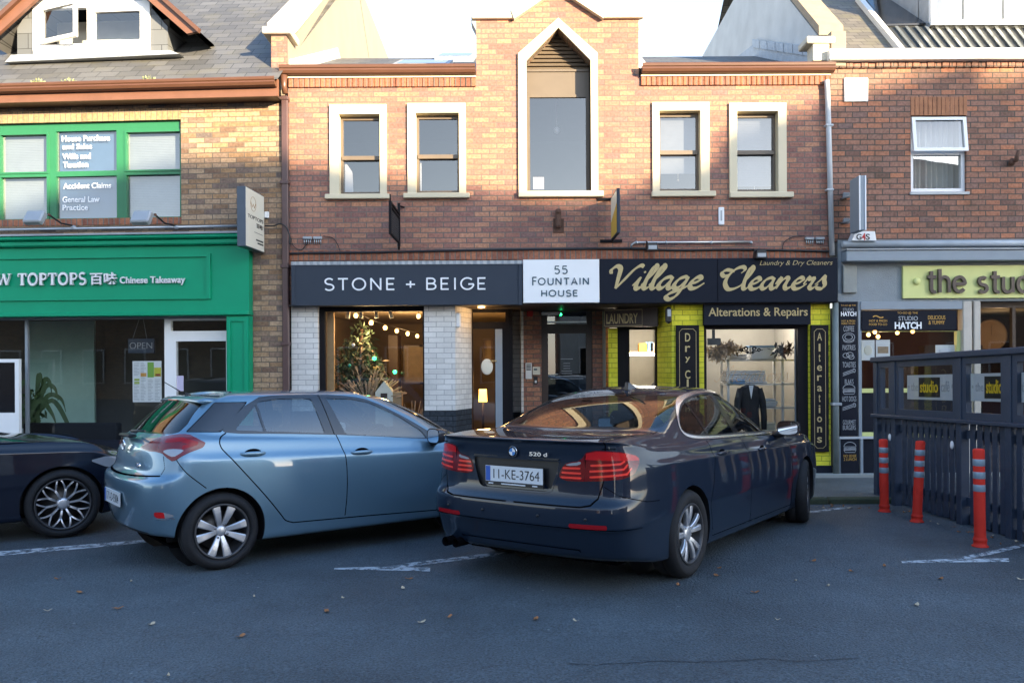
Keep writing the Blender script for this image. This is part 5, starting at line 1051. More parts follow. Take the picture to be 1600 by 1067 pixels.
b = MB(TL); b.wall(fx0, fx1, zs_, fz1, [(rect(l2, 66, 14, 137, 70, dd)), (rect(l2, 144, 14, 226, 70, dd))], dd + .02, dd - .06)
b.prism([(fx0, fz1), (fx1, fz1), (cxd, zap_)], dd + .015, dd - .05); wd = b.build('dormer_window', M['white_upvc'], lb)
for k, bx in enumerate(((66, 14, 137, 70), (144, 14, 226, 70))):
    u0, u1, z0_, z1_ = rect(l2, *bx, dd)
    if k == 0:   # left casement stands open: hinged at the left, tilted outward
        an = math.radians(16); T_ = lambda p, u0=u0: TL((u0 + p[0] * math.cos(an), dd + .03 + p[0] * math.sin(an) + p[1], z0_ + p[2] + p[0] * .03))
    else: T_ = lambda p, u0=u0: TL((u0 + p[0], dd + .0 + p[1], z0_ + p[2]))
    w_, h_ = u1 - u0, z1_ - z0_; b = MB(T_); b.wall(0, w_, 0, h_, [(.055, w_ - .055, .055, h_ - .055)], .035, -.02); cs = b.build('casement', M['white_upvc'], wd)
    b = MB(T_); b.poly([(.05, .0, .05), (w_ - .05, .0, .05), (w_ - .05, .0, h_ - .05), (.05, .0, h_ - .05)]); b.build('pane', M['win'], cs)
b = MB(TL); q = [FD(66, 2), FD(224, 2), FD(145, -60)]; b.poly([(p[0], dd + .02, p[1]) for p in q]); b.build('gable_pane', mat('sky_blue_pane', (.25, .40, .58), .15), wd, fix=False)  # gable pane is one opaque sky blue, not glass
b = MB(TL); u0, u1, z0_, z1_ = rect(l2, 55, 76, 233, 86, dd); b.box(u0, u1, dd + .06, dd - .05, z0_, z1_ - .002, .006); b.build('dormer_sill', M['stone'], wd)
b = MB(TL); u0, u1, z0_, z1_ = rect(l2, 27, 88, 262, 97, dd); b.prism([(u0 - .1, z0_ - .02), (u1 + .25, z0_ + .03), (u1 + .1, z1_), (u0, z1_)], dd + .14, dd - .02); b.build('lead_apron', M['flashing'], lb)
b = MB(TL); b.box(fx0, fx1, dd - .6, dd - .62, zs_, fz1); b.build('dormer_room', M['curtain'], lb)
# dormer roof and barge boards (the gable peak lies above the frame)
for s, (ox, oy), (ix, iy) in ((1, (312, 52), (232, -26)), (-1, (-24, 60), (58, -26))):
    P0, P1 = l2(ox, oy, -.28), l2(145, -95, -.28)
    b = MB(TL); b.prism([P0, P1, (P1[0], P1[1] - .20), (P0[0] - s * .17, P0[1] - .03)], -.22, -.28); b.build('barge_board', M['fascia_brown'], lb)
    b = MB(TL); b.prism([(P0[0] + s * .04, P0[1] + .03), (P1[0], P1[1] + .08), (P1[0], P1[1] + .0), (P0[0] + s * .02, P0[1] - .03)], -.16, -.24); b.build('verge_trim', M['gutter'], lb)
    db = -3.5; b = MB(TL); n0 = b.pts([(P0[0], -.21, P0[1] + .02), (P1[0], -.21, P1[1] + .03), (P1[0], db, P1[1] + .03), (P0[0], d0 - (P0[1] - z0) / SL, P0[1] + .02)]); b.face(range(n0, n0 + 4)); n0 = b.pts([(P0[0] - s * .02, -.22, P0[1] - .06), (P1[0], -.22, P1[1] - .06), (P1[0], db, P1[1] - .06), (P0[0] - s * .02, d0 - (P0[1] - z0) / SL, P0[1] - .06)]); b.face(range(n0, n0 + 4)); b.build('dormer_roof', M['slate'], lb, fix=False)
P0 = l2(8, 8, -.3); 
# ---- party wall between the left and middle buildings
pw = empty('party_wall', (-3.4, 12.2, 5.9), 'rendered gable party wall with stone coping rising between slate roof and red brick front', 'wall')
T0 = lambda p: (p[0], p[1], p[2]); x0, x1 = -3.50, -3.26
prof = [(12.02, 5.9), (12.02, 6.42), (12.35, 6.55), (16.9, 9.9), (22.3, 9.86), (22.3, 5.0), (12.2, 5.0)]
b = MB(T0); n0 = b.pts([(x, y, z) for x in (x0, x1) for y, z in prof]); k = len(prof); b.face(range(n0, n0 + k)); b.face(range(n0 + 2 * k - 1, n0 + k - 1, -1))
for i in range(k): b.face((n0 + i, n0 + (i + 1) % k, n0 + k + (i + 1) % k, n0 + k + i))
b.build('gable_face', M['cream_render'], pw)
b = MB(T0); b.box(x0 + .02, x1 + .0, 11.97, 12.03, 5.86, 6.45); b.build('brick_end', M['brick_red'], pw)
b = MB(T0); b.box(x0 - .10, x1 + .08, 11.90, 12.40, 6.45, 6.55, .015); b.build('kneeler', M['stone'], pw)
b = MB(T0); n0 = b.pts([(x, y, z) for x in (x0 - .09, x1 + .09) for y, z in ((12.15, 6.55), (16.95, 10.0), (16.95, 10.12), (12.15, 6.70))]); b.face((n0, n0 + 1, n0 + 2, n0 + 3)); b.face((n0 + 7, n0 + 6, n0 + 5, n0 + 4))
for i in range(4): b.face((n0 + i, n0 + (i + 1) % 4, n0 + 4 + (i + 1) % 4, n0 + 4 + i))
b.build('coping', M['stone'], pw)
b = MB(T0); b.prism([(12.1, 5.92), (15.4, 7.36), (15.4, 7.58), (12.1, 6.14)], x1 + .004, x1 + .03, axis=0); b.prism([(15.4, 7.36), (19, 5.8), (19, 6.0), (15.4, 7.58)], x1 + .004, x1 + .03, axis=0); b.build('flashing', M['white_render'], pw)
# ---- green shopfront
dF = .14
b = MB(TL); u1g = lu(389, 430, dF)
zc0, zc1 = lz(200, 369, dF), lz(200, 385, dF)
b.box(UL, u1g, dF, 0, lz(200, 490, dF), zc1 + .0); sf = b.build('shopfront', M['green'], lb)
b = MB(TL); b.box(UL, u1g + .05, dF + .12, 0, zc1 + .09, zc0, .02); b.box(UL, u1g + .03, dF + .07, 0, zc1 + .002, zc1 + .088, .02); b.build('cornice', M['green'], sf)
b = MB(TL); b.box(UL, u1g + .04, dF + .13, 0, zc0 + .003, zc0 + .03); b.build('lead_flashing', M['flashing'], sf)
b = MB(TL); b.box(UL, u1g + .01, dF + .05, 0, lz(200, 494, dF), lz(200, 488, dF), .01); b.build('lower_moulding', M['green'], sf)
q = rect(l2, -200, 400, 330, 470, dF); i_ = rect(l2, -190, 405, 323, 465, dF); b = MB(TL); b.wall(q[0], q[1], q[2], q[3], [i_], dF + .028, dF + .001); b.build('panel_moulding', M['green'], sf)
b = MB(TL); u0_ = lu(354, 560, dF); b.box(u0_, u1g, dF, 0, PAVE, lz(370, 493, dF) - .003); b.build('pilaster', M['green'], sf)
b = MB(TL); a, c = lu(361, 560, dF), lu(382, 560, dF); b.wall(u0_ + .02, u1g - .01, .3, lz(370, 496, dF), [(a, c, .4, lz(370, 502, dF))], dF + .02, dF + .001); b.build('pilaster_panel', M['green'], sf)
so = empty('takeaway_sign', TL((lu(140), dF, lz(140, 445, dF))), 'silver raised lettering with Chinese characters along the green takeaway fascia', 'sign')
# heavy serif capitals
SERIF = {'T': (.86, [[(.0, .95), (.74, .95)], [(.37, .95), (.37, 0)], [(.2, .03), (.54, .03)], [(.02, .95), (.02, .72)], [(.72, .95), (.72, .72)]], [.12, .21, .08, .07, .07]),
 'O': (1.04, [arc(.46, .5, .38, .46, 0, 360, 22)], [.20]), 'P': (.80, [[(.14, 0), (.14, 1)], [(.14, .94)] + arc(.34, .71, .27, .24, 90, -90, 10) + [(.14, .47)], [(0, .03), (.34, .03)], [(0, .97), (.2, .97)]], [.21, .15, .08, .08]),
 'S': (.76, [arc(.32, .73, .24, .24, 35, 270, 10) + arc(.32, .26, .26, .24, 90, -145, 10)], [.18]), 'N': (1.0, [[(.12, 0), (.12, 1)], [(.10, .97), (.76, .03)], [(.78, 0), (.78, 1)], [(0, .03), (.26, .03)], [(.62, .97), (.94, .97)]], [.10, .22, .10, .07, .07]),
 'E': (.80, [[(.14, 0), (.14, 1)], [(.0, .95), (.62, .95)], [(.14, .5), (.5, .5)], [(0, .05), (.66, .05)]], [.21, .10, .09, .10]), 'W': (1.34, [[(.06, 1), (.36, .02)], [(.36, .02), (.62, .95)], [(.58, 1), (.88, .02)], [(.88, .02), (1.14, .98)], [(-.06, .97), (.24, .97)], [(.98, .97), (1.26, .97)]], [.20, .09, .20, .09, .07, .07]), ' ': (.34, [], [])}
def serif(parent, word, box, d, f, T, m, thick):
    u0, u1, z0, z1 = rect(f, *box, d); h = z1 - z0; tot = sum(SERIF[c][0] for c in word); sx = (u1 - u0) / tot; o = 0; b = MB(T)
    for ch in word:
        w_, st, ws_ = SERIF[ch]
        for P, ww in zip(st, ws_): ribbon(b, [(u0 + (o + p[0]) * sx, z0 + p[1] * h) for p in P], ww * h, d, thick, (math.radians(90), .62) if len(P) > 6 else None)
        o += w_
    return b.build('lettering', m, parent, fix=False)
serif(so, 'NEW', (-37, 428.5, 21, 446), dF + .02, l2, TL, M['letter_steel'], .03); serif(so, 'TOPTOPS', (30, 427, 138, 445.5), dF + .02, l2, TL, M['letter_steel'], .03)
letters(so, 'chinese_characters', '\u767e\u5473', (142, 426, 184, 445), dF + .02, M['letter_steel'], l2, TL, bold=.02, thick=.03)
letters(so, 'small_lettering', 'Chinese Takeaway', (188, 432, 290, 446), dF + .02, M['letter_steel'], l2, TL, bold=.02, thick=.02)
# takeaway window and door
dw = -.10; zhd = lz(150, 497, dw)
b = MB(TL); b.box(UL, u0_ - .003, dw + .05, dw - .10, zhd - .02, lz(150, 493, 0) - .003); b.build('window_head', M['trim_grey'], sf)
b = MB(TL); ua, ub, uc = lu(257, 560, dw), lu(270, 560, dw), lu(352, 560, 0) ; zl1, zl0 = lz(310, 517, dw), lz(310, 522, dw); 
b.wall(ua, uc, PAVE, zhd - .02, [(ua + .10, uc - .001, zl1, zhd - .05), (ub + .05, uc - .03, .25, lz(310, 533, dw))], dw, dw - .07); dr = b.build('shop_door', M['white_upvc'], sf)
b = MB(TL); b.poly([(ua + .05, dw - .035, .2), (uc, dw - .035, .2), (uc, dw - .035, zhd - .03), (ua + .05, dw - .035, zhd - .03)]); b.build('pane', M['shop_glass'], dr)
u0, u1, z0_, z1_ = rect(l2, 274.5, 587, 285.5, 611, dw); b = MB(TL); b.box(u0, u1, dw - .024, dw - .030, z0_, z1_); b.build('notice', mat('lilac_paper', (.55, .50, .66), .6), None, 'narrow lilac notice stuck inside the glass of the takeaway door', 'notice')
b = MB(TL); b.box(UL, ua - .001, dw + .02, dw - .08, PAVE, .55); b.build('stall_riser', M['black_board'], sf)
b = MB(TL); b.poly([(UL, dw - .02, .55), (ua, dw - .02, .55), (ua, dw - .02, zhd), (UL, dw - .02, zhd)]); b.build('shop_pane', M['shop_glass'], sf)
for x in (41,): u = lu(x, 560, dw); b = MB(TL); b.box(u - .02, u + .02, dw, dw - .05, .55, zhd - .02); b.build('glazing_bar', M['trim_grey'], sf)
b = MB(TL); dr_ = -2.4
for P in ([(UL, dr_, PAVE), (UR, dr_, PAVE), (UR, dr_, 2.5), (UL, dr_, 2.5)], [(UL, dw - .11, PAVE), (UR, dw - .11, PAVE), (UR, dr_, PAVE), (UL, dr_, PAVE)], [(UL, dw - .11, 2.52), (UR, dw - .11, 2.52), (UR, dr_, 2.52), (UL, dr_, 2.52)], [(UR - .35, dw - .11, PAVE), (UR - .35, dr_, PAVE), (UR - .35, dr_, 2.5), (UR - .35, dw - .11, 2.5)]): b.poly(P)
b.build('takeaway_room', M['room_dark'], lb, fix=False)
u0, u1, z0_, z1_ = rect(l2, 45, 520, 150, 660, -2.0); b = MB(TL); b.box(u0, u1, -1.95, -2.0, z0_, z1_ + .2); b.build('teal_partition', M['room_teal'], None, 'pale teal partition standing inside the takeaway', 'partition')
u0, u1, z0_, z1_ = rect(l2, 208, 564, 253, 628, dw - .04); mp = empty('menu_poster', TL(((u0 + u1) / 2, dw - .03, z0_)), 'white and green takeaway menu sheet taped inside the shop window', 'poster'); b = MB(TL); b.box(u0, u1, dw - .026, dw - .032, z0_, z1_); b.build('sheet', M['paper'], mp)
w_ = u1 - u0; h_ = z1_ - z0_
for nm, c, (a, bb, cc, dd2) in (('green_block', (.20, .42, .06), (.52, .74, .60, .97)), ('yellow_block', (.55, .52, .05), (.75, .99, .62, .84)), ('orange_picture', (.62, .30, .06), (.28, .48, .62, .71)), ('red_picture', (.45, .10, .05), (.79, .97, .63, .69)), ('olive_block', (.35, .45, .08), (.06, .24, .52, .57)), ('olive_block', (.35, .45, .08), (.06, .24, .44, .50))):
    b = MB(TL); b.box(u0 + a * w_, u0 + bb * w_, dw - .0255, dw - .0235, z0_ + cc * h_, z0_ + dd2 * h_); b.build(nm, mat(nm, c, .6), mp)
b = MB(TL)
for cx_ in (.05, .28, .53, .77):
    for r2 in range(26):
        z = .04 + r2 * .036
        if (cx_ > .5 and z > .56) or (.5 < z < .62 and cx_ < .2): continue
        b.box(u0 + cx_ * w_, u0 + (cx_ + random.uniform(.10, .19)) * w_, dw - .0255, dw - .0245, z0_ + z * h_, z0_ + (z + .010) * h_)
b.build('print_lines', M['letter_grey'], mp)
u0, u1, z0_, z1_ = rect(l2, 201, 529, 242, 552, -.35); op = empty('open_sign', TL(((u0 + u1) / 2, -.35, z0_)), 'dark unlit OPEN sign hanging inside the takeaway window', 'sign'); b = MB(TL); b.box(u0, u1, -.33, -.36, z0_, z1_, .005); b.build('panel', mat('dark_blue_acrylic', (.02, .035, .06), .3), op)
b = MB(TL); text_into(b, 'OPEN', u0 + .03, u1 - .03, z0_ + .07, z1_ - .06, -.33, .01, -.02); b.build('lettering', M['letter_grey'], op, fix=False); b = MB(TL); b.tube([(u0 + .07, -.34, z1_), ((u0 + u1) / 2 - .03, -.34, zhd)], .003, 4); b.tube([(u1 - .12, -.34, z1_), ((u0 + u1) / 2 + .03, -.34, zhd)], .003, 4); b.build('cord', M['letter_grey'], op)
# plant with long drooping leaves, dark bench, white board
up = lu(52, 640, -.7); pl = empty('potted_plant', TL((up, -.7, PAVE)), 'potted plant with long drooping leaves in the takeaway window', 'plant')
b = MB(TL)
for k, (dx, dz, L) in enumerate(((.55, .10, .55), (.75, -.55, .8), (.25, .45, .5), (-.2, .4, .5), (-.45, .1, .5), (.1, .55, .45), (.4, .32, .55), (-.1, -.3, .6), (.15, -.5, .5), (.5, -.2, .5))):
    P = smooth_path([(up, .75), (up + dx * .45, 1.0 + max(dz, 0) * .6 + .12), (up + dx * .85, 1.02 + dz * .75 + .05), (up + dx, .98 + dz * .8 - .12)], 6); n = len(P); ribbon(b, P, [.075 * math.sin(math.pi * min(.96, .12 + j / n)) for j in range(n)], -.7 + random.uniform(-.1, .2), .004)
b.build('leaves', M['leaf_green'], pl, fix=False); b = MB(TL); leafcloud(b, 120, (up - .05, -.72, .95), (.22, .15, .40), .07); b.build('foliage', M['leaf_green'], pl, fix=False); b = MB(TL); b.lathe([(.0001, 0), (.12, 0), (.16, .32), (.15, .32), (.0001, .30)], (up, -.7, .36), (0, 0, 1), 18); b.build('pot', M['pipe_grey'], pl)
u0, u1, z0_, z1_ = rect(l2, 45, 660, 300, 700, -.6); b = MB(TL); b.box(u0 - .0, lu(190, 660, -.6), -.45, -.62, .5, z1_, .02); b.box(u0, lu(190, 660, -.6), -.2, -.62, PAVE, .45, .02); b.build('bench_seat', M['black_wood'], None, 'long black bench back inside the takeaway window', 'bench')
u0, u1, z0_, z1_ = rect(l2, -60, 561, 31, 690, .28); wb = empty('notice_board', TL(((u0 + u1) / 2, .28, PAVE)), 'white framed dark board standing before the takeaway at the left edge', 'board'); b = MB(TL); b.wall(u0, u1, PAVE, z1_, [(u0 + .05, u1 - .06, z0_ + .42, z1_ - .05)], .30, .24); b.build('frame', M['white_upvc'], wb); b = MB(TL); b.box(u0 + .04, u1 - .05, .275, .262, z0_ + .4, z1_ - .04); b.build('panel', M['black_gloss'], wb)
# sign lamps and conduit over the shopfront
zc_ = lz(200, 357); b = MB(TL); b.tube([(UL, .05, zc_), (lu(379, 356), .05, zc_)], .018, 8); cd_ = b.build('conduit', M['galv'], None, 'metal conduit along the brick above the green shopfront', 'conduit')
for k, (xb, xh) in enumerate(((118, 55), (278, 222))):
    u0, z0_ = l2(xb, 356); u1, z1_ = l2(xh, 341, .75); r = empty('sign_lamp', TL((u0, .04, z0_)), ('grey box lamp on a black arm, left of the two over the green fascia', 'grey box lamp on a black arm, right of the two over the green fascia')[k], 'lamp')
    b = MB(TL); b.tube([(u0, .05, z0_ + .02), (u0 - .12, .16, z0_ + .04), (u1 + .14, .66, z1_ + .06)], .013, 6); b.build('arm', M['cable'], r); b = MB(TL); b.ball((u0, .05, z0_), .035, 8, (1.3, .8, .8)); b.build('joint_box', M['lamp_grey'], r)
    T_ = lambda p, u1=u1, z1_=z1_: TL((u1 + p[0], .75 + p[1] * .8 - p[2] * .55, z1_ + p[2] * .8 + p[1] * .5))
    b = MB(T_); b.bbox(-.13, .13, -.05, .06, -.11, .11, .02); b.build('lamp_head', M['lamp_grey'], r); b = MB(TL); b.ball((u1 + .14, .66, z1_ + .06), .022, 8); b.build('swivel', M['rust'], r)
# projecting light-box sign
u, zt_, zb_ = lu(414, 350) , lz(414, 308), lz(414, 396); r = empty('projecting_sign', TL((u - .05, .4, zb_)), 'cream projecting box sign with dark blue edge, at the end of the green fascia', 'sign')
b = MB(TL); b.box(u - .12, u, .04, .74, zb_, zt_, .004); b.build('box', mat('slate_blue_metal', (.055, .075, .105), .45), r)
b = MB(TL); b.box(u + .0005, u + .006, .05, .732, zb_ + .01, zt_ - .01); b.build('face', M['ivory'], r)
TS = lambda p: TL((u + .006 + p[1], .732 - p[0], zb_ + p[2])); hS = zt_ - zb_
b = MB(TS); text_into(b, 'TOPTOPS', .06, .64, hS * .50, hS * .56, 0, .003); text_into(b, '\u767e\u5473', .38, .62, hS * .38, hS * .46, 0, .003, .02); b.box(.36, .64, 0, .002, hS * .16, hS * .185); b.box(.42, .64, 0, .002, hS * .11, hS * .135); b.box(.3, .62, 0, .002, hS * .29, hS * .297); b.build('lettering', M['ink'], r, fix=False)
b = MB(TS); b.tube([(.26 + .10 * math.cos(t), .002, hS * .76 + .10 * math.sin(t)) for t in [k * .3 for k in range(22)]], .003, 4); ribbon(b, [(.17, hS * .78), (.22, hS * .70), (.26, hS * .76), (.30, hS * .70), (.35, hS * .78)], .012, 0, .002); b.build('emblem', M['wood'], r, fix=False)
u2, z2 = l2(418, 337); b = MB(TL); b.box(u2 - .03, u2 + .03, .05, .005, z2 - .04, z2 + .05, .006); b.build('junction_box', M['white_upvc'], None, 'small white junction box on the brick beside the projecting sign', 'junction box')
cable([(414, 353), (428, 353), (437, 350), (446, 354), (452, 366), (453, 382)], .012, 'black cable looping from the projecting sign across the brown downpipe', d=.135, f=l2, T=TL)
# ------------------------------------------------------------------ right building: weathered brick, white cornice, glazed roof, grey cafe front
rb = empty('brick_building', (6.5, FY, PAVE), 'weathered brick building with white cornice and grey cafe front at the right', 'building')
RL, RR = m2(1298, 250)[0], 10.5
zc_r = m2(1450, 98)[1]; zlo = m2(1450, 377)[1]
wi = rect(m2, 1423, 181, 1510, 300)
b = MB(TM); b.wall(RL, RR, zlo, zc_r, [wi], 0, -.3); b.build('wall', M['brick_dark'], rb)
b = MB(TM); z0, z1 = m2(1450, 107)[1], zc_r; n = int((RR - RL) / .107)
for k in range(n): u = RL + .01 + k * .107; b.box(u, u + .099, random.uniform(.03, .045), -.05, z0, z1 - .002, .006)
b.build('soldier_course', M['brick_dark'], rb)
b = MB(TM); b.box(m2(1290.5, 90)[0], RR, .14, -.25, zc_r, m2(1450, 81)[1], .01); b.build('cornice', M['white_paint'], rb)
b = MB(TM); b.box(m2(1290.5, 100)[0], m2(1300, 100)[0], .05, -.1, m2(1295, 106)[1], zc_r - .002); b.build('cornice_bracket', M['white_paint'], rb)
# soldier lintel and casement window
b = MB(TM); zl0 = wi[3]; zl1 = m2(1465, 152)[1]; k0, k1 = wi[0] - .0, wi[1] + .02; n = 13
for k in range(n): u = k0 + (k1 - k0) * k / n; b.box(u, u + (k1 - k0) / n - .008, random.uniform(.004, .012), -.1, zl0 - .0, zl1, .003)
b.build('lintel_bricks', mat('orange_lintel', (.34, .15, .075), .85, var=.45, scale=9, bump=.3), rb)
zr_ = m2(1465, 238)[1]; b = MB(TM); b.wall(wi[0], wi[1], wi[2], wi[3], [(wi[0] + .06, wi[1] - .05, zr_ + .03, wi[3] - .04), (wi[0] + .06, wi[1] - .05, wi[2] + .06, zr_ - .03)], -.05, -.12); w_ = b.build('upper_window', M['trim_white_grey'] if 'trim_white_grey' in M else M['white_upvc'], rb)
an = math.radians(7); zt_ = wi[3] - .02; h_ = zt_ - zr_ - .0; T_ = lambda p: TM((wi[0] + .02 + p[0], -.03 + p[1] + (h_ - p[2]) * math.sin(an), zt_ - (h_ - p[2]) * math.cos(an)))
W_ = wi[1] - wi[0] - .02; b = MB(T_); b.wall(0, W_, 0, h_, [(.05, W_ - .05, .05, h_ - .045)], .03, -.015); cs = b.build('casement', M['white_upvc'], w_); b = MB(T_); b.poly([(.04, 0, .04), (W_ - .04, 0, .04), (W_ - .04, 0, h_ - .04), (.04, 0, h_ - .04)]); b.build('pane', M['win'], cs)
b = MB(TM); b.poly([(wi[0] + .05, -.09, wi[2] + .05), (wi[1] - .05, -.09, wi[2] + .05), (wi[1] - .05, -.09, zr_), (wi[0] + .05, -.09, zr_)]); b.build('pane', M['win'], w_)
b = MB(TM); n = 60; P = [(wi[0] - .1 + (wi[1] - wi[0] + .2) * k / n, -.25 + .025 * math.sin(k * 1.3) + .012 * math.sin(k * .5)) for k in range(n + 1)]
for k in range(n): b.poly([(P[k][0], P[k][1], wi[2] - .05), (P[k + 1][0], P[k + 1][1], wi[2] - .05), (P[k + 1][0], P[k + 1][1], wi[3] + .05), (P[k][0], P[k][1], wi[3] + .05)])
b.smooth = True; b.build('net_curtain', M['curtain'], w_, fix=False)
b = MB(TM); b.box(wi[0] - .02, wi[1] + .03, .03, -.1, wi[2] - .045, wi[2] - .002, .004); b.build('sill', M['lamp_grey'], w_)
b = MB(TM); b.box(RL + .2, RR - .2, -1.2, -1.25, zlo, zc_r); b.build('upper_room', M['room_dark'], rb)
# white plate and stub on the wall
u0, u1, z0, z1 = rect(m2, 1318, 122.5, 1355.5, 160); b = MB(TM); b.box(u0, u1, .03, .001, z0, z1, .01); b.build('wall_box', M['white_paint'], None, 'square white cover plate on the brick under the white cornice', 'cover plate')
u, z = m2(1580, 252); b = MB(TM); b.tube([(u, .02, z), (u, .12, z - .02), (u + .02, .14, z + .12)], [.04, .035, .02], 8); b.ball((u - .02, .05, z - .03), .05, 8); b.build('rusty_stub', M['rust'], None, 'rusty pipe stub sticking out of the brick right of the casement window', 'pipe')
# roof: mossy tiles at the left, rooflight, corrugated sheets and white dormer
zr0 = m2(1450, 81)[1] - .02; sl = .75
zq = lambda d: zr0 + (-.1 - d) * sl
uL = m2(1312, 80, -.3)[0]
b = MB(TM); b.poly([(RL + .05, -.1, zr0), (RR, -.1, zr0), (RR, -5.5, zq(-5.5)), (RL + .05, -5.5, zq(-5.5))]); b.poly([(RL + .05, -5.5, zq(-5.5)), (RR, -5.5, zq(-5.5)), (RR, -10, zr0 + .5), (RL + .05, -10, zr0 + .5)]); b.build('roof', M['tile_old'], rb, fix=False)
# sloping white rafter edge and glass panel
e0, e1 = m2(1412, 78, -.12), m2(1334, 0, -1.55)
def onroof(px_, py_, off=.0):
    a, c = unpx(px_, py_); # CAMZ + c*Y = zr0 + (Y-12-.1)*sl + off
    Y = (zr0 + off - 12.1 * sl - CAMZ) / (c - sl); return (a * Y, FY - Y, CAMZ + c * Y)
def roofquad(name, px4, off, m, parent, th=.05):
    P = [onroof(*p, off) for p in px4]; Q = [(p[0], p[1], p[2] - th) for p in P]; b = MB(TM); n = b.pts(P + Q); k = len(P); b.face(range(n, n + k)); b.face(range(n + 2 * k - 1, n + k - 1, -1))
    for i in range(k): b.face((n + i, n + (i + 1) % k, n + k + (i + 1) % k, n + k + i))
    return b.build(name, m, parent)
roofquad('rafter_edge', [(1409, 79), (1417, 79), (1345, -8), (1336, -8)], .12, M['white_paint'], rb, .14)
roofquad('roof_glass', [(1384, 38), (1456, 36), (1420, -8), (1347, -8)], .10, M['black_gloss'], rb, .03)
roofquad('glass_bar', [(1452, 37), (1458, 36), (1408, -8), (1402, -8)], .14, M['galv'], rb, .04)
roofquad('roof_sheet', [(1416, 79.5), (1800, 80), (1800, 41), (1384, 40)], .05, mat('sooty_sheet', (.045, .045, .04), .5, var=.4), rb, .02)
sheet = mat('translucent_sheet_ridge', (.20, .21, .20), .22, .3, var=.4, scale=3)
for k in range(26):
    x = 1398 + k * 15.5; dx = -30
    roofquad('sheet_ridge', [(x + 30, 79), (x + 35, 79), (x + 35 + dx, 41), (x + 30 + dx, 41)], .085, sheet if k > 2 else M['glass_blue'] if 'glass_blue' in M else sheet, rb, .03)
# white dormer with three panes
dd = -1.05; q = rect(m2, 1455, -60, 1900, 38, dd); b = MB(TM); zb0, zb1 = m2(1500, 31, dd)[1], m2(1500, 0, dd)[1] + .9
edges = [(1463, 1507), (1523, 1570), (1580, 1632), (1640, 1690), (1700, 1750)]
b.wall(q[0], q[1], q[2], zb1 + .1, [(m2(a, 10, dd)[0], m2(c, 10, dd)[0], zb0, zb1) for a, c in edges], dd, dd - .08); dw_ = b.build('roof_dormer', M['white_upvc'], rb)
b = MB(TM); b.poly([(q[0] + .03, dd - .04, zb0), (q[1] - .03, dd - .04, zb0), (q[1] - .03, dd - .04, zb1), (q[0] + .03, dd - .04, zb1)]); b.build('pane', M['win'], dw_)
b = MB(TM); b.box(q[0], q[1], dd - .4, dd - .42, q[2], zb1); b.build('net_curtain', M['curtain'], dw_)
b = MB(TM); b.box(q[0] - .05, q[1], dd + .06, dd - 3, zb1 + .1, zb1 + .2); b.box(q[0], q[0] + .05, dd - .08, dd - 3, q[2], zb1 + .1); b.build('dormer_roof', M['flashing'], rb)
# ---- white party wall between the middle and right buildings
pw = empty('party_wall', (4.7, 12.2, 5.9), 'weathered white gable wall with stone coping between the red brick front and the right building', 'wall'); T0 = lambda p: p
x0, x1 = 4.62, 4.88; prof = [(12.05, 5.8), (12.05, 6.30), (12.3, 6.50), (15.4, 9.22), (20.2, 9.02), (20.2, 5), (12.2, 5)]
b = MB(T0); n0 = b.pts([(x, y, z) for x in (x0, x1) for y, z in prof]); k = len(prof); b.face(range(n0, n0 + k)); b.face(range(n0 + 2 * k - 1, n0 + k - 1, -1))
for i in range(k): b.face((n0 + i, n0 + (i + 1) % k, n0 + k + (i + 1) % k, n0 + k + i))
b.build('gable_face', M['white_render'], pw)
b = MB(T0); n0 = b.pts([(x, y, z) for x in (x0 - .04, x1 + .06) for y, z in ((12.2, 6.50), (15.4, 9.30), (15.4, 9.42), (12.2, 6.64))]); b.face((n0, n0 + 1, n0 + 2, n0 + 3)); b.face((n0 + 7, n0 + 6, n0 + 5, n0 + 4))
for i in range(4): b.face((n0 + i, n0 + (i + 1) % 4, n0 + 4 + (i + 1) % 4, n0 + 4 + i))
b.build('coping', mat('brown_coping', (.36, .27, .18), .85, var=.2, bump=.3, bscale=30), pw)
b = MB(T0); b.box(4.30, 4.72, 11.93, 12.3, 6.28, 6.38, .015); b.build('kneeler', M['stone'], pw); b = MB(T0); b.box(4.40, 4.64, 11.96, 12.2, 6.03, 6.28, .01); b.build('kneeler_block', M['stone'], pw); b = MB(T0); b.box(4.66, 4.88, 11.95, 12.1, 5.95, 6.46, .008); b.build('pier_end', M['cream_render'], pw)
M['lead_blue'] = mat('blue_grey_lead', (.40, .44, .48), .6, var=.3, bump=.3, bscale=18)
b = MB(T0); b.prism([(12.1, 5.95), (15.4, 7.38), (15.4, 7.62), (12.1, 6.30)], x0 - .05, x0 - .003, axis=0); b.prism([(15.4, 7.38), (20.1, 6.0), (20.1, 8.4), (15.4, 7.62)], x0 - .05, x0 - .003, axis=0); b.build('lead_flashing', M['lead_blue'], pw)
for k in range(7):
    y = 12.35 + k * .44; z = 6.22 + (y - 12.2) * .43; b = MB(T0); n = b.pts([(x, y + j * .46, z + j * .2 + h) for x in (x0 - .075, x0 - .052) for j in (0, 1) for h in (-.05, .10)])
    for q in ((0, 1, 3, 2), (4, 6, 7, 5), (0, 4, 5, 1), (2, 3, 7, 6), (0, 2, 6, 4), (1, 5, 7, 3)): b.face([n + i for i in q])
    b.build('step_flashing', M['lead_blue'], pw)
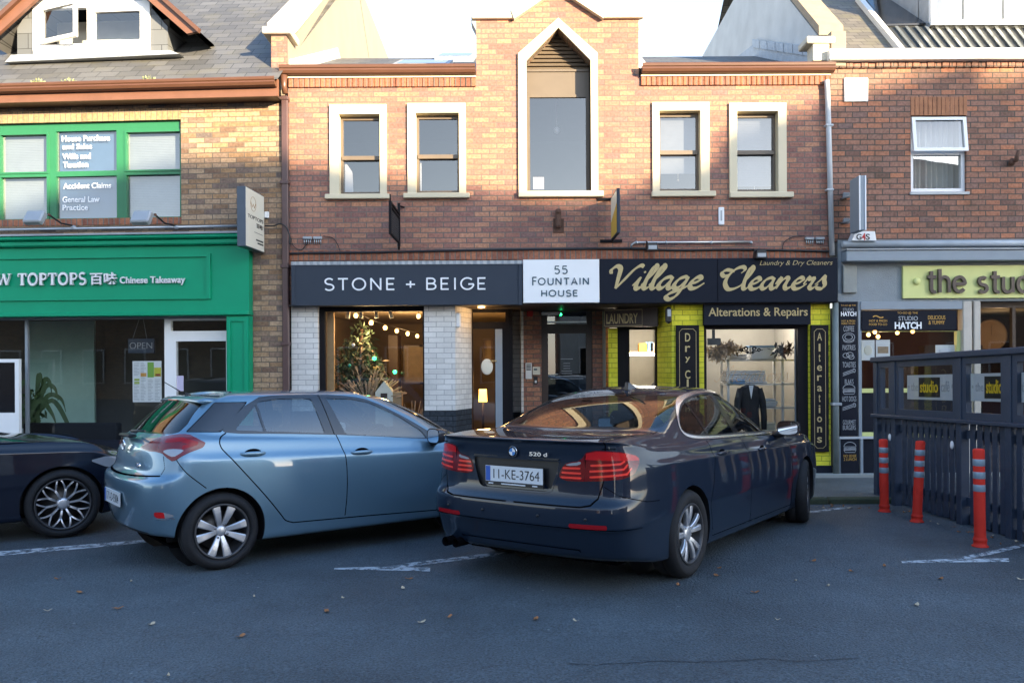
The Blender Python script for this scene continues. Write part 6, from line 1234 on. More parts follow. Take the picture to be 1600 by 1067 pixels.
# ---- cafe front
b = MB(TM); b.box(m2(1313, 400)[0], RR, .22, 0, m2(1450, 408, .2)[1], m2(1450, 391, .2)[1], .012); b.build('cornice_lower', M['trim_grey'], rb); b = MB(TM); b.box(m2(1313, 395)[0], RR, .24, 0, m2(1450, 390.5, .2)[1], m2(1450, 388.5, .2)[1]); b.build('cornice_lead', M['flashing'], rb)
zfr0, zfr1 = m2(1450, 471)[1], m2(1450, 408)[1]; b = MB(TM); b.box(m2(1308, 440)[0], RR, .03, -.3, zfr0, zlo + .02); b.build('frieze', M['render_grey'], rb)
u0, u1, z0, z1 = rect(m2, 1316, 414, 1338, 458, .05); b = MB(TM); b.box(u0, u1, .08, .031, z0, z1, .01); b.build('console_block', M['concrete'], rb)
b = MB(TM); b.tube([(m2(1316, 381, .1)[0], .10, m2(1450, 381, .1)[1]), (RR, .10, m2(1450, 381, .1)[1])], .045, 12); b.build('pipe_cover', M['pipe_grey'], None, 'long pale grey pipe along the brick above the cafe cornice', 'pipe')
al = empty('alarm_box', (m2(1347, 370)[0], FY - .1, m2(1347, 378)[1]), 'white burglar alarm box with a red numeral above the cafe cornice', 'alarm'); u0, u1, z0, z1 = rect(m2, 1328, 363, 1366, 377, .12); b = MB(TM); b.prism([(u0, z0), (u1, z0), (u1 - .02, z1), (u0 + .06, z1 + .01)], .19, .02); b.build('case', M['sign_white'], al)
b = MB(TM); a0, a1, q0, q1 = rect(m2, 1338, 365.5, 1346, 375, .19); text_into(b, 'G', a0, a1, q0, q1, .19, .004, .02); a0, a1, q0, q1 = rect(m2, 1352.5, 365.5, 1359, 375, .19); text_into(b, 'S', a0, a1, q0, q1, .19, .004, .02); b.build('lettering', M['ink'], al, fix=False); b = MB(TM); a0, a1, q0, q1 = rect(m2, 1346.5, 364.5, 1352.5, 375.5, .19); text_into(b, '4', a0, a1, q0, q1, .19, .004, .02); b.build('numeral', M['red_plastic'], al, fix=False)
# two boards of a projecting sign above
u = m2(1329, 320)[0]; z1, z0 = m2(1329, 286)[1], m2(1329, 366)[1]
b = MB(TM); b.box(u - .03, u + .02, .10, .30, z0, z1); o = b.build('projecting_sign', M['ivory'], None, 'narrow pale sign board standing out from the brick by the grey downpipe', 'sign'); b = MB(TM)
for zz in (.25, .75): z = z0 + (z1 - z0) * zz; b.box(u - .12, u - .03, .06, .0, z - .04, z + .04, .01)
b.build('bracket', M['lamp_grey'], o)
u = m2(1342, 320, .5)[0]; z1, z0 = m2(1342, 275, .6)[1], m2(1342, 360, .6)[1]; b = MB(TM); b.box(u - .045, u + .045, .30, .62, z0, z1, .004); o = b.build('projecting_sign', M['trim_grey'], None, 'grey edge-on sign box standing out above the burglar alarm box', 'sign'); b = MB(TM)
for s in (-1, 1): b.box(u + s * .04 - .008, u + s * .04 + .008, .615, .63, z0, z1)
b.build('edge_trim', M['letter_white'], o); b = MB(TM); b.tube([(u, .3, z1 - .2), (u - .05, .0, z1 - .2)], .015, 6); b.tube([(u, .3, z0 + .2), (u - .05, .0, z0 + .2)], .015, 6); b.build('bracket', M['lamp_grey'], o)
# yellow sign with brown letters
ys = board('fascia_sign', (1411, 414, 1900, 465), .032, .075, M['lemon'], 'pale yellow fascia board with brown metal letters over the grey cafe front', 'sign', bev=.004)
u, z = m2(1428, 440.5); b = MB(TM); b.lathe([(.0001, .03), (.042, .03), (.05, .02), (.05, 0)], (u, .076, z), (0, 1, 0), 20); b.build('dot', M['lemon'], ys)
THIN = {'t': (.62, [[(.24, 1.32), (.24, .2)] + arc(.42, .2, .18, .18, 180, 290, 6), [(.02, .96), (.50, .96)]]), 'h': (.80, [[(.08, 1.45), (.08, 0)], arc(.33, .62, .25, .34, 180, 0, 10) + [(.58, 0)]]), 'e': (.88, [[(.06, .52), (.66, .52)] + arc(.36, .49, .31, .46, 5, 320, 18)]), 's': (.70, [arc(.28, .71, .20, .22, 40, 270, 9) + arc(.28, .25, .22, .23, 90, -150, 9)]), 'u': (.82, [[(.08, .96), (.08, .32)] + arc(.33, .30, .25, .28, 180, 330, 8), [(.60, .96), (.60, 0)]]), 'd': (.90, [arc(.36, .48, .30, .46, 0, 360, 20), [(.68, 1.45), (.68, 0)]]), 'i': (.36, [[(.1, .96), (.1, 0)]]), 'o': (.92, [arc(.38, .48, .32, .46, 0, 360, 20)]), ' ': (.55, [])}
def thin(word, x0, x1, yx, yb, w_):
    u0, u1, z0, z1 = rect(m2, x0, yx, x1, yb, .08); h = z1 - z0; tot = sum(THIN[c][0] for c in word); sx = (u1 - u0) / tot; o = 0; b = MB(TM)
    for ch in word:
        for P in THIN[ch][1]: ribbon(b, [(u0 + (o + p[0]) * sx, z0 + p[1] * h) for p in P], w_ * h, .085, .035)
        o += THIN[ch][0]
    return b.build('lettering', M['letter_bronze'], ys, fix=False)
thin('the', 1447, 1512, 432, 457, .20); thin('studio', 1526, 1648, 432, 457, .20)
# left pilaster boards
def menu(box, label, d=.05): return board('menu_board', box, .005, d, M['menu_board'], label, 'sign', bev=.003)
mb_ = menu((1312.5, 471.5, 1340, 681), 'tall narrow dark menu board listing coffee, pastries and burgers beside the hatch')
wl = lambda rows, m_, bold=.0: wordlines(mb_, 'lettering', rows, .05, M[m_], bold=bold, thick=.002)
wl([('TO-GO @ THE', (1314, 476, 1337, 479)), ('HOT & FRESH', (1315, 500, 1336, 503)), ('FOOD TO-GO', (1315, 504, 1336, 507))], 'letter_amber'); wl([('STUDIO', (1317, 481.5, 1334, 486))], 'letter_grey'); wl([('HATCH', (1314, 487, 1338, 494))], 'letter_white', .03)
wl([('COFFEE', (1318, 509.5, 1334.5, 518)), ('PASTRIES', (1316.5, 539, 1336.5, 547)), ('TOASTIES', (1316.5, 565.5, 1337, 574)), ("BLAA'S", (1320, 592, 1333.5, 600)), ('HOT DOGS', (1316, 619, 1338, 627)), ('GOURMET', (1317, 656, 1337, 663)), ('BURGERS', (1317, 664, 1337, 671.5))], 'letter_grey')
def doodle(parent, x, y, rx, ry, kind, d=.05):
    u0, u1, z0, z1 = rect(m2, x - rx, y - ry, x + rx, y + ry, d); cx_, cz_, a, c = (u0 + u1) / 2, (z0 + z1) / 2, (u1 - u0) / 2, (z1 - z0) / 2; b = MB(TM); w_ = .008
    if kind == 'cup':
        for k in (1, .62): ribbon(b, arc(cx_, cz_ + c * .1, a * k, c * .8 * k, 0, 360, 20), w_, d, .002)
        ribbon(b, arc(cx_, cz_ - c * .35, a * .9, c * .6, 190, 350, 10), w_, d, .002)
    elif kind == 'burger':
        ribbon(b, [(cx_ - a, cz_ + c * .1)] + arc(cx_, cz_ + c * .1, a, c * .9, 180, 0, 14) + [(cx_ - a, cz_ + c * .1)], w_, d, .002)
        for k in (-.15, -.4): ribbon(b, [(cx_ - a, cz_ + c * k), (cx_ - a * .4, cz_ + c * (k - .12)), (cx_ + a * .3, cz_ + c * (k + .05)), (cx_ + a, cz_ + c * k)], w_ * 1.3, d, .002)
        ribbon(b, [(cx_ - a, cz_ - c * .55), (cx_ - a * .8, cz_ - c), (cx_ + a * .8, cz_ - c), (cx_ + a, cz_ - c * .55), (cx_ - a, cz_ - c * .55)], w_, d, .002)
    elif kind == 'rings':
        for ox, oz, k in ((-.45, .1, .5), (.2, .25, .55), (.45, -.3, .45)): ribbon(b, arc(cx_ + ox * a, cz_ + oz * c, a * k, c * k * 1.1, 0, 360, 14), w_, d, .002)
    else:
        for o in (-.35, .0, .35): ribbon(b, [(cx_ - a, cz_ - c * .5 + o * c), (cx_ + a * .85, cz_ + c * .55 + o * c)], w_, d, .002)
        ribbon(b, arc(cx_ + a * .8, cz_ + c * .5, a * .25, c * .5, -90, 120, 8), w_, d, .002)
    return b.build('drawing', M['letter_grey'], parent, fix=False)
doodle(mb_, 1326, 527.5, 9.5, 8, 'cup'); doodle(mb_, 1326, 556, 9.5, 6.5, 'rings'); doodle(mb_, 1326.5, 582, 9.5, 6, 'roll'); doodle(mb_, 1326.5, 608, 9.5, 7.5, 'burger'); doodle(mb_, 1326.5, 636, 10, 6, 'roll')
lb_ = menu((1315, 685.5, 1342.5, 745), 'low dark panel with a white burger drawing under the tall menu board'); doodle(lb_, 1328, 698.5, 9.5, 8, 'burger'); wordlines(lb_, 'lettering', [('NO SENSE', (1318, 710, 1338, 714)), ('2 LUNCH', (1318.5, 715, 1338, 719.5))], .05, M['letter_amber'], thick=.002)
b = MB(TM); b.box(m2(1309, 683)[0], m2(1372, 683)[0], .055, 0, m2(1340, 685)[1], m2(1340, 681.5)[1]); b.build('pilaster_rail', M['pipe_grey'], rb)
b = MB(TM); b.box(m2(1310, 700)[0], m2(1316, 700)[0], .03, -.1, PAVE, m2(1340, 685)[1] - .002); b.box(m2(1342, 700)[0], m2(1346, 700)[0], .06, -.1, PAVE, m2(1340, 685)[1] - .002); b.box(m2(1340, 560)[0], m2(1345, 560)[0], .03, -.1, m2(1340, 681)[1], zfr0); b.build('pilaster_edge', M['trim_grey'], rb)
# hatch window
h0, h1 = m2(1343, 560)[0], m2(1502, 560)[0]; zh1, zh0 = m2(1420, 517)[1], m2(1420, 675)[1]
b = MB(TM); b.box(h0, h1, .05, -.1, m2(1420, 484)[1], zfr0 - .002, .006); b.build('hatch_header', M['trim_grey'], rb)
hs_ = board('hatch_sign', (1344, 485, 1495, 516), -.02, .03, M['menu_board'], 'dark sign board with white and amber lettering over the serving window', 'sign', bev=.003)
wordlines(hs_, 'lettering', [('TO-GO @ THE', (1402, 487, 1434, 491.5)), ('HOT & FRESH', (1358, 499.5, 1386, 503)), ('FOOD TO-GO', (1358, 505, 1386, 508.5)), ('DELICIOUS', (1450, 493, 1477, 499)), ('& YUMMY', (1451, 501, 1476, 507))], .03, M['letter_amber'], thick=.002); wordlines(hs_, 'lettering', [('STUDIO', (1404, 494, 1434, 501))], .03, M['letter_grey'], bold=.01, thick=.002); wordlines(hs_, 'lettering', [('HATCH', (1398, 503, 1440, 514))], .03, M['letter_white'], bold=.035, thick=.002)
b = MB(TM); q = [m2(1364 + k * 2, 495 - 1.5 * math.sin(k * .75), .03) for k in range(9)]; ribbon(b, q, .014, .03, .002); b.build('flourish', M['letter_amber'], hs_, fix=False)
b = MB(TM); zm_ = m2(1420, 609)[1]; b.wall(h0, h1, zh0 - .08, zh1 - .002, [(h0 + .035, h1 - .05, zm_ + .02, zh1 - .01), (h0 + .035, h1 - .05, zh0, zm_ - .04)], -.02, -.10); hw = b.build('hatch_window', M['lemon'], rb)
b = MB(TM); b.poly([(h0 + .03, -.06, zm_), (h1 - .05, -.06, zm_), (h1 - .05, -.06, zh1), (h0 + .03, -.06, zh1)]); b.build('pane', M['shop_glass'], hw); b = MB(TM); b.box(h0 + .035, h1 - .05, -.04, -.06, zh0, zm_ - .041); b.build('lower_panel', M['menu_board'], hw)
b = MB(TM); b.box(m2(1346, 720)[0], h1, .02, -.1, PAVE, zh0 - .082); b.build('hatch_base', M['black_board'], rb)
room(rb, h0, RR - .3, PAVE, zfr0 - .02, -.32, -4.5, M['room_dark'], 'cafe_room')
b = MB(TM); b.box(m2(1440, 560, -1.6)[0], m2(1530, 560, -1.6)[0], -1.5, -1.7, PAVE, m2(1440, 540, -1.6)[1]); b.build('counter', M['dark_brown'], None, 'dark brown serving counter inside the cafe hatch', 'counter')
b = MB(TM); b.box(m2(1345, 560, -3.5)[0], m2(1640, 560, -3.5)[0], -3.5, -3.6, PAVE, zfr0 - .03); b.build('back_wall', mat('maroon_wall', (.075, .030, .032), .8), rb)
for k, (bx, col) in enumerate((((1345, 531.5, 1365, 563), 'ivory'), ((1367, 531, 1389, 561), 'dried'), ((1460, 539, 1490, 556), 'linen'))):
    u0, u1, z0, z1 = rect(m2, *bx, -.1); b = MB(TM); b.box(u0, u1, -.066, -.072, z0, z1); o = b.build('photo_poster', M['paper'], None, ('white poster with a sandwich photo at the left of the cafe hatch glass', 'white poster with a brown photo beside the sandwich poster on the hatch', 'small white food poster low at the right of the cafe hatch glass')[k], 'poster'); b = MB(TM); w_ = u1 - u0; h_ = z1 - z0; b.ball(((u0 + u1) / 2, -.066, z0 + h_ * .5), 1, 12, (w_ * .33, .003, h_ * .25)) if k != 1 else b.box(u0 + w_ * .12, u1 - w_ * .12, -.064, -.066, z0 + h_ * .3, z0 + h_ * .65); b.build('picture', M[col], o)
for k, (x, y, d) in enumerate(((1357, 523, -.9), (1367, 518.5, -1.0), (1372, 526, -.8), (1402, 520, -1.5), (1426, 518, -1.7))):
    u, z = m2(x, y, d); r = empty('pendant_lamp', TM((u, d, z)), 'small glowing pendant bulb under the ceiling of the cafe hatch', 'lamp', 'glowing pendant bulbs inside the cafe hatch'); b = MB(TM); b.ball((u, d, z), .033, 8); b.build('bulb', M['bulb'], r); b = MB(TM); b.tube([(u, d, z + .04), (u, d, zfr0 - .02)], .005, 5); b.build('flex', M['cable'], r)
glow('hatch_light', TM((m2(1372, 530, -1)[0], -1.0, m2(1372, 530, -1)[1] - .05)), (1, .66, .32), 5); glow('cafe_fill', TM((m2(1560, 540, -2)[0], -2.0, 2.1)), (1, .62, .30), 3)  # second lamp is an added warm fill deeper in the cafe, no fixture
# cream posts and cafe doorway
for a, c in ((1504, 1518), (1521, 1531.5)): u0, u1, _, _ = rect(m2, a, 500, c, 520, .04); b = MB(TM); b.box(u0, u1, .06, -.1, PAVE, zfr0 - .003, .01); b.build('timber_post', M['post_cream'], rb)
b = MB(TM); d0_, d1_ = m2(1533, 560)[0], RR; b.wall(d0_, d1_, PAVE, zfr0 - .003, [(m2(1536, 560)[0], m2(1592, 560)[0], .4, m2(1560, 480)[1]), (m2(1597, 560)[0], m2(1690, 560)[0], .2, m2(1560, 480)[1])], -.15, -.22); o = b.build('cafe_window', M['dark_brown'], rb); b = MB(TM); b.poly([(d0_, -.19, .3), (m2(1695, 560)[0], -.19, .3), (m2(1695, 560)[0], -.19, 2.4), (d0_, -.19, 2.4)]); b.build('pane', M['shop_glass'], o)
M['wood_dark'] = mat('dark_wood', (.12, .08, .05), .6); u, z = m2(1549, 524, -2.6); b = MB(TM); b.lathe([(.24, 0), (.265, .04), (.29, 0)], (u, -2.6, z), (0, 1, 0), 28); b.box(u - .006, u + .006, -2.57, -2.58, z, z + .18); b.box(u, u + .13, -2.57, -2.58, z - .006, z + .006); b.lathe([(.0001, .0), (.24, .0)], (u, -2.6, z), (0, 1, 0), 28); b.build('wall_clock', M['wood_dark'], None, 'round clock on the wall inside the cafe behind the cream posts', 'clock')
# concrete step along the front
b = MB(TM); b.box(m2(1296, 745)[0] * 0 + 3.2, RR, .14, -.02, PAVE - .01, .035, .008); b.build('doorstep', M['concrete'], None, 'pale worn concrete step along the foot of the right-hand fronts', 'step')
# ------------------------------------------------------------------ navy parklet screen
FX0, FY0, FX1, FY1 = 4.585, 10.35, 4.80, 6.95
fl_ = math.hypot(FX1 - FX0, FY1 - FY0); fc, fs = (FX1 - FX0) / fl_, (FY1 - FY0) / fl_
TF = lambda p: (FX0 + p[0] * fc + p[1] * fs, FY0 + p[0] * fs - p[1] * fc, p[2] + .026 * p[0])      # along, outwards (towards the camera side), up
fn = empty('fence', (FX0, FY0, PAVE), 'navy painted timber screen with windows and slats around the cafe terrace', 'fence')
def sat(px_): # along-fence position seen at a photo column
    a = unpx(px_, 600)[0]; # FX0+s*fc = a*(FY0+s*fs)
    return (a * FY0 - FX0) / (fc - a * fs)
ztop, zmid, zbot = 1.66, .985, -.02
sp = [0.0, sat(1397), sat(1499), sat(1576), sat(1576) + .80, fl_ - .1]
for k, s in enumerate(sp):
    b = MB(TF); b.box(s, s + .09, -.05, .045, -.09 - .02 * s, ztop - .02, .006); b.build('post', M['fence_blue'], fn)
b = MB(TF); b.box(-.03, fl_ + .03, -.07, .07, ztop - .019, ztop + .045, .01); b.build('top_rail', M['fence_blue'], fn)
b = MB(TF); b.box(-.02, fl_, -.06, .075, zmid - .03, zmid + .012, .008); b.build('sill_rail', M['fence_blue'], fn)
for k in range(len(sp) - 1):
    a, c = sp[k] + .092, sp[k + 1] - .002
    b = MB(TF); b.wall(a, c, zmid + .014, ztop - .021, [(a + .07, c - .07, zmid + .085, ztop - .09)], .03, -.03); b.build('window_frame', M['fence_blue'], fn)
    b = MB(TF); b.poly([(a + .06, 0, zmid + .08), (c - .06, 0, zmid + .08), (c - .06, 0, ztop - .08), (a + .06, 0, ztop - .08)]); b.build('pane', M['shop_glass'], fn)
b = MB(TF); b.box(.02, fl_, -.05, -.02, .10, .19); b.build('lower_rail', M['fence_blue'], fn); b = MB(TF); b.box(.02, fl_, -.05, -.02, .80, .89); b.build('upper_rail', M['fence_blue'], fn)
s = .015
while s < fl_ - .06:
    if not any(q - .085 < s < q + .09 for q in sp):
        b = MB(TF); b.box(s, s + .078, -.018 + random.uniform(-.003, .003), .008, -.06 - .02 * s + random.uniform(0, .02), zmid - .035, .005); b.build('slat', M['fence_blue'], fn)
    s += .118
for x, y in ((1396, 683), (1494, 695)):
    s = sat(x); b = MB(TF); zz = CAMZ + unpx(x, y)[1] * (FY0 + s * fs) - .026 * s; b.ball((s, .05, zz), .030, 8, (1, .4, 1.5)); b.build('reflector_disc', M['sign_white'], fn)
M['deck'] = mat('dark_decking', (.035, .036, .04), .8, var=.3)
b = MB(); b.box(4.75, 7.4, 6.95, 10.0, -.1, .06); b.build('added_deck', M['deck'], None, 'dark timber deck of the cafe terrace behind the navy screen', 'deck')  # added deck, keeps the gaps between the slats dark
b = MB(); b.box(7.4, 7.5, 6.95, 10.3, -.1, 1.7); b.build('fence', M['fence_blue'], None, 'solid far side panel of the cafe terrace, behind the slatted navy screen', 'fence')  # added unseen panel, darkens the slat gaps and their reflections
# cafe banner strips behind the glass
def banner(k, x0, x1, label, txt):
    s0, s1 = sat(x0), sat(x1); o = empty('banner', TF(((s0 + s1) / 2, -.02, 1.2)), label, 'banner'); z0, z1 = 1.19, 1.47
    b = MB(TF); b.box(s0, s1, -.012, -.02, z0, z1); b.build('strip', M['banner'], o)
    m0, m1 = s0 + (s1 - s0) * txt[0], s0 + (s1 - s0) * txt[1]; b = MB(TF); b.box(m0, m1, -.008, -.0125, z0 + .03, z1 - .03); b.build('dark_block', M['ink'], o)
    b = MB(TF); text_into(b, 'studio', m0 + .03, m1 - .03, z0 + .08, z1 - .065, -.008, .003, .02); b.build('lettering', M['letter_amber2'], o, fix=False)
    b = MB(TF); text_into(b, '\u2022 the', s0 + .02, m0 - .02, z0 + .10, z1 - .09, -.012, .003, .0)
    if s1 - m1 > .15: text_into(b, 'caf\u00e9 \u2022', m1 + .02, s1 - .02, z0 + .09, z1 - .07, -.012, .003, .0)
    b.build('small_lettering', M['letter_grey'], o, fix=False)
M['letter_amber2'] = mat('bright_amber_lettering', (.75, .50, .02), .5)
banner(1, 1416, 1489, 'grey banner with amber word behind the widest pane, nearest the middle bollard', (.27, .72)); banner(2, 1515, 1569, 'grey banner with amber word behind the second pane from the photo edge', (.42, .98)); banner(3, 1583, 1640, 'grey banner behind the nearest pane of the navy screen at the photo edge', (.60, .98))
# ------------------------------------------------------------------ red bollards
def bollard(px_, py_, h, lab, tilt):
    a, c = unpx(px_, py_); Y = (.117 - CAMZ) / (c + .0195); X = a * Y; r = empty('bollard', (X, Y, road_z(X, Y)), lab, 'bollard', 'red flexible bollards beside the navy screen')
    z0 = road_z(X, Y); T_ = lambda p: (X + p[0] + p[2] * tilt, Y + p[1], z0 + p[2]); R = .048
    b = MB(T_); b.lathe([(.0001, 0), (.070, 0), (.070, .010), (.056, .016), (.054, .05), (.058, .055), (.058, .068), (.051, .085)], (0, 0, 0), (0, 0, 1), 28); b.build('base', M['bollard_red'], r)
    b = MB(T_); b.lathe([(.050, .08), (R, .12), (R, h - .02), (R * .9, h - .004), (R * .6, h), (.0001, h)], (0, 0, 0), (0, 0, 1), 28); b.build('post', M['bollard_red'], r)
    for k in range(3): z = h - .155 - k * .115; b = MB(T_); b.lathe([(R + .0015, z), (R + .0025, z + .002), (R + .0025, z + .060), (R + .0015, z + .062)], (0, 0, 0), (0, 0, 1), 28); b.build('reflective_band', M['reflective'], r)
bollard(1382, 799, .83, 'red bollard with three grey bands nearest the kerb and far end of the screen', -.01)
bollard(1432.5, 815, .86, 'red bollard with three grey bands leaning slightly right, between the two other bollards', .05)
bollard(1531.5, 853.5, .885, 'largest red bollard with three grey bands, by the white line nearest the camera', -.01)
# grass tuft by the white pier
u = m2(735, 690, .15)[0]; gt = empty('grass_tuft', TM((u, .2, PAVE)), 'tuft of feathery dry grass at the foot of the white brick pier', 'plant'); b = MB(TM)
for k in range(90):
    a = random.gauss(0, .28); L = random.uniform(.2, .62); x = u + random.uniform(-.12, .12); ribbon(b, smooth_path([(x, PAVE), (x + a * L * .3, PAVE + L * .6), (x + a * L, PAVE + L)], 4), [.010, .010, .009, .009, .008, .007, .006, .004, .002], .15 + random.uniform(-.1, .15), .002)
b.build('blades', M['grass'], gt, fix=False)
# ------------------------------------------------------------------ car bodies: a B-spline skin cut into panels
def bspl(t):
    return np.array([(1 - t) ** 3, 3 * t ** 3 - 6 * t ** 2 + 4, -3 * t ** 3 + 3 * t ** 2 + 3 * t + 1, t ** 3]) / 6.0
def skin(C, su, sv):
    """C[rows][cols] of (x,y,z), half body y>=0, col 0 / last col on y=0, last row on y=0 -> mirrored surface"""
    C = np.array(C, dtype=float); m, n = C.shape[:2]; mir = np.array([1, -1, 1.0])
    C = np.concatenate([C[:, 1:2] * mir, C, C[:, -2:-1] * mir], 1)
    C = np.concatenate([2 * C[0:1] - C[1:2], C, C[-2:-1] * mir], 0)
    us = [(i, k / su) for i in range(n - 1) for k in range(su)] + [(n - 2, 1.0)]
    vs = [(i, k / sv) for i in range(m - 1) for k in range(sv)] + [(m - 2, 1.0)]
    BU = np.zeros((len(us), n + 2)); BV = np.zeros((len(vs), m + 2))
    for r, (i, t) in enumerate(us): BU[r, i:i + 4] = bspl(t)
    for r, (i, t) in enumerate(vs): BV[r, i:i + 4] = bspl(t)
    P = np.einsum('ai,bj,ijk->abk', BV, BU, C)            # rows x cols
    a, b = P.shape[:2]
    P[:, 0, 1] = 0; P[:, -1, 1] = 0; P[-1, :, 1] = 0
    V = [P.reshape(-1, 3)]; idL = np.arange(a * b).reshape(a, b); idR = idL.copy()
    inner = np.zeros((a, b), bool); inner[:-1, 1:-1] = True
    idR[inner] = a * b + np.arange(inner.sum()); V.append(P[inner] * mir); V = np.concatenate(V)
    F = []
    for i in range(a - 1):
        for j in range(b - 1):
            F.append((idL[i, j], idL[i + 1, j], idL[i + 1, j + 1], idL[i, j + 1]))
            F.append((idR[i, j], idR[i, j + 1], idR[i + 1, j + 1], idR[i + 1, j]))
    F = [tuple(int(x) for x in f) for f in F]
    return finish(V, F)
def finish(V, F):
    # merge tiny coincident points, compute smooth normals
    key = {}; mp = np.zeros(len(V), int); W = []
    for i, p in enumerate(np.round(V, 5)):
        k = tuple(p)
        if k not in key: key[k] = len(W); W.append(V[i])
        mp[i] = key[k]
    V = np.array(W); G = []
    for f in F:
        g = []
        for x in f:
            y = int(mp[x])
            if not g or g[-1] != y: g.append(y)
        if len(g) > 1 and g[0] == g[-1]: g.pop()
        if len(g) >= 3: G.append(tuple(g))
    Nn = np.zeros_like(V)
    for f in G:
        p = V[list(f)]; nn = np.zeros(3)
        for k in range(1, len(f) - 1): nn += np.cross(p[k] - p[0], p[k + 1] - p[0])
        for x in f: Nn[x] += nn
    # outward: away from the middle of the car
    c = np.array([V[:, 0].mean(), 0, 0.6])
    s = np.sign(np.einsum('ij,ij->i', Nn, V - c).sum())
    if s < 0: Nn = -Nn; G = [f[::-1] for f in G]
    Nn /= np.maximum(np.linalg.norm(Nn, axis=1), 1e-12)[:, None]
    return V, Nn, G
def fl(F):
    n = np.fromiter((len(f) for f in F), int, len(F)); idx = np.fromiter((x for f in F for x in f), int, int(n.sum())); st = np.concatenate([[0], np.cumsum(n)[:-1]])
    return idx, st
def pack(S):
    V, Nn, G = S
    if not len(G): return np.zeros((0, 3)), np.zeros((0, 3)), []
    idx, _ = fl(G); u = np.unique(idx); mp = np.zeros(len(V), int); mp[u] = np.arange(len(u)); mp = mp.tolist()
    return V[u], Nn[u], [tuple([mp[x] for x in f]) for f in G]
def cut(S, phi):
    """split a surface by a scalar field: (phi<0 part, phi>=0 part)"""
    V, Nn, F = S
    if not len(F): return S, S
    v = phi(V); v = np.where(np.abs(v) < 1e-6, 1e-6, v); ins = v < 0
    idx, st = fl(F); q = ins[idx]; al = np.logical_and.reduceat(q, st); an = np.logical_or.reduceat(q, st)
    A = [F[k] for k in np.nonzero(al)[0]]; B = [F[k] for k in np.nonzero(~an)[0]]; nv, nn, ed = [], [], {}; n0 = len(V)
    def X(i, j):
        k = (min(i, j), max(i, j))
        if k not in ed:
            i, j = k; t = v[i] / (v[i] - v[j]); ed[k] = n0 + len(nv); nv.append(V[i] + (V[j] - V[i]) * t); q = Nn[i] + (Nn[j] - Nn[i]) * t; nn.append(q / (np.linalg.norm(q) + 1e-12))
        return ed[k]
    for kf in np.nonzero(an & ~al)[0]:
        f = F[kf]; s = [bool(ins[x]) for x in f]; a, b = [], []
        for k in range(len(f)):
            i, j = f[k], f[(k + 1) % len(f)]
            (a if s[k] else b).append(i)
            if s[k] != s[(k + 1) % len(f)]: x = X(i, j); a.append(x); b.append(x)
        if len(a) > 2: A.append(tuple(a))
        if len(b) > 2: B.append(tuple(b))
    if nv: V = np.concatenate([V, np.array(nv)]); Nn = np.concatenate([Nn, np.array(nn)])
    return pack((V, Nn, A)), pack((V, Nn, B))
def refine(S, phi, lv=3):
    """split faces near the zero of phi into quarters, lv times, so thin lines survive cutting"""
    for _ in range(lv):
        V, Nn, F = S
        if not len(F): return S
        v = np.abs(phi(V)); idx, st = fl(F); mn = np.minimum.reduceat(v[idx], st)
        sz = (np.maximum.reduceat(V[idx], st, axis=0) - np.minimum.reduceat(V[idx], st, axis=0)).max(1); near = (mn < sz * 1.1) & (sz > .006)
        nv, nn, ed = [], [], {}; n0 = len(V); G = [F[k] for k in np.nonzero(~near)[0]]
        def mid(i, j):
            k = (min(i, j), max(i, j))
            if k not in ed:
                ed[k] = n0 + len(nv); nv.append((V[i] + V[j]) / 2); q = Nn[i] + Nn[j]; nn.append(q / (np.linalg.norm(q) + 1e-12))
            return ed[k]
        for kf in np.nonzero(near)[0]:
            x = list(F[kf]); c = n0 + len(nv); nv.append(V[x].mean(0)); q = Nn[x].mean(0); nn.append(q / (np.linalg.norm(q) + 1e-12)); n = len(x)
            m = [mid(x[k], x[(k + 1) % n]) for k in range(n)]
            for k in range(n): G.append((x[k], m[k], c, m[k - 1]))
        if nv: V = np.concatenate([V, np.array(nv)]); Nn = np.concatenate([Nn, np.array(nn)])
        S = (V, Nn, G)
    return S
def sd_poly(P, Q):
    """signed distance (negative inside) of points P (n,2) to the closed polygon Q"""
    Q = np.array(Q, float); d = np.full(len(P), 1e9); ins = np.zeros(len(P), bool)
    for i in range(len(Q)):
        a, b = Q[i], Q[(i + 1) % len(Q)]; ab = b - a; l2_ = (ab ** 2).sum()
        if l2_ < 1e-14: continue
        t = np.clip(((P - a) @ ab) / l2_, 0, 1); d = np.minimum(d, np.linalg.norm(P - a - t[:, None] * ab, axis=1))
        c = ((a[1] > P[:, 1]) != (b[1] > P[:, 1]))
        with np.errstate(divide='ignore', invalid='ignore'): xi = (b[0] - a[0]) * (P[:, 1] - a[1]) / (b[1] - a[1]) + a[0]
        ins ^= c & (P[:, 0] < xi)
    return np.where(ins, -d, d)
def sd_line(P, Q):
    Q = np.array(Q, float); d = np.full(len(P), 1e9)
    for i in range(len(Q) - 1):
        a, b = Q[i], Q[i + 1]; ab = b - a; t = np.clip(((P - a) @ ab) / max((ab ** 2).sum(), 1e-14), 0, 1)
        d = np.minimum(d, np.linalg.norm(P - a - t[:, None] * ab, axis=1))
    return d
def chaikin(Q, n=2):
    for _ in range(n):
        R = []
        for i in range(len(Q)):
            a, b = Q[i], Q[(i + 1) % len(Q)]
            R.append(tuple(.75 * x + .25 * y for x, y in zip(a, b))); R.append(tuple(.25 * x + .75 * y for x, y in zip(a, b)))
        Q = R
    return Q
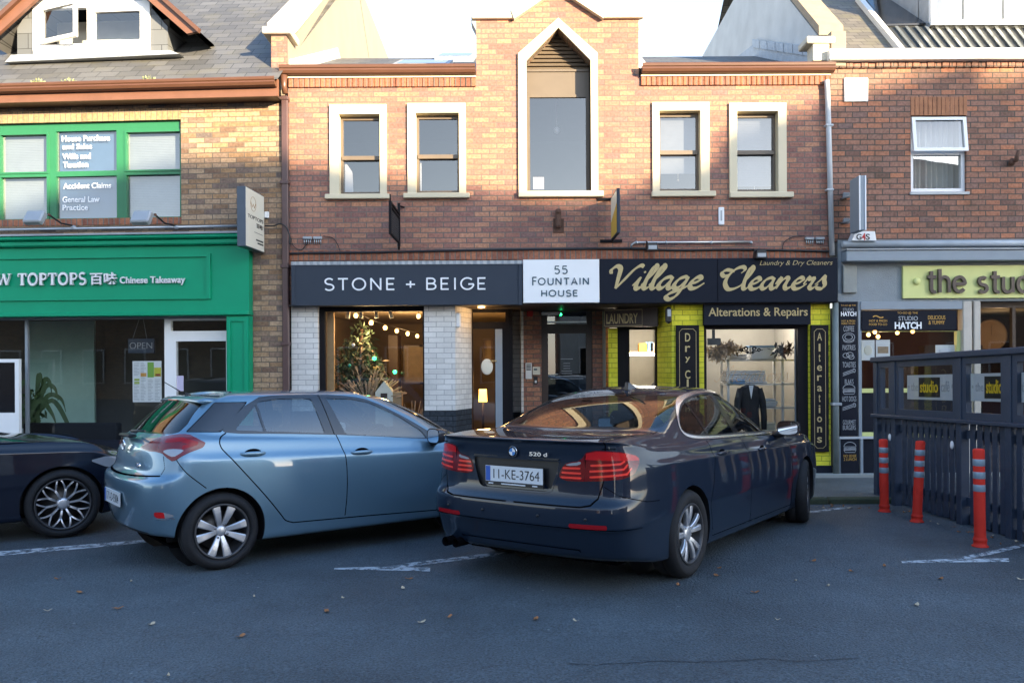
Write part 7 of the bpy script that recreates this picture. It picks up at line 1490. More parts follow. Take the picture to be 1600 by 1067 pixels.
def side(Q, off=0.0, line=False, ymin=0.45, zmin=-9, nx=False):
    """field in side view; only where |y|>ymin"""
    def phi(V):
        s = (sd_line(V[:, [0, 2]], Q) if line else sd_poly(V[:, [0, 2]], Q)) - off
        return np.where((np.abs(V[:, 1]) > ymin) & (V[:, 2] > zmin), s, np.maximum(s, 0.01))
    return phi
def rear(Q, off=0.0, line=False, xmax=0.6, sgn=0, xmin=-9):
    """field in rear view (y,z); mirrored when sgn=0"""
    def phi(V):
        P = V[:, [1, 2]].copy()
        if sgn == 0: P[:, 0] = np.abs(P[:, 0])
        s = (sd_line(P, Q) if line else sd_poly(P, Q)) - off
        ok = (V[:, 0] < xmax) & (V[:, 0] > xmin)
        return np.where(ok, s, np.maximum(s, 0.01))
    return phi
class Car:
    def __init__(s, name, label, cat, X, D, th):
        s.root = empty(name, (0, 0, 0), label, cat)
        tilt = Matrix.Rotation(-math.atan(0.0195), 4, 'X')
        s.root.matrix_world = Matrix.Translation((X, D, road_z(X, D))) @ tilt @ Matrix.Rotation(th, 4, 'Z')
    def link(s, name, me, parent=None, label=None):
        ob = bpy.data.objects.new(name, me); COL.objects.link(ob); ob.parent = parent or s.root
        return tag(ob, label)
    def surf(s, name, pieces, parent=None, label=None, shift=0.0):
        """pieces: list of (surface, material, normal offset)"""
        V, Nn, F, mi, ms = [], [], [], [], []
        n = 0
        for S, m, off in pieces:
            if not len(S[0]): continue
            V.append(S[0] + S[1] * off); Nn.append(S[1]); F += [tuple(x + n for x in f) for f in S[2]]; n += len(S[0])
            if m not in ms: ms.append(m)
            mi += [ms.index(m)] * len(S[2])
        V = np.concatenate(V); Nn = np.concatenate(Nn)
        me = bpy.data.meshes.new(name); me.from_pydata(V.tolist(), [], F)
        for m in ms: me.materials.append(m)
        me.polygons.foreach_set('material_index', mi); me.polygons.foreach_set('use_smooth', [True] * len(F)); me.update()
        try: me.normals_split_custom_set_from_vertices(Nn.tolist())
        except Exception: pass
        return s.link(name, me, parent, label)
    def mb(s, name, b, mats, parent=None, label=None):
        me = bpy.data.meshes.new(name); me.from_pydata(b.v, [], b.f)
        for m in (mats if isinstance(mats, (list, tuple)) else [mats]): me.materials.append(m)
        me.polygons.foreach_set('material_index', b.mi); me.polygons.foreach_set('use_smooth', b.sm)
        import bmesh
        bm = bmesh.new(); bm.from_mesh(me); bmesh.ops.remove_doubles(bm, verts=bm.verts, dist=1e-5); bmesh.ops.recalc_face_normals(bm, faces=bm.faces); bm.to_mesh(me); bm.free()
        me.update()
        return s.link(name, me, parent, label)
    def arch_strip(s, S, cx, cz, r, yin):
        """inner lip: from the cut edge on the arch circle inwards"""
        V, Nn, F = S; cnt = {}
        for f in F:
            for k in range(len(f)):
                e = (f[k], f[(k + 1) % len(f)]); q = (min(e), max(e)); cnt[q] = cnt.get(q, 0) + 1
        on = lambda i: abs(math.hypot(V[i][0] - cx, V[i][2] - cz) - r) < 2e-3 and abs(V[i][1]) > 0.45
        out = []
        for sg in (-1, 1):
            b = MB(); b.smooth = True
            for (i, j), c in cnt.items():
                if c == 1 and V[i][1] * sg > 0 and on(i) and on(j):
                    p, q = V[i], V[j]; b.poly([p, q, (q[0], sg * yin, q[2]), (p[0], sg * yin, p[2])])
            n = 24; b.poly([(cx + r * math.cos(2 * math.pi * k / n), sg * yin, cz + r * math.sin(2 * math.pi * k / n)) for k in range(n)])
            out.append(b)
        return out
def wheel(car, x, y, z, R, rimr, wid, sgn, style, steer=0.0, spin=0.2, parts=('tyre', 'rim')):
    """one wheel; y: outer face; sgn: side (-1 right)"""
    root = bpy.data.objects.new('wheel', None); COL.objects.link(root); root.parent = car.root; root.empty_display_size = 0.1
    root.location = (x, y - sgn * wid / 2, z); root.rotation_euler = (0, 0, steer)
    ax = (0, sgn, 0); h = wid / 2
    t = MB(); ri = rimr
    t.lathe([(ri - .012, -h + .02), (ri + .012, -h + .004), (R - .045, -h - .004), (R - .014, -h + .014), (R, -h + .045), (R, -.012), (R - .008, -.008), (R - .008, .002), (R, .006), (R, h - .045), (R - .014, h - .014), (R - .03, h - .002), (R - .034, h + .0015), (R - .05, h + .003), (R - .075, h + .002), (ri + .016, h - .004), (ri + .004, h - .012), (ri - .006, h - .02)], (0, 0, 0), ax, 56)
    a = car.mb('tyre', t, M['tyre'], root)
    r = MB(); r.lathe([(ri - .004, h - .018), (ri + .004, h - .008), (ri - .004, h - .002), (ri - .016, h - .006), (ri - .02, h - .03), (ri - .03, -h + .03), (0.02, -h + .035)], (0, 0, 0), ax, 56)
    r2 = MB()
    def sp(a0, r0, r1, w0, w1, d0, d1, th=.018, tw=0.0):
        # spoke blade from radius r0 to r1
        P = []
        K = 6
        for k in range(K + 1):
            q = k / K; rr = r0 + (r1 - r0) * q; ww = w0 + (w1 - w0) * q; dd = d0 + (d1 - d0) * q + .012 * math.sin(math.pi * q); an = a0 + tw * q
            ca, sa = math.cos(an), math.sin(an)
            P.append([((rr * ca - e * ww * sa), sgn * (dd - (th if lo else 0) - (.006 if abs(e) == 1 else 0)), (rr * sa + e * ww * ca)) for lo in (0, 1) for e in (-1, -.7, .7, 1)])
        ns = [r2.pts(p) for p in P]
        for k in range(K):
            for j in range(3): r2.face((ns[k] + j, ns[k] + j + 1, ns[k + 1] + j + 1, ns[k + 1] + j))
            r2.face((ns[k], ns[k + 1], ns[k + 1] + 4, ns[k] + 4)); r2.face((ns[k] + 3, ns[k] + 7, ns[k + 1] + 7, ns[k + 1] + 3))
        r2.face([ns[-1] + j for j in (0, 1, 2, 3, 7, 6, 5, 4)])
    de = h - .012
    if style == 'eight':
        for k in range(8):
            a0 = spin + k * math.pi / 4 + (0.07 if k % 2 else -0.07)
            sp(a0, .035, ri - .008, .016, .036, de - .030, de, .02)
        r2.lathe([(.0001, de - .020), (.030, de - .020), (.042, de - .026), (.045, de - .05)], (0, 0, 0), ax, 28)
        lug = 4
    elif style == 'vspoke':
        for k in range(5):
            for e in (-1, 1):
                sp(spin + k * 2 * math.pi / 5 + e * .17, .045, ri - .006, .016, .024, de - .025, de - .004, .022, e * 0.08)
        r2.lathe([(.0001, de - .012), (.035, de - .012), (.05, de - .016), (.07, de - .03), (.072, de - .06)], (0, 0, 0), ax, 28)
        lug = 5
    else:
        for k in range(10):
            a0 = spin + k * math.pi / 5
            sp(a0, .05, ri * .62, .010, .012, de - .028, de - .014, .02)
            for e in (-1, 1): sp(a0 + e * .02, ri * .55, ri - .006, .008, .009, de - .016, de - .002, .018, e * .24)
        r2.lathe([(.0001, de - .014), (.035, de - .014), (.055, de - .02), (.062, de - .05)], (0, 0, 0), ax, 28)
        lug = 5
    r2.lathe([(ri - .016, de - .004), (ri - .014, de + .006), (ri - .002, de + .008), (ri + .003, de + .002)], (0, 0, 0), ax, 56)
    rim = car.mb('rim', r, M['rim_dark'], root); car.mb('spokes', r2, M['rim'], rim if False else root)
    lg = MB()
    for k in range(lug):
        an = spin + (k + .5) * 2 * math.pi / lug; c = (.052 * math.cos(an) * 1.1, sgn * (de - .02), .052 * math.sin(an) * 1.1)
        lg.lathe([(.0001, .004), (.010, .003), (.011, -.02)], c, ax, 8)
    car.mb('wheel_nuts', lg, M['chrome_dark'], root)
    dk = MB(); dk.lathe([(.0001, -.02), (ri * .72, -.02), (ri * .72, -.035), (.0001, -.035)], (0, 0, 0), ax, 40)
    car.mb('brake_disc', dk, M['disc'], root)
    return root
def ringcols(xr, xf, W, zr, zs, zf, rc, fc, xs, ws, ry=(0, .42, .74, .93), rx=(0, .03, .14, .42), fy=(.93, .74, .42, 0), fx=(.42, .14, .03, 0), zrb=None):
    """one control ring: rear 4 columns, side columns xs, front 4 columns"""
    out = []
    for k in range(4): out.append((xr + rc * rx[k], W * ry[k], zr if zrb is None else zr + (zrb - zr) * (k / 3) ** 2))
    for x, w_ in zip(xs, ws): out.append((x, W * w_, zs(x) if callable(zs) else zs))
    for k in range(4): out.append((xf - fc * fx[k], W * fy[k], zf))
    return out
# ------------------------------------------------------------------ dark blue saloon
def cage(rows, xs0):
    C = []
    for r in rows:
        C.append(r)
    return C
def lerp_xs(a, b, n): return [a + (b - a) * k / (n - 1) for k in range(n)]
def saloon_cage():
    xs = [.62, .95, 1.25, 1.6, 2.05, 2.6, 3.2, 3.7, 4.07, 4.42]
    wl = [.985, 1, 1, .997, .995, .995, .993, .993, .985, .955]
    R = []
    def low(xr, xf, W, zr, zs, zf, rc=.32, fc=.5, ry=(0, .45, .80, .965), rx=(0, .05, .20, .62), ws=wl, zrb=None):
        R.append(ringcols(xr, xf, W, zr, zs, zf, rc, fc, xs, ws, ry=ry, rx=rx, zrb=zrb))
    up = lambda a, b: (lambda x: a + b * max(-1, min(1.4, (2.4 - x) / 2.0)))
    low(.32, 4.70, .80, .21, .19, .21)
    low(.12, 4.82, .905, .255, .185, .21)
    low(.09, 4.85, .925, .285, .215, .24)
    low(.05, 4.87, .936, .40, .40, .36)
    low(.022, 4.89, .940, .475, .50, .46)
    low(.008, 4.89, .946, .490, .53, .48)
    low(.006, 4.89, .946, .505, .56, .49)
    low(.000, 4.90, .945, .575, .66, .56)
    low(.000, 4.90, .940, .63, .74, .62)
    low(.012, 4.89, .936, .655, up(.79, .02), .66)
    low(.055, 4.88, .934, .69, up(.835, .025), .70)
    low(.060, 4.87, .932, .80, up(.872, .035), .73)
    low(.065, 4.86, .926, .90, up(.882, .037), .745)
    low(.070, 4.85, .908, .98, up(.892, .04), .755)
    low(.055, 4.82, .892, 1.045, up(.925, .045), .77)
    low(.060, 4.80, .884, 1.070, up(.945, .047), .778)
    low(.028, 4.78, .878, 1.085, up(.955, .048), .785)
    low(.026, 4.77, .876, 1.092, up(.960, .048), .788)
    low(.040, 4.74, .868, 1.100, up(.970, .05), .80, zrb=1.085)
    low(.085, 4.68, .858, 1.107, up(.982, .05), .82, zrb=1.09)
    def hi(xr, xf, W, zr, zs, zf, rc=.30, fc=.45, ry=(0, .42, .76, .95), rx=(0, .02, .08, .26), a=.30, b=.55, fx=(.62, .20, .05, 0), fy=(.93, .72, .4, 0), ws=None, zrb=None):
        n = len(xs); X = lerp_xs(xr + a, xf - b, n); t = [math.sin(math.pi * k / (n - 1)) for k in range(n)]
        if not callable(zs): z0 = zs; zs = lambda x: z0
        R.append(ringcols(xr, xf, W, zr, zs, zf, rc, fc, X, ws or [.975 + .025 * q for q in t], ry=ry, rx=rx, fy=fy, fx=fx, zrb=zrb))
    hi(.36, 4.30, .850, 1.118, up(.992, .05), .90, a=.30, b=.55)
    hi(.66, 3.90, .845, 1.117, up(.998, .05), .965, a=.28, b=.52)
    hi(.80, 3.62, .830, 1.120, up(1.006, .05), 1.00, a=.30, b=.55)
    hi(.86, 3.52, .818, 1.142, up(1.04, .045), 1.03, a=.28, b=.58)
    hi(1.13, 3.22, .768, 1.245, 1.175, 1.17, a=.26, b=.52, ry=(0, .42, .76, .95), rx=(0, .02, .08, .26))
    hi(1.44, 2.94, .698, 1.350, 1.300, 1.31, a=.24, b=.42, ry=(0, .42, .76, .95), rx=(0, .02, .08, .28))
    hi(1.66, 2.78, .650, 1.398, 1.375, 1.385, a=.24, b=.36, ry=(0, .42, .76, .94), rx=(0, .03, .12, .38))
    hi(1.76, 2.68, .600, 1.420, 1.415, 1.412, a=.22, b=.30, ry=(0, .42, .76, .94), rx=(0, .03, .12, .38))
    hi(1.86, 2.60, .500, 1.438, 1.445, 1.428, a=.18, b=.22, ry=(0, .42, .76, .94), rx=(0, .03, .12, .38))
    hi(1.98, 2.52, .28, 1.448, 1.462, 1.440, a=.12, b=.15)
    top = []
    for k, p in enumerate(R[-1]): top.append((p[0], 0.0, 1.450 + .018 * math.sin(math.pi * k / (len(R[-1]) - 1))))
    R.append(top)
    return R
def cabin(car, x0, x1, zb, wy, seats, wheel_x=None):
    b = MB()
    b.box(x0, x1, -wy, wy, .24, .30); b.box(x0, x1, -wy, -wy + .05, .3, zb - .06); b.box(x0, x1, wy - .05, wy, .3, zb - .06)
    b.prism([(x1 - .35, zb - .25), (x1 - .5, zb - .12), (x1 - .25, zb - .02), (x1 + .25, zb - .04), (x1 + .25, .3), (x1 - .1, .3)], -wy + .02, wy - .02)
    for sx, h in seats:
        for sy in (-.36, .36):
            b.bbox(sx, sx + .5, sy - .25, sy + .25, .42, .56, .06)
            n = b.pts([(sx - .02 - .16 * t, sy + e * .25 * (1 if t < .7 else .82), .5 + t * (h - .5) + 0) for t in (0, .35, .7, .99) for e in (-1, 1)] + [(sx + .12 - .2 * t, sy + e * .23 * (1 if t < .7 else .8), .5 + t * (h - .5)) for t in (0, .35, .7, .99) for e in (-1, 1)])
            for k in range(3):
                p = n + 2 * k; q = p + 8
                b.face((p, p + 1, p + 3, p + 2)); b.face((q, q + 2, q + 3, q + 1)); b.face((p, p + 2, q + 2, q)); b.face((p + 1, q + 1, q + 3, p + 3))
            b.face((n + 6, n + 7, n + 15, n + 14))
            b.bbox(sx - .22, sx - .11, sy - .13, sy + .13, h + .03, h + .20, .04); b.box(sx - .18, sx - .16, sy - .05, sy - .035, h - .02, h + .05); b.box(sx - .18, sx - .16, sy + .035, sy + .05, h - .02, h + .05)
    if wheel_x:
        b.tube([(wheel_x + .12 * math.sin(t) * 1.0, -.36 + .185 * math.cos(t), zb - .05 + .14 * math.sin(t)) for t in [k * math.pi / 12 for k in range(25)]], .014, 6, False)
    return car.mb('cabin', b, M['cabin'])
def plate(car, c, along, upv, w, h, text, frame=False):
    """c: centre; along: reading direction; flat number plate"""
    a = Vector(along).normalized(); u = Vector(upv).normalized(); n = a.cross(u)
    T = lambda p: tuple(Vector(c) + a * p[0] + n * p[1] + u * p[2])
    b = MB(T); b.box(-w / 2, w / 2, -.006, .004, -h / 2, h / 2)
    if frame: b.m = 1; b.box(-w / 2 - .006, w / 2 + .006, -.008, .002, -h / 2 - .028, h / 2 + .006); b.box(-w / 2 - .006, w / 2 + .006, .002, .007, -h / 2 - .026, -h / 2 - .001); b.m = 0
    o = car.mb('number_plate', b, [M['plate_white'], M['black_plastic']])
    b = MB(T); b.box(-w / 2 + .003, -w / 2 + .045, .004, .0055, -h / 2 + .003, h / 2 - .003); car.mb('country_band', b, M['plate_blue'], o)
    b = MB(T); text_into(b, text, -w / 2 + .075, w / 2 - .03, -h * .30, h * .30, .004, .0015, bold=-0.005)
    car.mb('registration', b, M['ink'], o)
    if frame:
        b = MB(T); b.box(-.11, .11, .0075, .009, -h / 2 - .019, -h / 2 - .010); b.box(-w / 2 + .03, -w / 2 + .075, .0075, .009, -h / 2 - .019, -h / 2 - .010); b.box(w / 2 - .09, w / 2 - .045, .0075, .009, -h / 2 - .019, -h / 2 - .010); car.mb('frame_print', b, M['plate_white'], o)
    return o
def wrapq(Q, off=0.0, line=False, xmax=1.0, sgn=0):
    """field in (|y|+x, z): follows the rear corner"""
    def phi(V):
        P = np.stack([np.abs(V[:, 1]) + V[:, 0], V[:, 2]], 1)
        s = (sd_line(P, Q) if line else sd_poly(P, Q)) - off
        return np.where(V[:, 0] < xmax, s, np.maximum(s, .01))
    return phi
def split_side(S):
    """right (y<0) and left halves"""
    r, l = cut(S, lambda V: V[:, 1] + 0.0)
    return r, l
def mirror_housing(car, c, sgn, body, sx=1.0):
    b = MB(); b.smooth = True
    # lathe-like lofted shell: sections along x (rear glass face at x=0 .. nose)
    secs = [(0.0, 1.0), (.03, 1.0), (.08, .92), (.13, .74), (.17, .42), (.185, .05)]
    rows = []
    for x, k in secs:
        rows.append(b.pts([(c[0] + x * sx, c[1] + .105 * k * math.copysign(abs(math.cos(t)) ** .6, math.cos(t)), c[2] + .072 * k * math.copysign(abs(math.sin(t)) ** .6, math.sin(t))) for t in [q * 2 * math.pi / 24 for q in range(24)]]))
    for i in range(len(rows) - 1):
        for k in range(24): b.face((rows[i] + k, rows[i] + (k + 1) % 24, rows[i + 1] + (k + 1) % 24, rows[i + 1] + k))
    o = car.mb('door_mirror', b, body)
    g = MB(); P = [(c[0] - .002, c[1] + .095 * math.copysign(abs(math.cos(t)) ** .6, math.cos(t)), c[2] + .062 * math.copysign(abs(math.sin(t)) ** .6, math.sin(t))) for t in [q * 2 * math.pi / 24 for q in range(24)]]
    g.poly(P); car.mb('mirror_glass', g, M['mirror'], o)
    f = MB(); P2 = [(c[0], p[1], p[2]) for p in P]; Q2 = [(c[0] - .004, c[1] + (p[1] - c[1]) * 1.09, c[2] + (p[2] - c[2]) * 1.12) for p in P]
    for k in range(24): f.poly([P[k], P[(k + 1) % 24], Q2[(k + 1) % 24], Q2[k]])
    car.mb('mirror_rim', f, M['black_plastic'], o)
    a = MB(); a.tube([(c[0] + .07, c[1] - sgn * .06, c[2] - .055), (c[0] + .09, c[1] - sgn * .16, c[2] - .075)], [.032, .045], 8); car.mb('mirror_arm', a, M['black_plastic'], o)
    return o
M['mirror'] = mat('mirror_silver', (0.85, 0.87, 0.9), 0.02, 1.0, var=0.0)
def handle(car, S, x, z, L, sgn=-1, mats=None, h=.035, proud=.045):
    """pull handle whose ends lie on the body surface"""
    V = S[0]; k = np.argmin((V[:, 0] - x) ** 2 + (V[:, 2] - z) ** 2 + 100 * (V[:, 1] * sgn < 0)); y = V[k][1]
    b = MB(); b.smooth = True; rows = []
    for t in np.linspace(-1, 1, 13):
        r = h / 2 * (1 - .55 * abs(t) ** 3); off = proud * (1 - t ** 4) * .75; 
        rows.append(b.pts([(x + t * L / 2, y + sgn * (off * .7 + .012 * math.cos(q) - .004), z + r * math.sin(q)) for q in [j * 2 * math.pi / 10 for j in range(10)]]))
    for i in range(12):
        for j in range(10): b.face((rows[i] + j, rows[i] + (j + 1) % 10, rows[i + 1] + (j + 1) % 10, rows[i + 1] + j))
    b.face(range(rows[0], rows[0] + 10)); b.face(range(rows[-1], rows[-1] + 10))
    o = car.mb('door_handle', b, mats)
    c = MB(); c.smooth = True; n = c.pts([(x, y + sgn * .003, z)] + [(x + L * .36 * math.cos(q), y + sgn * .0035, z + h * 1.0 * math.sin(q)) for q in [j * 2 * math.pi / 20 for j in range(20)]])
    for j in range(20): c.face((n, n + 1 + j, n + 1 + (j + 1) % 20))
    car.mb('handle_cup', c, M['gap'], o)
    return o
def build_saloon():
    car = Car('parked_car', 'dark blue four-door saloon seen from behind, parked nose-in towards the yellow laundry shopfront', 'car', -.030, 5.985, math.radians(53.8))
    P = M['saloon_paint']
    S = skin(saloon_cage(), 8, 5)
    # wheel arches
    ra, zc = .372, .335; xa, xb = 1.10, 4.07
    for cx in (xa, xb):
        _, S = cut(S, lambda V, cx=cx: np.where((np.abs(V[:, 1]) > .5) & (V[:, 2] < 1.0), np.hypot(V[:, 0] - cx, V[:, 2] - zc) - ra, 1.0))
    st = [car.arch_strip(S, cx, zc, ra, .56) for cx in (xa, xb)]
    full = S
    # side glass
    dlo = chaikin([(1.66, 1.045), (2.4, 1.03), (3.42, .995), (3.40, 1.03), (3.05, 1.225), (2.78, 1.335), (2.45, 1.398), (2.0, 1.400), (1.62, 1.355), (1.38, 1.265), (1.275, 1.165), (1.285, 1.10), (1.40, 1.07)], 2)
    S = refine(S, side(dlo, .01, zmin=.9), 1); ring, S = cut(S, side(dlo, .023, zmin=.9)); chrome, inner = cut(ring, lambda V: -side(dlo, .002, zmin=.9)(V))
    rub, gl = cut(inner, lambda V: -side(dlo, -.010, zmin=.9)(V))
    bp = [(2.10, 1.40), (2.20, 1.30), (2.34, 1.02), (2.34, .98)]
    bpil, gl = cut(gl, side([(2.12, 1.42), (2.24, 1.42), (2.44, .96), (2.32, .96)], 0, zmin=.9))
    qphi = side([(1.56, 1.42), (1.595, 1.42), (1.765, .98), (1.73, .98)], 0, zmin=.9); qd, gl = cut(refine(gl, qphi, 2), qphi)
    # rear window, windscreen
    rw = chaikin([(-1.2, 1.140), (.66, 1.146), (.745, 1.170), (.64, 1.33), (.56, 1.388), (-1.2, 1.410)], 1)
    rphi = lambda Q, o: (lambda V: np.where((V[:, 0] > .72) & (V[:, 0] < 2.0), sd_poly(np.stack([np.abs(V[:, 1]), V[:, 2]], 1), Q) - o, .05))
    rwg, S = cut(S, rphi(rw, .014)); rub2, rwg = cut(rwg, lambda V: -rphi(rw, 0.0)(V))
    ws_ = chaikin([(-1.2, 1.02), (.62, 1.02), (.70, 1.05), (.60, 1.30), (.53, 1.375), (-1.2, 1.392)], 1)
    wphi = lambda o: (lambda V: np.where((V[:, 0] > 2.6) & (V[:, 0] < 3.62), sd_poly(np.stack([np.abs(V[:, 1]), V[:, 2]], 1), ws_) - o, .05))
    wsg, S = cut(S, wphi(0.0))
    # tail lamps
    lo = chaikin([(.455, .812), (.70, .812), (1.14, .842), (1.235, .93), (1.245, .985), (1.05, 1.022), (.715, 1.035), (.665, .955), (.53, .938), (.49, .90)], 1)
    lamp, S = cut(S, wrapq(lo, 0.0))
    rim_, lamp = cut(lamp, lambda V: -wrapq(lo, -.006)(V))
    lamp = refine(lamp, lambda V: V[:, 0] * 0, 2); split, lamp = cut(lamp, wrapq([(.695, .80), (.70, 1.05)], .005, True))
    bars = [[(.49, .835), (.66, .835)], [(.50, .868), (.655, .868)], [(.51, .900), (.65, .902)],
            [(.74, .845), (1.08, .868), (1.13, .905)], [(.74, .885), (1.05, .902), (1.09, .93)], [(.75, .925), (1.02, .938), (1.06, .955)]]
    bl = []
    for q in bars: a, lamp = cut(lamp, wrapq(q, .0075, True)); bl.append(a)
    clr, lamp = cut(lamp, wrapq(chaikin([(.53, .915), (.66, .925), (.665, .955), (.54, .94)], 1), 0.0))
    top_, lamp = cut(lamp, wrapq([(.70, .965), (1.3, .955), (1.3, 1.1), (.70, 1.1)], 0))
    # bumper strips, gaps
    refl, S = cut(S, lambda V: np.where((V[:, 0] < .3) & (np.abs(V[:, 1]) > .46) & (np.abs(V[:, 1]) + V[:, 0] < .86), np.abs(V[:, 2] - .508) - .016, .05))
    lphi = (lambda V: np.where((V[:, 0] < .35), np.abs(V[:, 2] - .487) - .004, .05)); lip, S = cut(refine(S, lphi), lphi)
    low_, S = cut(S, lambda V: np.where((V[:, 0] < .12) & (np.abs(V[:, 1]) < .60), np.maximum(np.abs(V[:, 2] - (.315 - .02 * V[:, 1] ** 2)) - .022, -1), .05))
    gaps = []
    def gap(phi):
        nonlocal S
        a, S = cut(refine(S, phi), phi); gaps.append(a)
    gap(wrapq([(.455, .815), (.46, .78), (.565, .74)] if 0 else [(0.05, .640), (.62, .640), (.72, .655), (.80, .70), (.84, .78), (.86, .84)], .0055, True))
    gap(lambda V: np.where((V[:, 0] > .05) & (V[:, 0] < .92) & (V[:, 2] > 1.03), np.abs(np.abs(V[:, 1]) - (.715 + .05 * V[:, 0] - .04 * np.maximum(0, V[:, 0] - .5))) - .004, .05))
    gap(lambda V: np.where((V[:, 0] < .2) & (V[:, 2] > 1.02) & (V[:, 2] < 1.06) & (np.abs(V[:, 1]) > .70), np.abs(V[:, 2] - 1.04) - .004, .05))
    rd = [(1.62, 1.06), (1.60, .90), (1.55, .72), (1.50, .60), (1.47, .52), (1.51, .40), (1.54, .255)]
    gap(side(smooth_path(rd, 4), .0045, True))
    gap(side([(2.36, 1.03), (2.40, .80), (2.40, .255)], .0045, True)); gap(side([(3.47, 1.0), (3.56, .80), (3.58, .5), (3.56, .255)], .0045, True)); gap(side([(1.54, .255), (3.56, .255)], .004, True))
    gap(wrapq([(.86, .78), (1.0, .72), (1.32, .665), (1.5, .655)], .003, True))
    # number plate recess: a slightly deeper panel
    rec, S = cut(S, rear([(-.40, .955), (.40, .955), (.385, .87), (.335, .735), (.29, .712), (-.29, .712), (-.335, .735), (-.385, .87)], 0.0, xmax=.3, sgn=1))
    rlip, rec = cut(rec, lambda V: -rear([(-.40, .955), (.40, .955), (.385, .87), (.335, .735), (.29, .712), (-.29, .712), (-.335, .735), (-.385, .87)], -.012, xmax=.3, sgn=1)(V))
    rec[0][:, 0] += .030
    car.surf('body', [(S, P, 0), (rlip, P, .004), (rec, P, 0)] + [(g, M['gap'], -.002) for g in gaps])
    b = MB(); b.box(.10, .11, -.42, .42, .70, .98); b.box(.075, .10, -.385, .385, .950, .962); car.mb('plate_recess', b, M['black_plastic'])
    for b in sum(st, []): car.mb('wheel_arch', b, M['black_plastic'])
    for k, h in enumerate(split_side(chrome)): car.surf('window_trim', [(h, M['chrome'], .004)])
    for a in split_side(gl):
        for q in (0, 1):
            z = cut(a, lambda V: V[:, 0] - 2.28)[q]; car.surf('side_window', [(z, M['car_glass'], -.003)])
    car.surf('window_pillars', [(bpil, M['black_gloss'], .001), (qd, M['black_gloss'], .001), (rub, M['black_plastic'], .002)])
    car.surf('rear_window', [(rwg, M['car_glass'], -.001), (rub2, M['black_gloss'], 0)])
    car.surf('windscreen', [(wsg, M['car_glass'], -.001)])
    for q in (0, 1):
        f = lambda s: split_side(s)[q]
        car.surf('tail_light', [(f(lamp), M['lamp_dark'], .004), (f(rim_), M['lamp_dark'], .002), (f(split), M['gap'], -.001), (f(clr), M['lamp_clear'], .0045), (f(top_), M['lamp_red'], .005)] + [(f(x), M['lamp_bright'], .006) for x in bl])
        car.surf('reflector', [(f(refl), M['lamp_mid'], .001)])
    car.surf('bumper_lip', [(lip, M['saloon_paint'], .008)])
    car.surf('bumper_strip', [(low_, M['saloon_paint'], .010)])
    # exhaust
    for yy in (.56, .66):
        e = MB(); e.lathe([(.036, .12), (.036, -.01), (.030, -.012), (.030, .12)], (.07, yy, .268), (1, 0, 0), 20); car.mb('exhaust_pipe', e, M['gap'])
    u = MB(); u.box(.35, 4.55, -.70, .70, .20, .22); u.box(.25, .9, -.55, .55, .22, .40); car.mb('underbody', u, M['gap'])
    for yy, xx in ((-.62, .045), (-.25, .004), (.25, .004), (.62, .045)): e = MB(); e.lathe([(.0001, .004), (.009, .004), (.011, -.004)], (xx, yy, .56), (-1, 0, 0), 14); car.mb('parking_sensor', e, M['black_plastic'])
    plate(car, (.066, 0, .828), (0, -1, 0), (.0, 0, 1), .52, .115, '11-KE-3764', True)
    # roundel and model lettering
    T = lambda p: (.055 - p[1], -p[0], p[2])
    b = MB(T); b.lathe([(.041, -.002), (.041, .004), (.038, .007), (.028, .006), (.0001, .006)], (0, 0, .998), (0, 1, 0), 32); b.m = 1; b.lathe([(.0385, .0072), (.028, .0072)], (0, 0, .998), (0, 1, 0), 32)
    o = car.mb('badge', b, [M['chrome'], M['black_gloss']])
    for nm, ms, off in (('badge_quarters', M['white_plain'], 0), ('badge_blue_quarters', M['badge_blue'], 1)):
        b = MB(T)
        for q in (0, 2):
            a0 = (q + off) * math.pi / 2; b.poly([(0, .0085, .998)] + [(.0275 * math.cos(a0 + t * math.pi / 16), .0085, .998 + .0275 * math.sin(a0 + t * math.pi / 16)) for t in range(9)])
        car.mb(nm, b, ms, o)
    b = MB(T); text_into(b, '520 d', .150, .305, .975, 1.005, -.008, .012, bold=.03); car.mb('model_lettering', b, M['chrome'])
    # antenna fin
    b = MB(); n = b.pts([(1.80, -.02, 1.43), (1.80, .02, 1.43), (1.98, -.025, 1.445), (1.98, .025, 1.445), (1.80, -.006, 1.50), (1.80, .006, 1.50), (1.85, 0, 1.50)])
    for f in ((0, 1, 5, 4), (0, 4, 6, 2), (1, 3, 6, 5), (2, 6, 3), (4, 5, 6), (0, 2, 3, 1)): b.face([n + k for k in f])
    car.mb('aerial_fin', b, P)
    for sg in (-1, 1): mirror_housing(car, (3.20, sg * 1.01, 1.045), sg, P)
    for hx, hz in ((1.78, .905), (2.72, .875)): handle(car, full, hx, hz, .20, -1, P, .034)
    cabin(car, 1.5, 3.35, 1.0, .74, [(2.55, 1.02), (1.7, 1.0)], 3.0)
    b = MB(); b.prism([(.95, 1.10), (1.45, 1.06), (1.5, .9), (.95, .9)], -.62, .62); car.mb('parcel_shelf', b, M['cabin'])
    b = MB(); b.box(3.60, 3.66, -.945, -.938, .745, .775); car.mb('wing_vent', b, M['chrome'])
    for x, stv in ((xa, 0), (xb, .24)):
        for sg in (-1, 1): wheel(car, x, sg * .938, zc, .337, .232, .225, sg, 'vspoke', stv, .35)
    return car
build_saloon()
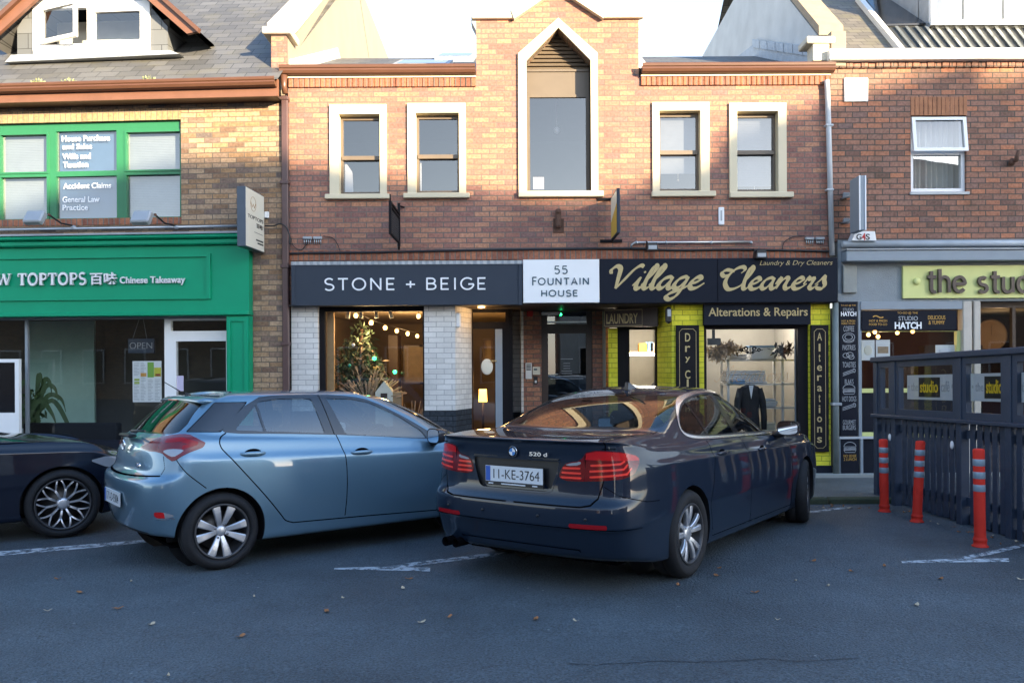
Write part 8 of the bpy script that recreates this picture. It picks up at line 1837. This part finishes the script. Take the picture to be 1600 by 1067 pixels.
# ------------------------------------------------------------------ light blue hatchback
def hatch_cage():
    xs = [.42, .66, .95, 1.3, 1.7, 2.2, 2.65, 2.98, 3.22, 3.56]
    wl = [.985, 1, 1, .998, .995, .995, .992, .99, .985, .95]
    R = []
    up = lambda a, b: (lambda x: a + b * max(-1.2, min(1.4, (1.7 - x) / 1.4)))
    def low(xr, xf, W, zr, zs, zf, rc=.34, fc=.55, ry=(0, .45, .80, .965), rx=(0, .06, .24, .64), ws=wl, zrb=None):
        R.append(ringcols(xr, xf, W, zr, zs, zf, rc, fc, xs, ws, ry=ry, rx=rx, zrb=zrb))
    low(.34, 3.80, .72, .24, .19, .21)
    low(.10, 3.95, .825, .29, .195, .21)
    low(.07, 3.98, .845, .315, .225, .24)
    low(.045, 4.0, .850, .40, .30, .34)
    low(.015, 4.02, .872, .52, .42, .46)
    low(.000, 4.03, .878, .64, .58, .54)
    low(.000, 4.03, .878, .715, .70, .60)
    low(.020, 4.02, .876, .750, up(.77, .015), .64)
    low(.085, 4.01, .874, .775, up(.82, .022), .66)
    low(.100, 4.00, .870, .85, up(.865, .03), .69, zrb=.86)
    low(.115, 3.98, .860, .94, up(.885, .035), .71, zrb=.93)
    low(.130, 3.96, .838, 1.00, up(.915, .045), .73, zrb=.985)
    low(.160, 3.93, .822, 1.045, up(.965, .07), .75, zrb=1.05)
    low(.195, 3.88, .810, 1.075, up(.995, .08), .78, zrb=1.085)
    def hi(xr, xf, W, zr, zs, zf, rc=.28, fc=.45, ry=(0, .42, .76, .94), rx=(0, .06, .25, .70), a=.40, b=.55, fx=(.62, .20, .05, 0), fy=(.93, .72, .4, 0), zrb=None):
        n = len(xs); X = lerp_xs(xr + a, xf - b, n); t = [math.sin(math.pi * k / (n - 1)) for k in range(n)]
        if not callable(zs): z0 = zs; zs = lambda x: z0
        R.append(ringcols(xr, xf, W, zr, zs, zf, rc, fc, X, [.978 + .022 * q for q in t], ry=ry, rx=rx, fy=fy, fx=fx, zrb=zrb))
    hi(.22, 3.55, .800, 1.092, up(1.010, .08), .90, zrb=1.10)
    hi(.24, 3.22, .792, 1.108, up(1.025, .08), .985, zrb=1.12)
    hi(.27, 3.12, .780, 1.150, up(1.07, .07), 1.02, zrb=1.15)
    hi(.37, 2.85, .730, 1.260, up(1.21, .02), 1.19, a=.36, b=.50)
    hi(.47, 2.54, .672, 1.345, 1.33, 1.325, a=.30, b=.40)
    hi(.50, 2.42, .640, 1.375, 1.385, 1.365, a=.26, b=.34)
    hi(.52, 2.32, .600, 1.385, 1.415, 1.385, a=.24, b=.30)
    hi(.60, 2.22, .500, 1.395, 1.430, 1.395, a=.20, b=.24)
    hi(.75, 2.05, .28, 1.405, 1.442, 1.405, a=.14, b=.18)
    R.append([(p[0], 0.0, 1.410 + .035 * math.sin(math.pi * k / (len(R[-1]) - 1))) for k, p in enumerate(R[-1])])
    return R
def build_hatch():
    car = Car('parked_car', 'light metallic blue five-door hatchback parked before the shop with the decorated tree', 'car', -3.389, 6.936, .663)
    P = M['hatch_paint']; S = skin(hatch_cage(), 8, 5)
    ra, zc, xa, xb = .355, .312, .645, 3.215
    for cx in (xa, xb):
        _, S = cut(S, lambda V, cx=cx: np.where((np.abs(V[:, 1]) > .45) & (V[:, 2] < .9), np.hypot(V[:, 0] - cx, V[:, 2] - zc) - ra, 1.0))
    st = [car.arch_strip(S, cx, zc, ra, .52) for cx in (xa, xb)]
    full = S
    # glass house: black band round both windows, then the panes
    band = chaikin([(.665, 1.135), (.70, 1.095), (1.2, 1.075), (1.9, 1.03), (2.80, .945), (2.78, .975), (2.45, 1.17), (2.1, 1.345), (1.9, 1.385), (1.6, 1.405), (1.2, 1.405), (.98, 1.385)], 1)
    blk, S = cut(S, side(band, 0.0, zmin=.8))
    w1 = chaikin([(.775, 1.120), (1.575, 1.062), (1.50, 1.365), (1.2, 1.372), (1.02, 1.350)], 0)
    w2 = chaikin([(1.775, 1.045), (2.64, .965), (2.60, 1.035), (2.36, 1.19), (2.08, 1.32), (1.9, 1.358), (1.65, 1.368)], 0)
    g1, blk = cut(blk, side(w1, 0, zmin=.8)); g2, blk = cut(blk, side(w2, 0, zmin=.8))
    g1 = refine(g1, side([(1.035, 1.08), (.985, 1.39)], .010, True, zmin=.8), 2); qd, g1 = cut(g1, side([(.985, 1.08), (.955, 1.39)] if 0 else [(1.035, 1.08), (.985, 1.39)], .010, True, zmin=.8))
    blk = refine(blk, side([(1.675, 1.0), (1.575, 1.42)], .004, True, zmin=.8), 3); bs, blk = cut(blk, side([(1.675, 1.0), (1.575, 1.42)], .004, True, zmin=.8))
    cp, S = cut(S, side([(.40, 1.118), (.66, 1.108), (.93, 1.352), (.66, 1.352)], 0, zmin=.9, ymin=.5))
    cps, cp = cut(cp, lambda V: -(side([(.40, 1.118), (.66, 1.108), (.93, 1.352), (.66, 1.352)], -.006, zmin=.9, ymin=.5)(V)))
    rw = chaikin([(-1.2, 1.105), (.58, 1.105), (.66, 1.13), (.56, 1.30), (.52, 1.375), (-1.2, 1.385)], 1)
    rphi = lambda o: (lambda V: np.where((V[:, 0] > .1) & (V[:, 0] < .9) & (V[:, 2] > 1.0), sd_poly(np.stack([np.abs(V[:, 1]), V[:, 2]], 1), rw) - o, .05))
    rwg, S = cut(S, rphi(.012)); rub2, rwg = cut(rwg, lambda V: -rphi(0.0)(V))
    ws_ = chaikin([(-1.2, 1.0), (.60, 1.0), (.70, 1.03), (.62, 1.26), (.55, 1.36), (-1.2, 1.38)], 1)
    wsg, S = cut(S, lambda V: np.where((V[:, 0] > 2.1) & (V[:, 0] < 3.2) & (V[:, 2] > .95), sd_poly(np.stack([np.abs(V[:, 1]), V[:, 2]], 1), ws_), .05))
    # tail lamps in (|y|+x, z)
    lo = chaikin([(.42, .985), (.58, 1.020), (.86, 1.092), (1.08, 1.105), (1.20, 1.092), (1.38, 1.015), (1.17, .945), (1.07, .888), (.98, .920), (.88, .965), (.60, .962)], 1)
    lamp, S = cut(S, wrapq(lo, 0.0)); edge, lamp = cut(lamp, lambda V: -wrapq(lo, -.010)(V))
    lamp = refine(lamp, lambda V: V[:, 0] * 0, 2); spl, lamp = cut(lamp, wrapq([(.845, .95), (.80, 1.12)], .004, True))
    clr, lamp = cut(lamp, wrapq(chaikin([(.90, .972), (1.0, .990), (1.17, .985), (1.13, .955), (1.06, .925), (.98, .945)], 1), 0))
    sw, lamp = cut(lamp, wrapq([(.92, 1.05), (1.10, 1.062), (1.26, 1.03), (1.15, 1.002)], .016, True))
    inner, lamp = cut(lamp, wrapq([(.4, .9), (.82, .9), (.81, 1.12), (.4, 1.12)], 0))
    fog = chaikin([(.86, .50), (.99, .505), (1.13, .470), (1.05, .455), (.88, .452)], 1)
    fg, S = cut(S, wrapq(fog, 0)); fgc, fg = cut(fg, wrapq([(1.02, .4), (1.3, .4), (1.3, .6), (.98, .6)], 0)); fgl, S = cut(S, wrapq([(.87, .440), (1.12, .452)], .009, True))
    gaps = []
    def gap(phi):
        nonlocal S
        a, S = cut(refine(S, phi), phi); gaps.append(a)
    door = smooth_path([(.70, 1.10), (.645, 1.06), (.640, 1.0), (.70, .915), (.985, .585), (1.13, .405), (1.18, .345), (1.25, .318)], 4)
    gap(side(door, .005, True)); gap(side(smooth_path([(1.675, 1.06), (1.71, .95), (1.738, .83), (1.748, .6), (1.735, .33)], 4), .0045, True)); gap(side([(1.25, .318), (2.0, .300), (2.78, .275)], .005, True))
    gap(side(smooth_path([(2.83, .98), (2.92, .8), (2.88, .5), (2.80, .275)], 4), .0045, True))
    gap(wrapq(smooth_path([(1.10, .905), (1.22, .80), (1.38, .675)], 3), .004, True))
    gap(lambda V: np.where((V[:, 0] < .5) & (np.abs(V[:, 1]) + V[:, 0] < .93), np.abs(V[:, 2] - (.760 + .04 * np.abs(V[:, 1]) ** 2)) - .006, .05))
    gap(wrapq([(.93, .79), (.97, .84), (.93, .93)], .004, True))
    skirt, S = cut(S, side([(1.06, .25), (3.0, .20), (3.0, .275), (2.0, .300), (1.25, .318), (1.12, .33)], 0, zmin=.1)) if 0 else (None, S)
    diff, S = cut(S, lambda V: np.where((V[:, 0] < .4) & (np.abs(V[:, 1]) < .60), V[:, 2] - (.335 - .02 * np.abs(V[:, 1])), .05))
    car.surf('body', [(S, P, 0), (diff, M['black_plastic'], 0)] + [(g, M['gap'], -.002) for g in gaps])
    for b in sum(st, []): car.mb('wheel_arch', b, M['black_plastic'])
    for q in (0, 1):
        f = lambda s: split_side(s)[q]
        car.surf('window_frame', [(f(blk), M['black_gloss2'], .0015), (f(qd), M['black_gloss2'], .001), (f(bs), M['gap'], -.002)])
        car.surf('side_window', [(f(g1), M['car_glass_blue'], -.004)]); car.surf('side_window', [(f(g2), M['car_glass_blue'], -.004)])
        car.surf('rear_pillar_panel', [(f(cp), M['black_gloss2'], .001), (f(cps), M['gap'], -.001)])
        car.surf('tail_light', [(f(lamp), M['lamp_dark'], .004), (f(edge), M['lamp_dark'], .002), (f(spl), M['gap'], -.001), (f(clr), M['lamp_clear'], .005), (f(sw), M['lamp_mid'], .005), (f(inner), M['lamp_deep'], .004)])
        car.surf('fog_light', [(f(fg), M['lamp_red'], .001), (f(fgc), M['lamp_clear'], .001)])
        car.surf('fog_light_trim', [(f(fgl), M['chrome'], .003)])
    car.surf('rear_window', [(rwg, M['car_glass_dark'], -.002), (rub2, M['black_gloss'], 0)]); car.surf('windscreen', [(wsg, M['car_glass'], -.002)])
    # roof spoiler over the rear window
    b = MB(); b.smooth = True; rows = []
    for t in np.linspace(-1, 1, 17):
        y = .585 * t; k = 1 - .30 * t * t
        x1 = .49 + .05 * t * t; zt = 1.392 - .022 * t * t
        rows.append(b.pts([(.72, y, zt + .012), (.60, y, zt + .014), (x1 + .02, y, zt - .004), (x1, y, zt - .020), (x1 + .02, y, zt - .030), (.60, y, zt - .025)]))
    for i in range(16):
        for j in range(5): b.face((rows[i] + j, rows[i] + j + 1, rows[i + 1] + j + 1, rows[i + 1] + j))
    b.face([rows[0] + j for j in range(6)]); b.face([rows[-1] + j for j in range(6)])
    sp = car.mb('spoiler', b, P)
    b = MB(); b.box(.492, .500, -.13, .13, 1.364, 1.374); car.mb('brake_light', b, M['lamp_red'], sp)
    b = MB(); b.tube([(.64, 0, 1.395), (.60, 0, 1.42)], [.022, .012], 8); b.tube([(.60, 0, 1.415), (.42, .0, 1.525)], [.006, .003], 6); car.mb('aerial', b, M['black_plastic'])
    b = MB(); b.tube([(.17, -.10, 1.10), (.10, -.25, 1.12), (.14, -.5, 1.13)], [.012, .014, .008], 6); car.mb('rear_wiper', b, M['black_plastic'])
    b = MB(); b.bbox(.09, .16, -.17, .17, 1.060, 1.085, .01); car.mb('tailgate_handle', b, M['black_plastic'])
    u = MB(); u.box(.30, 3.7, -.66, .66, .19, .21); car.mb('underbody', u, M['gap'])
    plate(car, (.006, 0, .560), (0, -1, 0), (.0, 0, 1), .52, .115, '171-D-9304')
    T = lambda p: (.098 - p[1], -p[0], p[2])
    b = MB(T); b.lathe([(.045, 0), (.045, .01), (.036, .012), (.034, .004), (.0001, .004)], (0, 0, .99), (0, 1, 0), 24); ribbon(b, [(-.02, .97), (-.015, 1.01)], .008, .008, .004); ribbon(b, [(.015, .97), (.02, 1.01)], .008, .008, .004); ribbon(b, [(-.018, .988), (.018, .994)], .007, .008, .004); car.mb('badge', b, M['chrome'])
    b = MB(T); text_into(b, 'i20', .40, .50, .835, .868, -.01, .012, bold=.02); car.mb('model_lettering', b, M['chrome'])
    for sg in (-1, 1):
        mirror_housing(car, (2.60, sg * .955, 1.00), sg, M['black_gloss2'])
    for hx, hz in ((.90, .925), (1.90, .880)): handle(car, full, hx, hz, .215, -1, P, .042)
    cabin(car, .75, 2.55, 1.0, .68, [(1.72, 1.04), (1.0, 1.04)], 2.25)
    b = MB(); b.prism([(.30, 1.09), (.75, 1.05), (.75, .9), (.30, .9)], -.60, .60); car.mb('parcel_shelf', b, M['cabin'])
    for x, stv in ((xa, 0), (xb, 0)):
        for sg in (-1, 1): wheel(car, x, sg * .862, zc, .312, .222, .195, sg, 'eight', stv, .30)
    return car
M['black_gloss2'] = mat('black_pillar_paint', (0.030, 0.032, 0.038), 0.22, coat=0.5)
build_hatch()
# ------------------------------------------------------------------ near-black car at the left edge
def build_dark():
    car = Car('parked_car', 'glossy blue-black saloon at the left edge, showing its bonnet, front wing and mesh wheel', 'car', 0, 0, .60)
    # place by the front wheel
    th, Dh, Xh = .60, 8.05, -4.40
    c, s = math.cos(th), math.sin(th); X = Xh - 4.07 * c - .94 * s; D = Dh - 4.07 * s + .94 * c
    car.root.matrix_world = Matrix.Translation((X, D, road_z(X, D))) @ Matrix.Rotation(-math.atan(0.0195), 4, 'X') @ Matrix.Rotation(th, 4, 'Z')
    P = M['dark_paint']
    C = np.array(saloon_cage())
    # longer, lower bonnet and a rounder nose than the saloon beside it
    x = C[:, :, 0]; C[:, :, 0] = np.where(x > 4.07, 4.07 + (x - 4.07) * .86, x)
    S = skin(C, 8, 5)
    ra, zc, xa, xb = .372, .335, 1.10, 4.07
    for cx in (xa, xb): _, S = cut(S, lambda V, cx=cx: np.where((np.abs(V[:, 1]) > .5) & (V[:, 2] < 1.0), np.hypot(V[:, 0] - cx, V[:, 2] - zc) - ra, 1.0))
    st = [car.arch_strip(S, cx, zc, ra, .56) for cx in (xa, xb)]
    dlo = chaikin([(1.66, 1.045), (2.4, 1.03), (3.42, .995), (3.40, 1.03), (3.05, 1.225), (2.78, 1.335), (2.45, 1.388), (2.05, 1.392), (1.72, 1.345), (1.50, 1.255), (1.405, 1.16), (1.42, 1.10), (1.50, 1.07)], 2)
    gl, S = cut(refine(S, side(dlo, 0, zmin=.9), 1), side(dlo, 0, zmin=.9))
    ws_ = chaikin([(-1.2, 1.02), (.62, 1.02), (.70, 1.05), (.60, 1.30), (.53, 1.375), (-1.2, 1.392)], 1)
    wsg, S = cut(S, lambda V: np.where((V[:, 0] > 2.6) & (V[:, 0] < 3.62), sd_poly(np.stack([np.abs(V[:, 1]), V[:, 2]], 1), ws_), .05))
    rw = chaikin([(-1.2, 1.142), (.60, 1.150), (.665, 1.175), (.60, 1.33), (.53, 1.388), (-1.2, 1.408)], 1)
    rwg, S = cut(S, lambda V: np.where((V[:, 0] > .85) & (V[:, 0] < 2.0), sd_poly(np.stack([np.abs(V[:, 1]), V[:, 2]], 1), rw), .05))
    # head lamps, grille, bonnet shut line
    q = lambda V: (4.62 - V[:, 0]) + (.95 - np.abs(V[:, 1])) * .7
    hl, S = cut(S, lambda V: np.where((V[:, 0] > 4.30) & (np.abs(V[:, 1]) > .48), np.abs(V[:, 2] - (.715 - .12 * (V[:, 0] - 4.55))) - .052 * np.clip((V[:, 0] - 4.30) / .15, 0, 1), .05))
    gr, S = cut(S, lambda V: np.where((V[:, 0] > 4.5) & (np.abs(V[:, 1]) < .45), np.abs(V[:, 2] - .50) - .17, .05))
    bphi = (lambda V: np.where((V[:, 0] > 3.35) & (V[:, 0] < 4.62) & (V[:, 2] > .70), np.abs(np.abs(V[:, 1]) - (.86 - .06 * np.clip((V[:, 0] - 3.6), 0, 2))) - .0045, .05)); bon, S = cut(refine(S, bphi), bphi)
    car.surf('body', [(S, P, 0), (bon, M['gap'], -.002)])
    car.surf('side_window', [(split_side(gl)[0], M['car_glass_dark'], -.003)]); car.surf('side_window', [(split_side(gl)[1], M['car_glass_dark'], -.003)])
    car.surf('windscreen', [(wsg, M['car_glass_dark'], -.002)]); car.surf('rear_window', [(rwg, M['car_glass_dark'], -.002)])
    for q_ in (0, 1): car.surf('headlight', [(split_side(hl)[q_], M['lamp_clear'], .003)])
    car.surf('grille', [(gr, M['black_plastic'], -.002)])
    for b in sum(st, []): car.mb('wheel_arch', b, M['black_plastic'])
    for sg in (-1, 1): mirror_housing(car, (3.20, sg * 1.01, 1.045), sg, P)
    u = MB(); u.box(.35, 4.35, -.70, .70, .20, .22); car.mb('underbody', u, M['gap'])
    cabin(car, 1.5, 3.35, 1.0, .74, [(2.55, 1.02), (1.7, 1.0)], 3.0)
    for x, stv in ((xa, 0), (xb, 0)):
        for sg in (-1, 1): wheel(car, x, sg * .935, zc, .335, .250, .235, sg, 'mesh', stv, .16)
build_dark()
